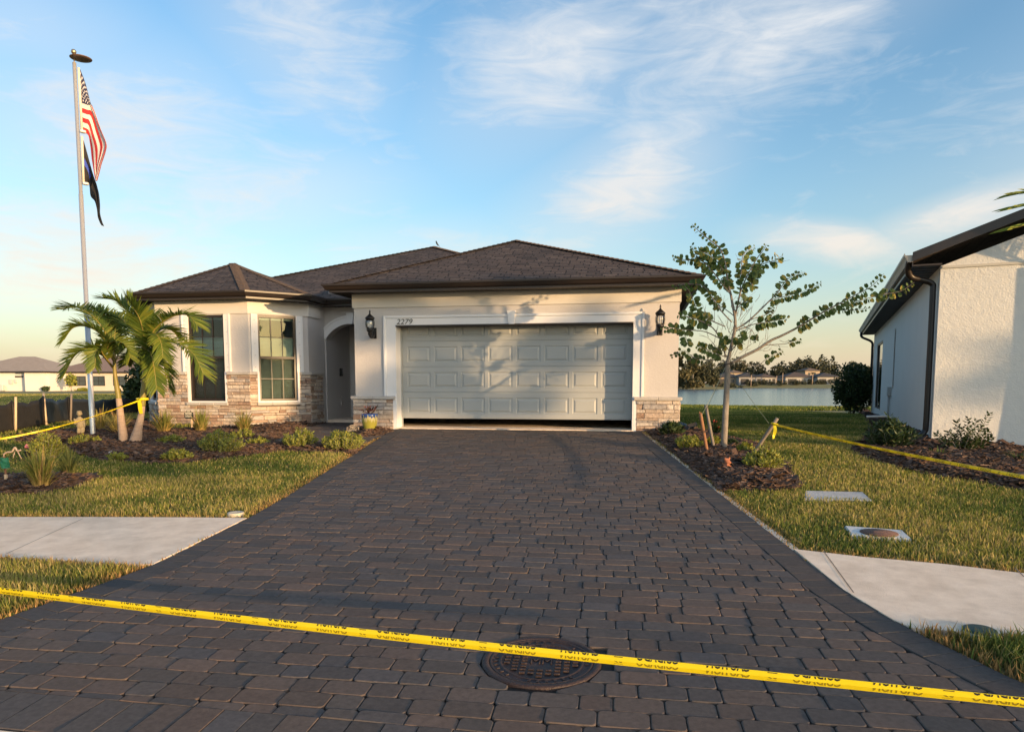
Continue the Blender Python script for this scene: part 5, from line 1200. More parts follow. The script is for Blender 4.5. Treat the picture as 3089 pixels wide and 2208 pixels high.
# ------------------------------------------------------------------ slender orchid tree on the right, its stakes and guy lines
TB = gnd(2182, 1362); TY = TB.y
def tq(cx, cy, dy=0.0): return at_y(1960 + cx / 3.0703, 640 + cy / 3.0703, TY + dy) - TB
TREE = thing('orchid_tree', 'slender young tree with sparse rounded leaves and one long branch reaching right', 'tree', TB)
def src(px, py, dy=0.0): return at_y(px, py, TY + dy) - TB
tr = MB(); q = catmull([src(2182, 1372), src(2186, 1300), src(2191, 1200), src(2194, 1130), src(2194.5, 1090)], 6); tr.tube(q, [.062] + [.052 - .012 * i / (len(q) - 2) for i in range(len(q) - 1)], 10)
BR = [  # points (crop px), depth swing, radii, where leaves start, leaf spacing, size
    ([(720, 1390), (758, 1230), (788, 1090), (790, 980), (766, 850), (750, 760), (722, 650), (700, 480), (650, 340), (560, 262), (470, 190), (390, 110)], .0, .026, .5, 1.0),
    ([(760, 1395), (880, 1330), (1000, 1270), (1120, 1190), (1210, 1150), (1330, 1090), (1450, 1020), (1600, 930), (1750, 850), (1900, 770), (2050, 690), (2170, 570)], -.5, .024, .44, 1.15),
    ([(1750, 850), (1900, 830), (2050, 790), (2200, 755), (2330, 730), (2450, 650)], -.25, .006, .1, 1.0),
    ([(1600, 930), (1740, 905), (1880, 905), (2040, 890)], -.35, .005, .25, .8),
    ([(788, 1090), (900, 1020), (1000, 930), (1080, 850), (1180, 750), (1250, 650), (1330, 590), (1440, 555)], .5, .013, .62, 1.1),
    ([(1080, 850), (1150, 805), (1300, 770), (1430, 730), (1595, 655)], .3, .007, .1, 1.0),
    ([(790, 980), (835, 760), (880, 640), (930, 540), (1000, 420), (1040, 370), (1080, 300)], -.3, .013, .3, 1.15),
    ([(930, 540), (1050, 480), (1150, 450), (1235, 400)], -.2, .007, .1, 1.2),
    ([(835, 760), (845, 600), (850, 500), (865, 400), (920, 350), (975, 320)], .3, .008, .3, 1.0),
    ([(750, 760), (680, 680), (600, 570), (520, 480), (450, 430), (410, 360), (385, 310)], -.3, .010, .15, 1.2),
    ([(600, 570), (500, 495), (400, 450), (300, 440), (212, 425)], -.2, .006, .1, 1.0),
    ([(700, 560), (620, 460), (560, 400), (490, 370), (450, 350)], -.35, .006, .05, 1.55),
    ([(760, 1020), (650, 900), (570, 780), (500, 690), (400, 670), (300, 675), (225, 690)], .3, .009, .35, 1.1),
    ([(700, 1060), (580, 1010), (470, 960), (420, 860), (375, 750), (330, 690)], -.3, .008, .25, 1.1),
    ([(705, 1340), (650, 1170), (570, 1060), (450, 1000), (340, 965), (262, 945)], -.4, .010, .5, 1.25),
    ([(650, 1170), (520, 1110), (400, 1095), (280, 1085), (200, 1068), (128, 1090)], -.3, .007, .45, 1.1),
    ([(290, 1088), (335, 1160), (352, 1225)], -.2, .004, .5, 1.2),
    ([(715, 1385), (640, 1372), (520, 1368), (420, 1350), (360, 1310), (310, 1282), (200, 1332)], .3, .008, .35, .95),
    ([(702, 1340), (570, 1290), (440, 1235)], -.25, .006, .2, 1.1),
    ([(775, 1390), (850, 1385), (900, 1415), (1000, 1420), (1080, 1360), (1150, 1320), (1235, 1272)], .35, .006, .62, 1.0),
    ([(880, 1330), (1050, 1240), (1250, 1220), (1330, 1195), (1410, 1185)], .2, .006, .75, 1.0),
    ([(800, 1100), (900, 1060), (980, 1035), (1080, 1020), (1180, 1000), (1275, 985)], -.35, .008, .4, 1.35),
    ([(745, 1300), (800, 1230), (840, 1180), (850, 1140)], -.4, .007, .35, 1.5),
    ([(745, 1300), (700, 1230), (670, 1170), (640, 1150)], -.4, .006, .3, 1.2),
    ([(785, 920), (850, 850), (890, 830), (935, 820)], -.3, .006, .3, 1.1),
    ([(960, 690), (940, 640), (990, 560), (1010, 510)], -.45, .006, .0, 1.8),
    ([(780, 960), (700, 900), (620, 850), (575, 760)], .3, .006, .4, 1.0),
    ([(860, 1050), (950, 1100), (985, 1190)], .2, .004, .7, .9), ([(920, 1000), (1050, 960), (1110, 930), (1140, 870)], .3, .005, .55, .9)]
leafs = MB()
LP = [(0, 0), (.10, .24), (.36, .40), (.66, .41), (.90, .29), (1.0, .15), (.97, .05), (.86, 0)]
def orchid_leaf(p, d, w, L):
    n = d.cross(w).normalized(); fo = rnd.uniform(.08, .3)
    for s in (-1, 1):
        pts = [p + d * (x * L) + w * (s * y * L) + n * (fo * y * L) for x, y in LP]; leafs.add(pts, [tuple(range(len(LP)))])
for pts, dep, r0, ls, sz in BR:
    n = len(pts); P3 = [tq(x, y, dep * (i / (n - 1)) ** 1.2 * (1 if r0 < .02 or dep == 0 else 1)) for i, (x, y) in enumerate(pts)]
    # children start where their parent passes : depth there is near enough
    q = catmull(P3, 6); k = len(q); tr.tube(q, [r0 * (1 - i / (k - 1)) ** .8 + .0022 for i in range(k)], 6)
    Ln = [0]
    for i in range(1, k): Ln.append(Ln[-1] + (q[i] - q[i - 1]).length)
    s = Ln[-1] * ls; side = 1
    while s <= Ln[-1]:
        i = next(j for j in range(k) if Ln[j] >= s - 1e-6); i = max(i, 1); u = (s - Ln[i - 1]) / max(1e-6, Ln[i] - Ln[i - 1]); p = q[i - 1].lerp(q[i], u); tg = (q[i] - q[i - 1]).normalized(); fr = s / Ln[-1]
        size = .073 * min(sz, 1.25) * (1 if fr < .72 else 1 - 1.9 * (fr - .72)) * rnd.uniform(.75, 1.2) * 1.15
        view = Vector((0, -1, .25)); sd = tg.cross(view).normalized() * side
        d = (sd * .9 + Vector((0, 0, -.45)) + tg * .35 + rv(.22)).normalized(); w = d.cross(view + rv(.55)).normalized()
        orchid_leaf(p + d * .012, d, w, size)
        if rnd.random() < .55: d2 = (-sd * .6 + Vector((0, -.3, -.5)) + rv(.3)).normalized(); orchid_leaf(p + d2 * .012, d2, d2.cross(view + rv(.8)).normalized(), size * .85)
        s += .031 * (1 if sz < 1.3 else .85); side *= -1
    for _ in range(3 if r0 > .005 else 1):         # bare twigs
        f = rnd.uniform(.15, .6); i = int(f * (k - 1)); tg = (q[min(i + 1, k - 1)] - q[i]).normalized(); d = (tg + Vector((rnd.gauss(0, .5), rnd.gauss(0, .5), rnd.gauss(.15, .5)))).normalized(); l = rnd.uniform(.10, .30)
        tr.tube([q[i], q[i] + d * l * .5 + rv(.008), q[i] + d * l + Vector((0, 0, .03)) + rv(.02)], [.0035, .0025, .0012], 4, cap=False)
for _ in range(70):
    cx, cy = rnd.gauss(760, 190), rnd.uniform(800, 1330); a_ = math.atan2(1390 - cy, 740 - cx) + rnd.gauss(0, .35); l = rnd.uniform(60, 190); dp = rnd.uniform(-.35, .35)
    bx, by = cx + math.cos(a_) * l * .5, cy + math.sin(a_) * l * .5; q = catmull([tq(bx, by, dp), tq(cx + rnd.gauss(0, 14), cy + rnd.gauss(0, 14), dp), tq(cx - math.cos(a_) * l * .5, cy - math.sin(a_) * l * .5 - 10, dp + rnd.uniform(-.1, .1))], 4)
    tr.tube(q, [.0042 - .0003 * i for i in range(len(q))], 4, cap=False)
    f = q[5]; tr.tube([f, f + (q[-1] - q[3]) * .6 + rv(.03)], [.0028, .0012], 4, cap=False)
tr.build('trunk', K['bark'], TREE); leafs.build('foliage', K['leaft'], TREE)
mb = MB(); mb.tube([src(2185, 1100, -.03), src(2204, 1096, -.05), src(2206, 1104, .03), src(2186, 1108, .04), src(2184, 1101, -.03)], .010, 6); mb.build('strap', mat('webbing', (.06, .045, .035), .8), TREE)
def stake(name, label, b, t, r, m, n=8, jag=False):
    b_, t_ = Vector(b), Vector(t); d = t_ - b_; mb = MB(); N_ = 6; q = [b_ - d.normalized() * .12 + d * 0] + [b_ + d * i / N_ for i in range(N_ + 1)]
    mb.tube(q, [r * rnd.uniform(.93, 1.05) for _ in q], n)
    if jag:
        for i in range(4): a = i * 1.7; mb.tube([t_ + Vector((r * .5 * math.cos(a), r * .5 * math.sin(a), -.01)), t_ + Vector((r * .6 * math.cos(a), r * .6 * math.sin(a), .012 + .012 * (i % 3)))], [r * .4, .001], 4)
    return tag(mb.build(name, m), label, 'stake')
b = gnd(2134.5, 1371); s1t = at_y(2112.8, 1247, b.y); stake('wooden_stake', 'red brown splintered stake left of the slender tree', b, s1t, .026, K['woodr'], 7, True)
b = gnd(2154, 1357); s2t = at_y(2129, 1222, b.y + .12); stake('wooden_stake', 'weathered grey upright stake between red stake and tree', b, s2t, .027, K['wood'], 6)
b = gnd(2268, 1376); s3t = at_y(2345, 1262, b.y - .25); stake('wooden_stake', 'grey stake leaning right with yellow tape tied to its top', b, s3t, .028, K['wood'], 7)
FORK = TB + src(2194, 1100)
gm = mat('guy_cord', (.20, .22, .15), .8)
def cord(label, a, b): mb = MB(); a, b = Vector(a), Vector(b); m_ = (a + b) / 2 - Vector((0, 0, .02)); mb.tube(catmull([a, m_, b], 5), .0032, 5); tag(mb.build('guy_line', gm), label, 'rope')
ty = at_y(2321, 1279, s3t.y + .02)
cord('thin guy line from the tree fork to the leaning stake', FORK, ty); cord('thin guy line from the tree fork to the grey upright stake', FORK + Vector((-.02, 0, 0)), s2t - Vector((0, .035, .08))); cord('thin guy line from the tree fork to the red brown stake', FORK + Vector((-.02, 0, -.02)), s1t - Vector((0, .03, .05)))

# ------------------------------------------------------------------ caution tapes
def text_bold(txt, size, mirror=False, off=.012):
    cu = bpy.data.curves.new('t', 'FONT'); cu.body = txt; cu.size = size; cu.align_x = 'CENTER'; cu.resolution_u = 3; cu.offset = off * size
    o = bpy.data.objects.new('t', cu); COL.objects.link(o); bpy.context.view_layer.update()
    me = bpy.data.meshes.new_from_object(o.evaluated_get(bpy.context.evaluated_depsgraph_get()))
    polys = [[(me.vertices[i].co.x * (-1 if mirror else 1), me.vertices[i].co.y) for i in p.vertices] for p in me.polygons]
    bpy.data.objects.remove(o); bpy.data.curves.remove(cu); bpy.data.meshes.remove(me); return polys
def tape(label, path, h, marks, tilt=0.0, twist=None, thick=.0022, bulge=.005):
    """strip of folded tape along path; marks(s_total) -> list of (polygons, s centre, t base, scale x, ink)"""
    q = [Vector(p) for p in path]; L = [0]
    for i in range(1, len(q)): L.append(L[-1] + (q[i] - q[i - 1]).length)
    def pos(s, t, lift=0.0):
        s = min(max(s, 0), L[-1] - 1e-6); i = next(j for j in range(1, len(q)) if L[j] >= s); u = (s - L[i - 1]) / (L[i] - L[i - 1]); p = q[i - 1].lerp(q[i], u); tg = (q[i] - q[i - 1]).normalized()
        n = Vector((tg.y, -tg.x, 0)).normalized(); n = -n if n.y > 0 else n; a = tilt + (twist(s) if twist else 0); up = Vector((0, 0, 1)) * math.cos(a) + n * math.sin(a); nn = n * math.cos(a) - Vector((0, 0, 1)) * math.sin(a)
        x = t / h; return p + up * (t - h / 2) + nn * (bulge * (1 - abs(2 * x - 1)) + lift)
    mb = MB(); N_ = max(30, int(L[-1] / .06)); R_ = 7; vs = []
    for i in range(N_ + 1):
        s = L[-1] * i / N_
        for t, l in ((0, 0), (h * .5, 0), (h, 0), (h, -thick), (h * .5, -thick), (0, -thick)): vs.append(pos(s, t, l))
    fs = [(i * 6 + j, (i + 1) * 6 + j, (i + 1) * 6 + (j + 1) % 6, i * 6 + (j + 1) % 6) for i in range(N_) for j in range(6)] + [tuple(range(6))[::-1], tuple(N_ * 6 + j for j in range(6))]
    mb.add(vs, fs); o = mb.build('caution_tape', K['tape']); tag(o, label, 'caution tape')
    a, b = MB(), MB()
    for polys, sc, t0, sx, ink in marks:
        for P in polys: (a if ink == 0 else b).add([pos(sc + x * sx, t0 + y, .0008) for x, y in P], [tuple(range(len(P)))])
    if a.v: a.build('lettering', K['ink'], o)
    if b.v: b.build('lettering', K['ink2'], o)
    return o
def lower(polys, ymax): 
    out = []
    for P in polys:
        P = clip(P, (0, ymax), (0, -1))
        if len(P) > 2: out.append(P)
    return out
HT = .041; A_, B_ = at_y(-330, 1740, 4.45), at_y(3420, 2152, 2.42)
pth = [A_.lerp(B_, i / 40) - Vector((0, 0, .02 * math.sin(math.pi * i / 40))) for i in range(41)]
CAU, CUI = text_bold('CAUTION', .062, True, .016), text_bold('CUIDADO', .062, True, .016)
def front_marks():
    out = []; s = .10; Lt = (B_ - A_).length; k = 0; sx = .62
    bar = [[(-.03, 0), (.03, 0), (.03, .002), (-.03, .002)]]; logo = [[(-.03, .010), (-.012, .010), (.002, .002), (-.010, .002)], [(.004, .009), (.028, .009), (.024, .002), (.012, .002)]]
    while s < Lt:
        w = CAU if k % 2 == 0 else CUI
        out += [(lower(w, .0078), s, HT - .0080, sx, 0), (lower(w, .0130), s, .0075, sx, 1)]
        if k % 2 == 0: out += [(bar, s + .17, .006, .62, 1), (logo, s + .17, .011, .62, 1), ([[(-.03, 0), (.03, 0), (.03, .003), (-.03, .003)]], s + .17, HT - .0045, .62, 0)]; s += .335
        else: s += .285
        k += 1
    return out
tape('yellow caution tape stretched across the driveway in the foreground, lettering mirrored', pth, HT, front_marks(), .10, lambda s: .10 * math.sin(s * 1.3))
CF_, UF_ = text_bold('CAUTION', .030, False, .02), text_bold('CUIDADO', .030, False, .02)
A2, B2 = ty + Vector((.03, -.05, .0)), at_y(3330, 1483, 5.05)
pth2 = [A2.lerp(B2, i / 30) - Vector((0, 0, .03 * math.sin(math.pi * i / 30))) for i in range(31)]
def side_marks(Lt, h):
    out = []; s = .4; k = 0; par = [[(-.004, 0), (.0, 0), (.004, .010), (.0, .0215), (-.004, .0215), (.0, .010)]]
    while s < Lt:
        out += [(CF_ if k % 2 == 0 else UF_, s, (h - .0215) / 2, .95, 0), (par, s - .085, (h - .0215) / 2, 1, 0)]
        if k % 2: out += [([[(-.018, .004), (.0, .004), (.012, .016), (-.006, .016)]], s + .155, (h - .0215) / 2, 1, 0)]; s += .33
        else: s += .27
        k += 1
    return out
tape('yellow caution tape running right from the leaning stake past the cream house', pth2, .030, side_marks((B2 - A2).length, .030), .0, lambda s: .35 * math.sin(s * .8), bulge=.003)
mb = MB(); k0 = A2; mb.tube([k0 + Vector((0, .05, .012)), k0 + Vector((0, -.02, .01)), k0 + Vector((.05, -.05, 0)), k0 + Vector((.05, .05, -.01)), k0 + Vector((0, .06, .01))], .014, 6)
vs = []
for i in range(7): s = i / 6; vs += [k0 + Vector((.0 + .006 * math.sin(s * 6) - .012, -.055 - .01 * s, -.02 - .19 * s)), k0 + Vector((.026 + .01 * math.sin(s * 5), -.06 - .02 * math.sin(s * 4), -.02 - .18 * s))]
mb.add(vs, [(2 * i, 2 * i + 1, 2 * i + 3, 2 * i + 2) for i in range(6)]); tag(mb.build('tape_knot', K['tape']), 'knot and short hanging tail of yellow tape on the leaning stake', 'tape knot')
A3 = PB + pq(966, 1140, -.07); B3 = at_y(-260, 1352, 10.6)
pth3 = [A3.lerp(B3, i / 30) - Vector((0, 0, .16 * math.sin(math.pi * i / 30))) for i in range(31)]
tape('yellow caution tape running left from the palm past the flagpole', pth3, .030, side_marks((B3 - A3).length, .030), .2, lambda s: .9 * math.sin(s * 1.9), bulge=.003)
mb = MB(); c = PB + pq(968, 1135, 0); mb.lathe([(.100, -.02), (.106, 0), (.101, .022)], (c.x, c.y, c.z), 14)
vs = []
for i in range(8): s = i / 7; vs += [c + Vector((-.03 + .035 * s - .02 * math.sin(2.5 * s), -.108, -.01 - .25 * s)), c + Vector((.015 + .05 * s + .01 * math.sin(5 * s), -.112, -.01 - .24 * s))]
mb.add(vs, [(2 * i, 2 * i + 1, 2 * i + 3, 2 * i + 2) for i in range(7)]); tag(mb.build('tape_knot', K['tape']), 'loop and hanging tail of yellow tape round the right palm trunk', 'tape knot')

# ------------------------------------------------------------------ flagpole and flags
FPB = gnd(281, 1320); FY = FPB.y
def fq(px, py, dy=0.0): return at_y(px, py, FY + dy) - FPB
POLE = thing('flagpole', 'tall telescoping aluminium flagpole with ball and round solar lamp on top', 'flagpole', FPB)
top = fq(224, 190); ax = top / top.z
def on(z): return ax * z
H_ = top.z; mb = MB(); sec = [(0, .047), (.36, .047), (.36, .040), (.66, .040), (.66, .033), (1, .033)]
mb.tube([on(-.2)] + [on(H_ * a) for a, r in sec], [.047] + [r for a, r in sec], 16); mb.build('pole', K['alu'], POLE)
mb = MB(); mb.tube([on(H_), on(H_ + .16)], .010, 8); mb.ell(on(H_ + .19), (.045, .045, .045)); mb.build('ball_finial', mat('gold_ball', (.42, .34, .22), .3, metal=.8), POLE)
mb = MB(); d0 = on(H_ + .075) + Vector((.125, 0, 0)); mb.lathe([(.0, -.014), (.10, -.013), (.180, -.006), (.185, 0), (.13, .008), (.0, .012)], d0, 24); mb.build('solar_lamp', mat('lamp_disc', (.16, .10, .075), .5, (.2, .13, .1), 8), POLE)
for py in (398, 555): c = fq(240 + (py - 207) * .053, py); mb = MB(); mb.tube([c - Vector((0, 0, .018)), c + Vector((0, 0, .018))], .052, 14); mb.build('rotating_ring', K['white'], POLE)
mb = MB()
for (a, b_) in (((237, 205), (247, 397)), ((247, 412), (252, 556))): mb.tube([fq(*a, -.01), fq(*b_, -.01)], .022, 8)
mb.build('halyard_sleeve', mat('canvas_sleeve', (.62, .56, .46), .8), POLE)
def star_at(u, v):
    """white star field of the canton : 9 rows alternating 6 and 5"""
    for r in range(9):
        n = 6 if r % 2 == 0 else 5
        for k in range(n):
            cu, cv = (k * 2 + 1 + (r % 2)) / 12.0, (r + 1) / 10.0; dx, dy = (u - cu) * 1.41, v - cv; rr = math.hypot(dx, dy); a = math.atan2(dx, -dy)
            if rr < .046 * (.62 + .38 * math.cos(5 * a)) + .006: return True
    return False
def flag(name, label, T, B, hoistcols, nu, nv, wave, seed, mats, thick=.003, Mid=None, vm=.54, knee=None):
    """T,B : picture curves of the top and the bottom edge from hoist to fly, with depth"""
    C = [catmull([fq(*p) for p in c], 12) for c in ([T, Mid, B] if Mid else [T, B])]; nT = len(T) - 1
    def samp(q, s):
        if knee: s = s / knee[0] * knee[1] if s < knee[0] else knee[1] + (s - knee[0]) / (1 - knee[0]) * (1 - knee[1])
        f = min(s, .99999) * (len(q) - 1); i = int(f); return q[i].lerp(q[i + 1], f - i)
    mb = MB(); V = []
    for i in range(nu + 1):
        P = [samp(q, i / nu) for q in C]
        for j in range(nv + 1):
            v = j / nv; s = i / nu
            if Mid: p = P[0].lerp(P[1], v / vm) if v < vm else P[1].lerp(P[2], (v - vm) / (1 - vm))
            else: p = P[0].lerp(P[1], v)
            p = p + Vector((0, wave * min(1, s * 3) * (math.sin(v * 11 + s * 5 + seed) * .7 + math.sin(v * 23 - s * 4) * .3), 0)); V.append(p)
    mb.v = V; n1 = nv + 1
    for i in range(nu):
        for j in range(nv): mb.f.append((i * n1 + j, i * n1 + j + 1, (i + 1) * n1 + j + 1, (i + 1) * n1 + j)); mb.m.append(hoistcols((i + .5) / nu, (j + .5) / nv)); mb.sm.append(True)
    o = mb.build(name, mats, None, FPB); m_ = o.modifiers.new('t', 'SOLIDIFY'); m_.thickness = thick; bake(o); return tag(o, label, 'flag')
def usa(u, v):
    if u < .40 and v < 7 / 13: return 3 if star_at(u / .40, v / (7 / 13)) else 2
    return 0 if int(v * 13) % 2 == 0 else 1
fl = [mat('flag_red', (.42, .025, .03), .8, trans=.25), mat('flag_white', (.72, .69, .64), .8, trans=.25), mat('flag_blue', (.022, .025, .075), .8, trans=.25), mat('flag_star', (.75, .72, .68), .8)]
flag('american_flag', 'american flag hanging limp from the upper part of the pole', [(241, 208), (256, 250, .02), (272, 310, .05), (300, 385, .06), (319, 430, -.03), (318, 455, -.10), (305, 495, -.16), (298, 520, -.18), (290, 545, -.2)],
     [(247, 397), (256, 401, .03), (265, 408, .08), (268, 425, .10), (271, 450, .04), (274, 478, -.05), (279, 505, -.12), (284, 530, -.16), (289, 546, -.2)], usa, 130, 91, .03, 0, fl,
     Mid=[(243.5, 311), (262, 317, .02), (279, 325, .06), (301, 388, .14), (318, 433, .06), (316, 457, -.02), (304, 496, -.1), (297, 520, -.14), (290, 545, -.19)], knee=(.40, .25))
def blueline(u, v): return 1 if .42 < v < .60 and u < .30 else 0
fb = [mat('flag_black', (.012, .011, .012), .75, trans=.1), mat('flag_blue_line', (.04, .09, .50), .7, trans=.2)]
flag('thin_blue_line_flag', 'black flag with one blue stripe hanging below the american flag', [(248, 412), (258, 445, .04), (270, 486, .06), (284, 530, .05), (297, 568, 0), (300, 610, -.04), (299, 640, -.06), (305, 665, -.08), (312, 682, -.08)], [(253, 550), (262, 551, .04), (268, 556, .08), (271, 590, .08), (284, 606, .05), (292, 630, 0), (296, 655, -.04), (303, 672, -.06), (309, 681, -.08)], blueline, 60, 50, .035, 2, fb)

# ------------------------------------------------------------------ manhole cover, lids and boxes in the ground
MHT = thing('manhole_cover', 'rusty round iron manhole cover with raised studs set in the pavers', 'manhole cover', (MH.x, MH.y, MH.z), -.12)
sl_ = math.atan(.0455)
mb = MB(); mb.lathe([(.272, -.06), (.272, .003), (.290, .006), (.306, .004), (.310, -.004), (.310, -.06)], (0, 0, 0), 64); f = mb.build('frame', K['rust'], MHT)
mb = MB(); mb.lathe([(.0, -.006), (.205, -.006), (.207, .000), (.218, .001), (.220, -.003), (.255, -.003), (.258, .003), (.268, .003), (.2685, -.05)], (0, 0, 0), 64)
for i in range(-4, 5):
    for j in range(-5, 6):
        x, y = i * .044, j * .036
        if math.hypot(x, y) > .185 or (abs(i) <= 1 and abs(j) <= 2): continue
        mb.box(x - .015, x + .015, y - .008, y + .008, -.006, .0035, bev=.002)
for s, x in ((1, -.030), (1, .030)):
    for (a, b_, c, d) in ((-.022, -.03, -.022, .03), (-.022, .03, 0, 0), (0, 0, .022, .03), (.022, .03, .022, -.03)): mb.tube([(x + a, b_, -.003), (x + c, d, -.003)], .004, 5)
for k in range(34):
    if k % 17 in (5, 6, 7, 14, 15): continue
    a = 2 * math.pi * k / 34; M_ = Matrix.Rotation(a, 4, 'Z') @ Matrix.Translation((0, .237, 0)); mb.box(-.006, .006, -.009, .009, -.004, .0015, 0, M_)
lid = mb.build('lid', K['rust'], MHT)
for o in (f, lid): o.rotation_euler = (sl_, 0, 0)
def lidbox(name, label, px, mat_, top=.035, dep=.12, cat='utility box'):
    P = [gnd(*p) for p in px]; mb = MB(); n = len(P); c = sum(P, Vector()) / n
    ins = [p.lerp(c, .035) for p in P]
    mb.add([p + Vector((0, 0, -dep)) for p in P] + [p + Vector((0, 0, top - .012)) for p in P] + [p + Vector((0, 0, top)) for p in ins], [(i, (i + 1) % n, n + (i + 1) % n, n + i) for i in range(n)] + [(n + i, n + (i + 1) % n, 2 * n + (i + 1) % n, 2 * n + i) for i in range(n)] + [tuple(2 * n + i for i in range(n))])
    import bmesh
    o = mb.build(name, mat_); bm = bmesh.new(); bm.from_mesh(o.data); bmesh.ops.recalc_face_normals(bm, faces=bm.faces[:]); bm.to_mesh(o.data); bm.free(); tag(o, label, cat); return o, c
lc = mat('lid_concrete', (.40, .39, .37), .9, (.56, .54, .51), 9, bump=.3, bscale=60, detail=9)
o, c = lidbox('concrete_lid', 'plain grey concrete lid in the lawn below the right mulch bed', [(2427, 1507), (2632, 1511), (2604, 1486), (2428, 1482)], lc, .010, cat='lid')
o, c = lidbox('meter_box', 'pale concrete meter box with a round rusty cover in the lawn', [(2569, 1615), (2752, 1629), (2722, 1602), (2548, 1589)], mat('pale_concrete', (.52, .54, .54), .9, (.62, .63, .62), 10, bump=.25, bscale=60), .012)
mb = MB(); c2 = gnd(2651, 1611); mb.lathe([(.0, .023), (.135, .023), (.138, .018), (.150, .019), (.152, .010)], c2, 36); mb.box(c2.x - .05, c2.x + .05, c2.y - .010, c2.y + .010, c2.z + .023, c2.z + .026); mb.build('round_cover', mat('rusted_cover', (.115, .058, .042), .8, (.17, .095, .07), 25, bump=.3, bscale=80), o)
vb = gnd(2955, 1908); VT = thing('valve_box', 'round dark green valve box at the pavement edge in the right corner', 'utility box', vb)
mb = MB(); mb.lathe([(.084, -.05), (.084, .022), (.076, .026), (.0, .024)], (0, 0, 0), 28); mb.build('lid', K['dgreen'], VT); mb = MB(); mb.lathe([(.086, -.06), (.0905, .008), (.0845, .012)], (0, 0, 0), 28); mb.build('body', K['tan'], VT)
vb = gnd(711, 1550); mb = MB(); mb.lathe([(.080, -.04), (.080, .012), (.072, .020), (.060, .014), (.0, .012)], vb, 24); tag(mb.build('irrigation_valve', K['tan']), 'pale round cap at the corner of left pavement and driveway', 'valve cap')

# ------------------------------------------------------------------ garden ornaments, signs, pot
pb = gnd(1116, 1302); POT = thing('flower_pot', 'yellow glazed pot with blue drip rim and red leaved plant by the garage', 'pot', pb)
k = pb.y / FPX; ph = 54 * k
def potmat():
    m = mat('drip_glaze', (.42, .36, .06), .15, coat=.6); nt = m.node_tree; N, L = nt.nodes.new, nt.links.new; b = nt.nodes['Principled BSDF']
    tc = N('ShaderNodeTexCoord'); sp = N('ShaderNodeSeparateXYZ'); L(tc.outputs['Object'], sp.inputs[0]); at = N('ShaderNodeMath'); at.operation = 'ARCTAN2'; L(sp.outputs[0], at.inputs[0]); L(sp.outputs[1], at.inputs[1])
    cx = N('ShaderNodeCombineXYZ'); L(at.outputs[0], cx.inputs[0]); n = N('ShaderNodeTexNoise'); n.inputs['Scale'].default_value = 5; n.inputs['Detail'].default_value = 1; L(cx.outputs[0], n.inputs['Vector'])
    a = N('ShaderNodeMath'); a.operation = 'MULTIPLY_ADD'; L(n.outputs[0], a.inputs[0]); a.inputs[1].default_value = .30; L(sp.outputs[2], a.inputs[2])
    r = N('ShaderNodeValToRGB'); e = r.color_ramp.elements; e[0].position = .0; e[0].color = (.27, .26, .04, 1); e[1].position = 1; e[1].color = (.02, .06, .25, 1)
    for p_, c_ in ((.58, (.30, .27, .05)), (.66, (.42, .38, .16)), (.80, (.46, .40, .22)), (.85, (.04, .08, .20))): x = e.new(p_); x.color = (*c_, 1)
    mr = N('ShaderNodeMapRange'); mr.inputs[1].default_value = .15; mr.inputs[2].default_value = .15 + ph; L(a.outputs[0], mr.inputs[0]); L(mr.outputs[0], r.inputs[0]); L(r.outputs[0], b.inputs['Base Color']); return m
mb = MB(); mb.lathe([(.0, .0), (.095, .0), (.105, .02), (.145, ph * .42), (.165, ph * .75), (.160, ph * .9), (.172, ph), (.150, ph), (.148, ph - .04), (.0, ph - .05)], (0, 0, 0), 32); mb.build('pot', potmat(), POT)
mb = MB()
for i in range(34):
    a = rnd.uniform(0, 6.28); d = Vector((math.cos(a) * rnd.uniform(.2, 1), math.sin(a) * rnd.uniform(.2, 1) - .2, rnd.uniform(.35, 1.1))).normalized(); p = Vector((0, 0, ph - .04)) + d * rnd.uniform(.03, .17); leaf_diamond(mb, p, (d + rv(.3)).normalized(), perp(d)[0], rnd.uniform(.08, .15), .055, .15)
mb.build('foliage', mat('red_leaf', (.1, .02, .02), .5, None, island=[(.06, .02, .018), (.22, .035, .02), (.10, .05, .02), (.30, .06, .03), (.05, .03, .015)], trans=.25), POT)
sb = gnd(1065, 1303); SG = thing('plaque', 'small brown arched plaque lettered NO standing left of the yellow pot', 'sign', sb, .12)
k = sb.y / FPX; w_, h_ = 18 * k, 15 * k
def archplate(x, z0, z1, rise, y0, y1, ins=0):
    pts = [(-x + ins, z0 + ins), (x - ins, z0 + ins), (x - ins, z1 - ins * .5)] + [(x * .72 * math.cos(math.pi * i / 10), z1 + (rise - ins) * math.sin(math.pi * i / 10)) for i in range(11)] + [(-x + ins, z1 - ins * .5)]
    n = len(pts); return [(a, y0, b_) for a, b_ in pts] + [(a, y1, b_) for a, b_ in pts], [tuple(range(n)), tuple(range(n, 2 * n))[::-1]] + [(i, n + i, n + (i + 1) % n, (i + 1) % n) for i in range(n)]
mb = MB(); mb.add(*archplate(w_, .02, h_, .045, -.012, .012)); mb.build('rim', mat('plaque_rim', (.36, .30, .24), .6), SG)
mb = MB(); mb.add(*archplate(w_, .02, h_, .045, -.015, -.0125, .010)); mb.build('plate', mat('plaque_brown', (.05, .038, .028), .6), SG)
mb = MB(); tv, tf = text2d('NO', .062); mb.add([(x, -.0165, h_ - .022 + y) for x, y, z in tv], tf); tv, tf = text2d('SOLICITING', .030); mb.add([(x, -.0165, h_ - .062 + y) for x, y, z in tv], tf); mb.build('lettering', mat('plaque_letters', (.55, .48, .38), .6), SG)
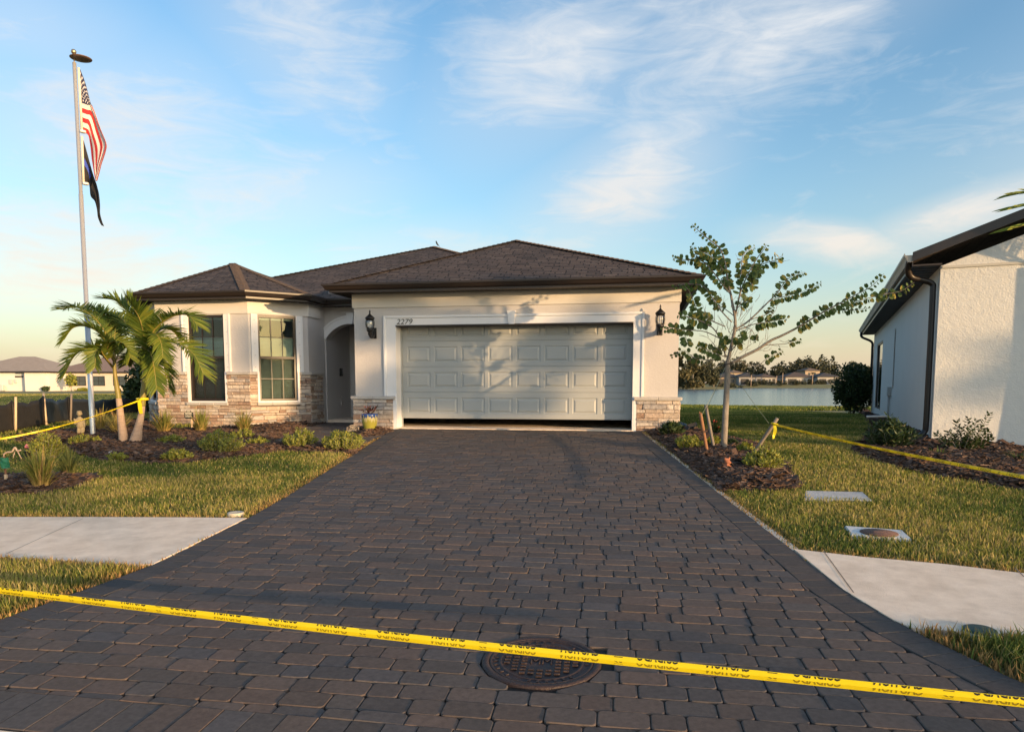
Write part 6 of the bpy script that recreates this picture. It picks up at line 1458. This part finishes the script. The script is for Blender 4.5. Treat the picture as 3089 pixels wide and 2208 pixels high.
mb = MB(); mb.box(-.05, -.04, -.004, .004, -.1, .02); mb.box(.04, .05, -.004, .004, -.1, .02); mb.build('spike', K['black'], SG)
yb = gnd(572.5, 1296); yp = at_y(570, 1250, yb.y) - yb; YS = thing('yard_sign', 'small dark octagonal yard sign with pale lines on a wooden stake before the bay', 'sign', yb, .10)
k = yb.y / FPX; hw, hh = 12.5 * k, 12.5 * k; cz = yp.z
mb = MB(); pts = [(-hw, -hh * .72), (-hw * .8, -hh), (hw * .8, -hh), (hw, -hh * .72), (hw, hh * .45), (hw * .6, hh * .6), (hw * .45, hh), (-hw * .45, hh), (-hw * .6, hh * .6), (-hw, hh * .45)]
n = len(pts); mb.add([(a, -.03, cz + b_) for a, b_ in pts] + [(a, -.02, cz + b_) for a, b_ in pts], [tuple(range(n)), tuple(range(n, 2 * n))[::-1]] + [(i, n + i, n + (i + 1) % n, (i + 1) % n) for i in range(n)]); mb.build('plate', mat('sign_dark_green', (.010, .016, .012), .5), YS)
mb = MB()
for zz in (.32, .08, -.32, -.62):
    x = -hw * .78
    while x < hw * .7: l = rnd.uniform(.012, .03); mb.box(x, min(x + l, hw * .78), -.0325, -.0305, cz + hh * zz, cz + hh * zz + .015); x += l + .006
mb.box(-hw * .4, hw * .4, -.0325, -.0305, cz + hh * .66, cz + hh * .84); mb.build('lettering', mat('sign_pale', (.62, .58, .48), .6), YS)
mb = MB(); mb.box(.035, .065, -.018, .012, -.1, cz + .05); mb.build('stake', K['woodl'], YS)
# stone boy
b = gnd(243, 1318); k = b.y / FPX; S_ = 80 * k
mb = MB(); e = lambda x, y, z, a, b_, c, rot=None: mb.ell((x * S_, y * S_, z * S_), (a * S_, b_ * S_, c * S_), rot)
from mathutils import Euler
e(0, 0, .02, .16, .13, .03); e(-.055, 0, .20, .062, .065, .20); e(.06, .01, .20, .062, .065, .20); e(-.06, -.05, .05, .055, .09, .04); e(.06, -.04, .05, .055, .09, .04); e(0, 0, .42, .125, .095, .10); e(0, .0, .56, .125, .085, .15); e(0, 0, .68, .115, .08, .08)
e(.155, -.01, .60, .045, .05, .13, Euler((0, .25, 0))); e(.165, -.03, .46, .04, .045, .10, Euler((0, -.2, 0))); e(-.14, -.05, .62, .045, .05, .11, Euler((.3, -.3, 0))); e(-.135, -.15, .53, .04, .10, .04, Euler((0, 0, .3))); e(-.11, -.20, .53, .05, .04, .05)
e(0, 0, .77, .05, .05, .06); e(0, -.01, .88, .088, .095, .10); e(0, -.10, .875, .022, .025, .025); e(0, .0, .945, .095, .10, .055); e(0, -.085, .935, .075, .05, .014); e(-.09, 0, .875, .018, .03, .03); e(.09, 0, .875, .018, .03, .03); e(.13, .0, .30, .03, .03, .12)
o = blob_obj('garden_statue', mb, K['sstone'], .0085, None, b, .35); tag(o, 'small stone statue of a boy with cap standing left of the flagpole', 'statue')
# terracotta figure
b = gnd(2191, 1423); k = b.y / FPX; S_ = 48 * k; mb = MB()
e(0, 0, .16, .30, .26, .18); e(0, -.02, .36, .21, .19, .20); e(-.20, -.06, .22, .14, .14, .22, Euler((0, .25, 0))); e(.20, -.06, .22, .14, .14, .22, Euler((0, -.25, 0))); e(-.08, -.20, .30, .06, .07, .26, Euler((0, .1, 0))); e(.06, -.20, .26, .06, .07, .24, Euler((0, -.15, 0))); e(-.08, -.25, .06, .09, .10, .06); e(.08, -.25, .06, .09, .10, .06)
e(.02, -.05, .66, .19, .17, .14); e(.10, -.12, .60, .17, .14, .09); e(-.06, .0, .80, .16, .13, .08, Euler((0, -.2, 0))); e(.17, .0, .84, .075, .07, .12, Euler((0, .3, 0))); e(-.12, -.02, .84, .08, .07, .07); e(.0, .0, .52, .15, .14, .10)
o = blob_obj('terracotta_figure', mb, K['terra'], .0075, None, b, .15); tag(o, 'orange terracotta animal figure sitting in the mulch before the tree', 'figurine')
def rock(label, px, py, r, m, seed, fl=.6):
    b = gnd(px, py); mb = MB(); mb.ell((0, 0, r * fl * .45), (r, r * .8, r * fl), None, 14, 9); rs = random.Random(seed)
    mb.v = [tuple(Vector(p) * (1 + .28 * mnoise.noise(Vector(p) * (1.6 / r) + Vector((seed, 0, 0))))) for p in mb.v]; o = mb.build('rock', m, None, b, rs.uniform(0, 3)); tag(o, label, 'rock')
rock('white rock in the mulch right of the terracotta figure', 2269, 1425, .055, K['white'], 1); rock('orange pebble between white rock and lawn', 2293, 1429, .032, K['terra'], 2); rock('small tan stone at the foot of the terracotta figure', 2206.6, 1425, .022, K['tan'], 3, .9)
rock('pinkish pebble at the right tip of the mulch bed', 2389.7, 1440, .024, mat('pink_stone', (.42, .27, .2), .8), 4, .9); rock('pale stone in the mulch left of the palm base', 336, 1374, .075, K['rock'], 5); rock('flat pale stone at the neighbouring bed edge under the tape', 2640, 1356, .11, K['rock'], 6, .35)
# garden lights in the dark corner by the stone pier
for (lab, px, py, s) in (('black solar spotlight left of another, near the right stone pier', 2058, 1305, 1), ('black solar spotlight with pale top, nearer the red brown stake', 2088, 1308, -1)):
    b = gnd(px, py); t = thing('solar_light', lab, 'garden light', b); mb = MB(); mb.tube([(0, 0, -.05), (0, 0, .13)], .010, 6); mb.box(-.035, .035, -.03, .03, .10, .13, bev=.01); mb.build('stake', K['black'], t)
    M_ = Matrix.Translation((.0, .0, .165)) @ Euler((.5, .3 * s, 0)).to_matrix().to_4x4(); mb = MB(); mb.box(-.085, .085, -.055, .055, -.008, .008, 0, M_, .004); mb.build('solar_panel', mat('solar_cell', (.012, .016, .022), .2, spec=.6), t)
    M_ = Matrix.Translation((.09 * s, -.02, .09)) @ Euler((1.1, 0, .6 * s)).to_matrix().to_4x4(); mb = MB(); mb.lathe([(.028, -.05), (.045, .03), (.045, .05), (.035, .05), (.0, .045)], (0, 0, 0), 14, M=M_ @ Matrix.Identity(4)); mb.v = [tuple(Vector(p) + Vector((.0, 0, 0))) for p in mb.v]; mb.build('lamp_head', K['black'], t)
# marker stake with green ribbon, ornament and planter at the left edge
b = gnd(19, 1463); k = b.y / FPX; t = thing('marker_stake', 'pale stake wrapped in bright green ribbon at the left edge', 'stake', b)
mb = MB(); mb.box(-4 * k, 4.5 * k, -.012, .012, -.1, 33 * k, bev=.004); mb.build('lower_lath', K['woodl'], t); mb = MB(); mb.box(-2.5 * k, 3 * k, -.008, .008, 33 * k, 88 * k, bev=.003); mb.build('upper_lath', K['woodr'], t)
mb = MB(); vs = []
for i in range(5):
    z = (84 - 32 * i / 4) * k; o_ = .006 * math.sin(i * 2)
    vs += [(-11 * k + .02 * i * k * 6, -.016 + o_, z), (-2 * k, -.024 - o_, z - .004), (9 * k + i * k, -.014 + o_, z + .002), (9 * k + i * k, .016, z), (-11 * k + i * k, .016, z)]
mb.add(vs, [(5 * i + j, 5 * i + (j + 1) % 5, 5 * (i + 1) + (j + 1) % 5, 5 * (i + 1) + j) for i in range(4) for j in range(5)]); mb.tube([(-9 * k, 0, 82 * k), (-30 * k, .01, 81 * k)], .003, 5); mb.build('ribbon', K['green'], t)
b = gnd(82, 1436); k = b.y / FPX; t = thing('valve_marker', 'small white cap on a red base in the front mulch bed', 'marker', b)
MB().lathe([(.0, 18 * k), (3.5 * k, 17 * k), (4.2 * k, 14 * k), (4.0 * k, 3 * k)], (0, 0, 0), 14).build('cap', K['white'], t); MB().lathe([(8 * k, 0), (8 * k, 3 * k), (5 * k, 4.5 * k), (4 * k, 4.5 * k)], (0, 0, 0), 16).build('base', mat('red_plastic', (.35, .03, .02), .5), t)
b = gnd(42, 1393); k = b.y / FPX; t = thing('garden_ornament', 'small rusty bicycle shaped ornament on the lawn at the left edge', 'ornament', b)
wheel = lambda x, r, nm: MB().tube([(x * k + r * k * math.cos(a / 12 * 6.2832), .0, (r + 1) * k + r * k * math.sin(a / 12 * 6.2832)) for a in range(13)], 1.3 * k, 6).build(nm, K['black'], t)
wheel(-2, 10, 'wheel'); wheel(24, 8, 'wheel')
mb = MB(); mb.tube(catmull([(-30 * k, 0, 22 * k), (-20 * k, 0, 29 * k), (-4 * k, 0, 31 * k), (6 * k, 0, 44 * k), (12 * k, 0, 34 * k), (24 * k, 0, 36 * k)], 5), 2.6 * k, 8); mb.tube([(-2 * k, 0, 11 * k), (4 * k, 0, 30 * k)], 1.5 * k, 6); mb.tube([(24 * k, 0, 9 * k), (12 * k, 0, 34 * k)], 1.5 * k, 6); mb.tube([(-29 * k, 0, 22 * k), (-31 * k, 0, 12 * k)], 2 * k, 6); mb.build('frame', mat('weathered_pink_metal', (.34, .22, .16), .7, (.45, .36, .28), 30), t)
b = gnd(86, 1383); k = b.y / FPX; t = thing('small_planter', 'dark little planter holding one pink bloom at the left edge', 'planter', b)
MB().lathe([(6 * k, 0), (9 * k, 22 * k), (10 * k, 24 * k), (8 * k, 24 * k), (0, 22 * k)], (0, 0, 0), 14).build('pot', mat('dark_planter', (.03, .028, .028), .6), t)
mb = MB(); mb.ell((0, 0, 36 * k), (9 * k, 8 * k, 6 * k)); mb.v = [tuple(Vector(p) * (1 + .12 * mnoise.noise(Vector(p) * 40))) for p in mb.v]; mb.build('bloom', mat('pink_bloom', (.55, .14, .16), .7, (.62, .2, .2), 40), t); MB().tube([(0, 0, 20 * k), (0, 0, 33 * k)], 1.5 * k, 6).build('stem', K['wood'], t)
# bird on the ridge
hp = from_house(mA[0] + .10, mA[1] + .05, mA[2]); k = hp.y / FPX; mb = MB()
B3_ = lambda x, z, a, c, rot: mb.ell((x * k, 0, z * k), (a * k, a * k * .8, c * k), Euler((0, rot, 0)))
B3_(-1.2, 8.5, 2.6, 5.5, -.45); B3_(-3.2, 14.0, 1.9, 2.4, -.1); B3_(1.5, 5.5, 1.6, 4.0, -.75); B3_(4.5, 1.5, .9, 5.0, -.70); mb.tube([(-4.5 * k, 0, 14.6 * k), (-7.5 * k, 0, 14.8 * k)], [.7 * k, .15 * k], 6); mb.tube([(.6 * k, 0, 4.5 * k), (.6 * k, 0, -.5 * k)], .5 * k, 5)
o = blob_obj('bird', mb, mat('bird_black', (.012, .014, .018), .5), k * .55, None, hp + Vector((0, 0, .02))); tag(o, 'black bird perched on the peak of the main roof', 'bird')

# ------------------------------------------------------------------ silt fence and the field on the left
SF = thing('silt_fence', 'sagging black silt fence on wooden stakes along the left field', 'fence', gnd(46, 1299))
base = Vector(SF.location); stk = []
pts = [gnd(-260, 1345), gnd(-60, 1318), gnd(46, 1299), gnd(140, 1283), gnd(212, 1271)] + [Vector((-12.6, 23.2, 0)), Vector((-11.2, 26.5, 0)), Vector((-10.4, 30, 0))]
for p in pts: p.z = float(gz(p.x, p.y))
top = []
for i, p in enumerate(pts):
    h = [.72, .72, .71, .74, .70, .62, .55, .5][i]; mb = MB(); a = p - base; ln = Vector((rnd.uniform(-.05, .05), rnd.uniform(-.03, .03), 0)); mb.tube([a - Vector((0, 0, .1)), a + Vector((0, 0, h)) + ln], .030, 4); mb.build('stake', K['woodl'] if i in (2, 3) else K['wood'], SF)
    top.append((a, h))
V, F = [], []
n = 0
for (a, h0), (b_, h1) in zip(top[:-1], top[1:]):
    for i in range(13):
        s = i / 12; p = a.lerp(b_, s); sag = .10 * math.sin(math.pi * s) + .02 * math.sin(s * 17)
        for j in range(7):
            t_ = j / 6; V.append(tuple(p + Vector((0, -.035 + .05 * math.sin(s * 9 + t_ * 5) * math.sin(math.pi * s), (h0 + (h1 - h0) * s - .06 - sag) * t_ - .02))))
    F += [(n + i * 7 + j, n + (i + 1) * 7 + j, n + (i + 1) * 7 + j + 1, n + i * 7 + j + 1) for i in range(12) for j in range(6)]; n = len(V)
o = np_mesh('fabric', V, [np.array(F)], K['silt'], SF, smooth=True); md = o.modifiers.new('s', 'SOLIDIFY'); md.thickness = .006; bake(o)
def far_house(label, x, y, w, d, wall_h, roofc, wallc, yaw=0.0, base_z=None, wins=(), pitch=.36, bump=None, oh=.45):
    z = float(gz(x, y)) if base_z is None else base_z; t = thing('house', label, 'house', (x, y, z), yaw); mb = MB(); mb.box(-w / 2, w / 2, 0, d, -.6, wall_h)
    if bump: mb.box(bump[0], bump[1], -bump[2], -.003, -.6, wall_h - .004)
    mb.build('wall', wallc, t); mb = MB()
    def hip(x0, x1, y0, y1, z0, p):
        m_ = min(x1 - x0, y1 - y0) / 2; r = z0 + m_ * p
        if x1 - x0 >= y1 - y0: a, b_ = (x0 + m_, (y0 + y1) / 2, r), (x1 - m_, (y0 + y1) / 2, r); fs = [(0, 1, 5, 4), (1, 2, 5), (2, 3, 4, 5), (3, 0, 4), (0, 3, 2, 1)]
        else: a, b_ = ((x0 + x1) / 2, y0 + m_, r), ((x0 + x1) / 2, y1 - m_, r); fs = [(0, 1, 4), (1, 2, 5, 4), (2, 3, 5), (3, 0, 4, 5), (0, 3, 2, 1)]
        mb.add([(x0, y0, z0), (x1, y0, z0), (x1, y1, z0), (x0, y1, z0), a, b_], fs); mb.box(x0, x1, y0, y1, z0 - .2, z0 - .01, 1)
    hip(-w / 2 - oh, w / 2 + oh, -oh, d + oh, wall_h + .16, pitch)
    if bump: hip(bump[0] - oh, bump[1] + oh, -bump[2] - oh, d * .5, wall_h + .165, pitch * .98)
    mb.build('roof', [roofc, K['bronze']], t)
    for (x0, x1, z0, z1, yy, kind) in wins:
        f = MB(); f.box(x0, x1, yy - .06, yy - .002, z0, z1); f = f.build('window' if kind == 'w' else 'opening', K['bronze'] if kind == 'w' else K['dark'], t)
        if kind == 'w': g = MB(); g.box(x0 + .07, (x0 + x1) / 2 - .04, yy - .07, yy - .061, z0 + .07, (z0 + z1) / 2 - .03); g.box((x0 + x1) / 2 + .04, x1 - .07, yy - .07, yy - .061, z0 + .07, (z0 + z1) / 2 - .03); g.box(x0 + .07, (x0 + x1) / 2 - .04, yy - .07, yy - .061, (z0 + z1) / 2 + .03, z1 - .07); g.box((x0 + x1) / 2 + .04, x1 - .07, yy - .07, yy - .061, (z0 + z1) / 2 + .03, z1 - .07); g.build('pane', mat('far_pane', (.05, .065, .07), .15) if 'far_pane' not in bpy.data.materials else bpy.data.materials['far_pane'], f)
    return t
rb = mat('far_shingle', (.27, .225, .185), .9, (.33, .275, .23), 1.5); rb2 = mat('far_shingle_brown', (.19, .135, .11), .9, (.23, .165, .135), 1.5); wc = mat('far_stucco', (.62, .59, .53), .95, (.66, .63, .57), .6); wc2 = mat('far_stucco_tan', (.52, .46, .38), .95, (.56, .50, .42), .6)
X = lambda px, Y: (px - 1544.5) / FPX * Y
FYL = 108.0
t = far_house('pale house with long grey brown roof far across the left field, at the frame edge', X(20, FYL), FYL, 13.5, 11, 2.75, rb, wc, .0, None, [(X(60, FYL) - X(20, FYL) - .3, X(78, FYL) - X(20, FYL), 2.0, 2.25, 0, 'o')], .40, (X(98, FYL) - X(20, FYL), X(150, FYL) - X(20, FYL), 1.2))
mb = MB(); mb.box(-.5, .3, -.9, -.2, 0, .9, bev=.05); mb.box(.9, 1.3, -.25, -.004, 1.0, 1.7); mb.box(1.6, 1.9, -.2, -.004, 1.2, 1.7); mb.build('air_conditioner', mat('ac_grey', (.5, .49, .46), .7), t)
XB = X(300, FYL + 4)
far_house('tan house with brown hip roof far across the left field, seen behind the palm', XB, FYL + 4, 14.0, 12, 2.75, rb2, wc2, .0, None, [(X(p, FYL + 4) - XB - .95, X(p, FYL + 4) - XB + .95, .75, 2.25, 0, 'w') for p in (222, 247, 304, 366)], .42)
for (lab, px, py, h, w) in (('low shrub against the far tan house, left of its first window', 143, 1172, 14, 22), ('reddish low plants along the wall of the far tan house', 255, 1172, 9, 55)):
    Y_ = FYL - 1.5; b = Vector((X(px, Y_), Y_, 0)); b.z = float(gz(b.x, b.y)); k = Y_ / FPX; tree('foundation_shrub', lab, 'shrub', b, [([(0, 0, 0), (0, 0, h * k * .5)], .03, .01)], [(0, 0, h * k * .5, w * k * .5, .5, h * k * .55)], 420, .14, 'leafd' if h > 10 else 'leafy', int(px))
b = Vector((X(226, FYL), FYL - .5, 0)); b.z = float(gz(b.x, b.y)); tree('small_tree', 'small yellowish tree before the window of the far tan house', 'tree', b, [([(0, 0, 0), (0, 0, 1.4)], .06, .03)], [(0, 0, 1.7, .8, .7, 1.0)], 500, .16, 'leafy', 8)

# ------------------------------------------------------------------ across the lake
LH = [mat('lake_wall_white', (.34, .33, .31), .95), mat('lake_wall_tan', (.36, .28, .20), .95), mat('lake_wall_grey', (.26, .26, .27), .95)]
LR = [mat('lake_roof_brown', (.085, .060, .048), .9), mat('lake_roof_dark', (.05, .045, .044), .9), mat('lake_roof_tan', (.15, .105, .075), .9)]
for lab, p0, p1, Y_, hh, wi, ri, up in [
    ('dark roofed lakeside house partly behind the tree trunk', 2158, 2235, 300, 2.9, 1, 1, 0), ('grey screened lakeside house right of the tree trunk', 2226, 2296, 296, 3.0, 2, 1, 0), ('white walled lakeside house with tan roof, middle of the row', 2284, 2338, 300, 2.9, 0, 0, 0),
    ('broad lakeside house with brown tiled roof and skylights', 2366, 2452, 302, 3.0, 0, 0, 0), ('two storey house with sunlit orange wall behind the lakeside row', 2424, 2468, 325, 6.0, 1, 2, 0), ('brown roofed lakeside house at the right end beside the round bush', 2462, 2530, 298, 3.0, 0, 1, 0), ('tan two storey house glimpsed behind the tree trunk', 2196, 2236, 330, 5.2, 1, 2, 0)]:
    x0, x1 = X(p0, Y_), X(p1, Y_); w = x1 - x0; wins = [(-w * .42, -w * .12, .0, 2.3, 0, 'o'), (w * .08, w * .2, .3, 2.2, 0, 'w'), (w * .28, w * .44, .0, 2.3, 0, 'o')] if hh < 4 else [(-w * .3, -w * .15, hh - 2, hh - .8, 0, 'w'), (w * .1, w * .25, hh - 2, hh - .8, 0, 'w')]
    far_house(lab, (x0 + x1) / 2, Y_, w, 12, hh, LR[ri], LH[wi], .0, 1.05, wins, .34)
K['fard'] = mat('far_leaf_dark', (.1, .1, .1), .8, None, island=[(.028, .036, .018), (.045, .050, .022), (.065, .06, .028)], trans=.15); K['farw'] = mat('far_leaf_warm', (.1, .1, .1), .8, None, island=[(.055, .058, .022), (.085, .075, .028), (.11, .09, .035)], trans=.15)
# near left bank : taller trees one can tell apart
TG = 'trees on the near bank of the lake'
for lab, px, Y_, topy, w, mm, kind in [('tall thin pine with tiered crown at the right corner of the garage', 2042, 235, 1066, 26, 'farw', 'pine'), ('flat topped pine second from the garage corner on the bank', 2086, 232, 1078, 34, 'farw', 'pine'), ('rounded dense tree on the bank below the two pines', 2058, 226, 1110, 46, 'farw', 'round'), ('broad tree on the bank left of the slender tree trunk', 2118, 234, 1100, 46, 'fard', 'round'), ('low bushy tree at the waterline below the pines', 2090, 222, 1140, 60, 'farw', 'round'), ('palm like dark tree right of the bank trees', 2150, 240, 1112, 30, 'fard', 'round'), ('tree mostly hidden by the garage corner', 2005, 230, 1090, 60, 'farw', 'round')]:
    k = Y_ / FPX; b = Vector((X(px, Y_), Y_, float(gz(X(px, Y_), Y_)))); b.z = max(b.z, -.2); H = at_y(px, topy, Y_).z - b.z; W_ = w * k
    if kind == 'pine': el = [(rnd.uniform(-.3, .3) * W_, 0, H * z, W_ * r, W_ * r, H * .055) for z, r in ((.96, .3), (.87, .5), (.76, .42), (.66, .5), (.52, .35))]; tree('pine_tree', lab, 'tree', b, [([(0, 0, 0), (.2, 0, H * .5), (0, 0, H * .97)], .22, .05)], el, 900, .55, mm, px, TG, gaps=.9)
    else: el = [(0, 0, H * .55, W_ * .5, W_ * .5, H * .42), (-W_ * .25, 0, H * .4, W_ * .35, W_ * .3, H * .35), (W_ * .25, 0, H * .45, W_ * .3, W_ * .3, H * .3), (.1 * W_, 0, H * .8, W_ * .25, W_ * .25, H * .2)]; tree('broad_tree', lab, 'tree', b, [([(0, 0, 0), (0, 0, H * .5)], .25, .1)], el, 1500, .50, mm, px, TG, gaps=.8)
for lab, px, topy in [('lakeside palm left of the white walled house', 2262, 1118), ('lakeside palm in front of the broad tiled house, middle one', 2356, 1112), ('lakeside palm before the dark roof at the right', 2446, 1118), ('short lakeside palm among the dark hedges', 2338, 1122)]:
    Y_ = 290; b = Vector((X(px, Y_), Y_, float(gz(X(px, Y_), Y_)))); H = at_y(px, topy, Y_).z - b.z; t = thing('lakeside_palm', lab, 'palm', b, 0, 'palms across the lake'); MB().tube([(0, 0, 0), (.1, 0, H * .75)], .16, 6).build('trunk', K['ptrunk'], t); mb = MB()
    for i in range(46):
        a = rnd.uniform(0, 6.28); L_ = rnd.uniform(1.2, 2.1); d = Vector((math.cos(a), math.sin(a), rnd.uniform(-.1, 1.1))).normalized(); p = Vector((.1, 0, H * .76)); q = [p, p + d * L_ * .5, p + d * L_ - Vector((0, 0, .5 * L_ * .6))]; s_ = perp(d)[0] * .16
        mb.add([q[0] - s_ * .3, q[0] + s_ * .3, q[1] + s_, q[1] - s_, q[2]], [(0, 1, 2, 3), (3, 2, 4)])
    mb.build('crown', K['fard'], t)
E_ = []
rs = random.Random(5)
for i in range(95):
    px = rs.uniform(1990, 2620); Y_ = rs.uniform(335, 420); ht = rs.uniform(7.5, 11.5) * (1.05 + .18 * math.sin(px * .021)); x = X(px, Y_); E_.append((x, Y_, 1.1 + ht * .55, rs.uniform(2.2, 5), 3, ht * .46)); 
    if rs.random() < .5: E_.append((x + rs.uniform(-2, 2), Y_, 1.1 + ht * rs.uniform(.9, 1.12), rs.uniform(.8, 2.0), 1.5, ht * .12))
V, F = cloud(None, E_, 26000, .62, 4, .6, .5); o = np_mesh('far_woodland', V, F, K['fard']); tag(o, 'dark line of trees beyond the houses across the lake', 'woodland', kind='stuff')
E_ = []
for i in range(70): px = rs.uniform(2155, 2560); Y_ = rs.uniform(288, 296); x = X(px, Y_); hh = rs.uniform(.8, 2.0); E_.append((x, Y_, float(gz(x, Y_)) + hh * .5, rs.uniform(.7, 1.8), .8, hh * .6))
V, F = cloud(None, E_, 5200, .30, 6, .6, .4); o = np_mesh('lakeside_shrubbery', V, F, K['fard']); tag(o, 'dark hedges along the far shore before the lakeside houses', 'shrubbery', kind='stuff')

# ------------------------------------------------------------------ across the street, behind the camera : unseen house and trees placed for their shadows
def sp(d, w): return Vector((d * .725 + w * .688, -d * .688 + w * .725, .1))
p = sp(40, 5.2); far_house('unseen tan house added across the street behind the viewer, its roof shading the driveway', p.x, p.y, 20, 9, 2.9, rb2, wc2, math.atan2(.725, .688) + math.pi, .1, [(-6, -4, .8, 2.2, 0, 'w'), (2, 4, .8, 2.2, 0, 'w')], .26)
K['oak'] = mat('oak_leaf', (.04, .06, .02), .6, None, island=[(.03, .05, .016), (.05, .07, .02), (.07, .09, .03)], trans=.2)
def add_shade_tree(lab, d, w, ells, n, seed, gaps=.7, size=.11, h=4):
    b = sp(d, w); tree('shade_tree', lab, 'tree', b, [([(0, 0, 0), (.1, .1, h * .6), (0, 0, h)], .16, .06)], [(e[0] * .688, e[0] * .725, e[1], e[2], e[2], e[3]) for e in ells], n, size, 'oak', seed, 'unseen shade trees behind the viewer', gaps=gaps)
rs = random.Random(14)
add_shade_tree('unseen open crowned tree shaped to shade the middle of the garage', 37, 10.2, [(rs.uniform(-1.5, 1.30), rs.uniform(5.3, 8.3), rs.uniform(.32, .62), rs.uniform(.22, .5)) for _ in range(24)] + [(-2.3, 7.3, .55, .7), (.5, 5.6, .7, .35), (1.05, 6.3, .40, .7), (-1.2, 7.9, .7, .35)], 7000, 21, .15)
add_shade_tree('unseen low tree placed to dapple the left lawn', 37, 3.4, [(-1.6, 5.0, 1.0, .5), (.4, 5.1, .8, .4), (1.5, 5.3, .6, .6)], 700, 22, .9)
add_shade_tree('unseen tall tree shaped to shade the cream house', 35, 14.7, [(0, 7.75, 1.5, .55), (.1, 5.1, 1.5, .6), (-.6, 5.7, .5, .25), (1.1, 6.6, .6, 1.0), (0, 8.8, 1.2, .7)], 3300, 23, .6)
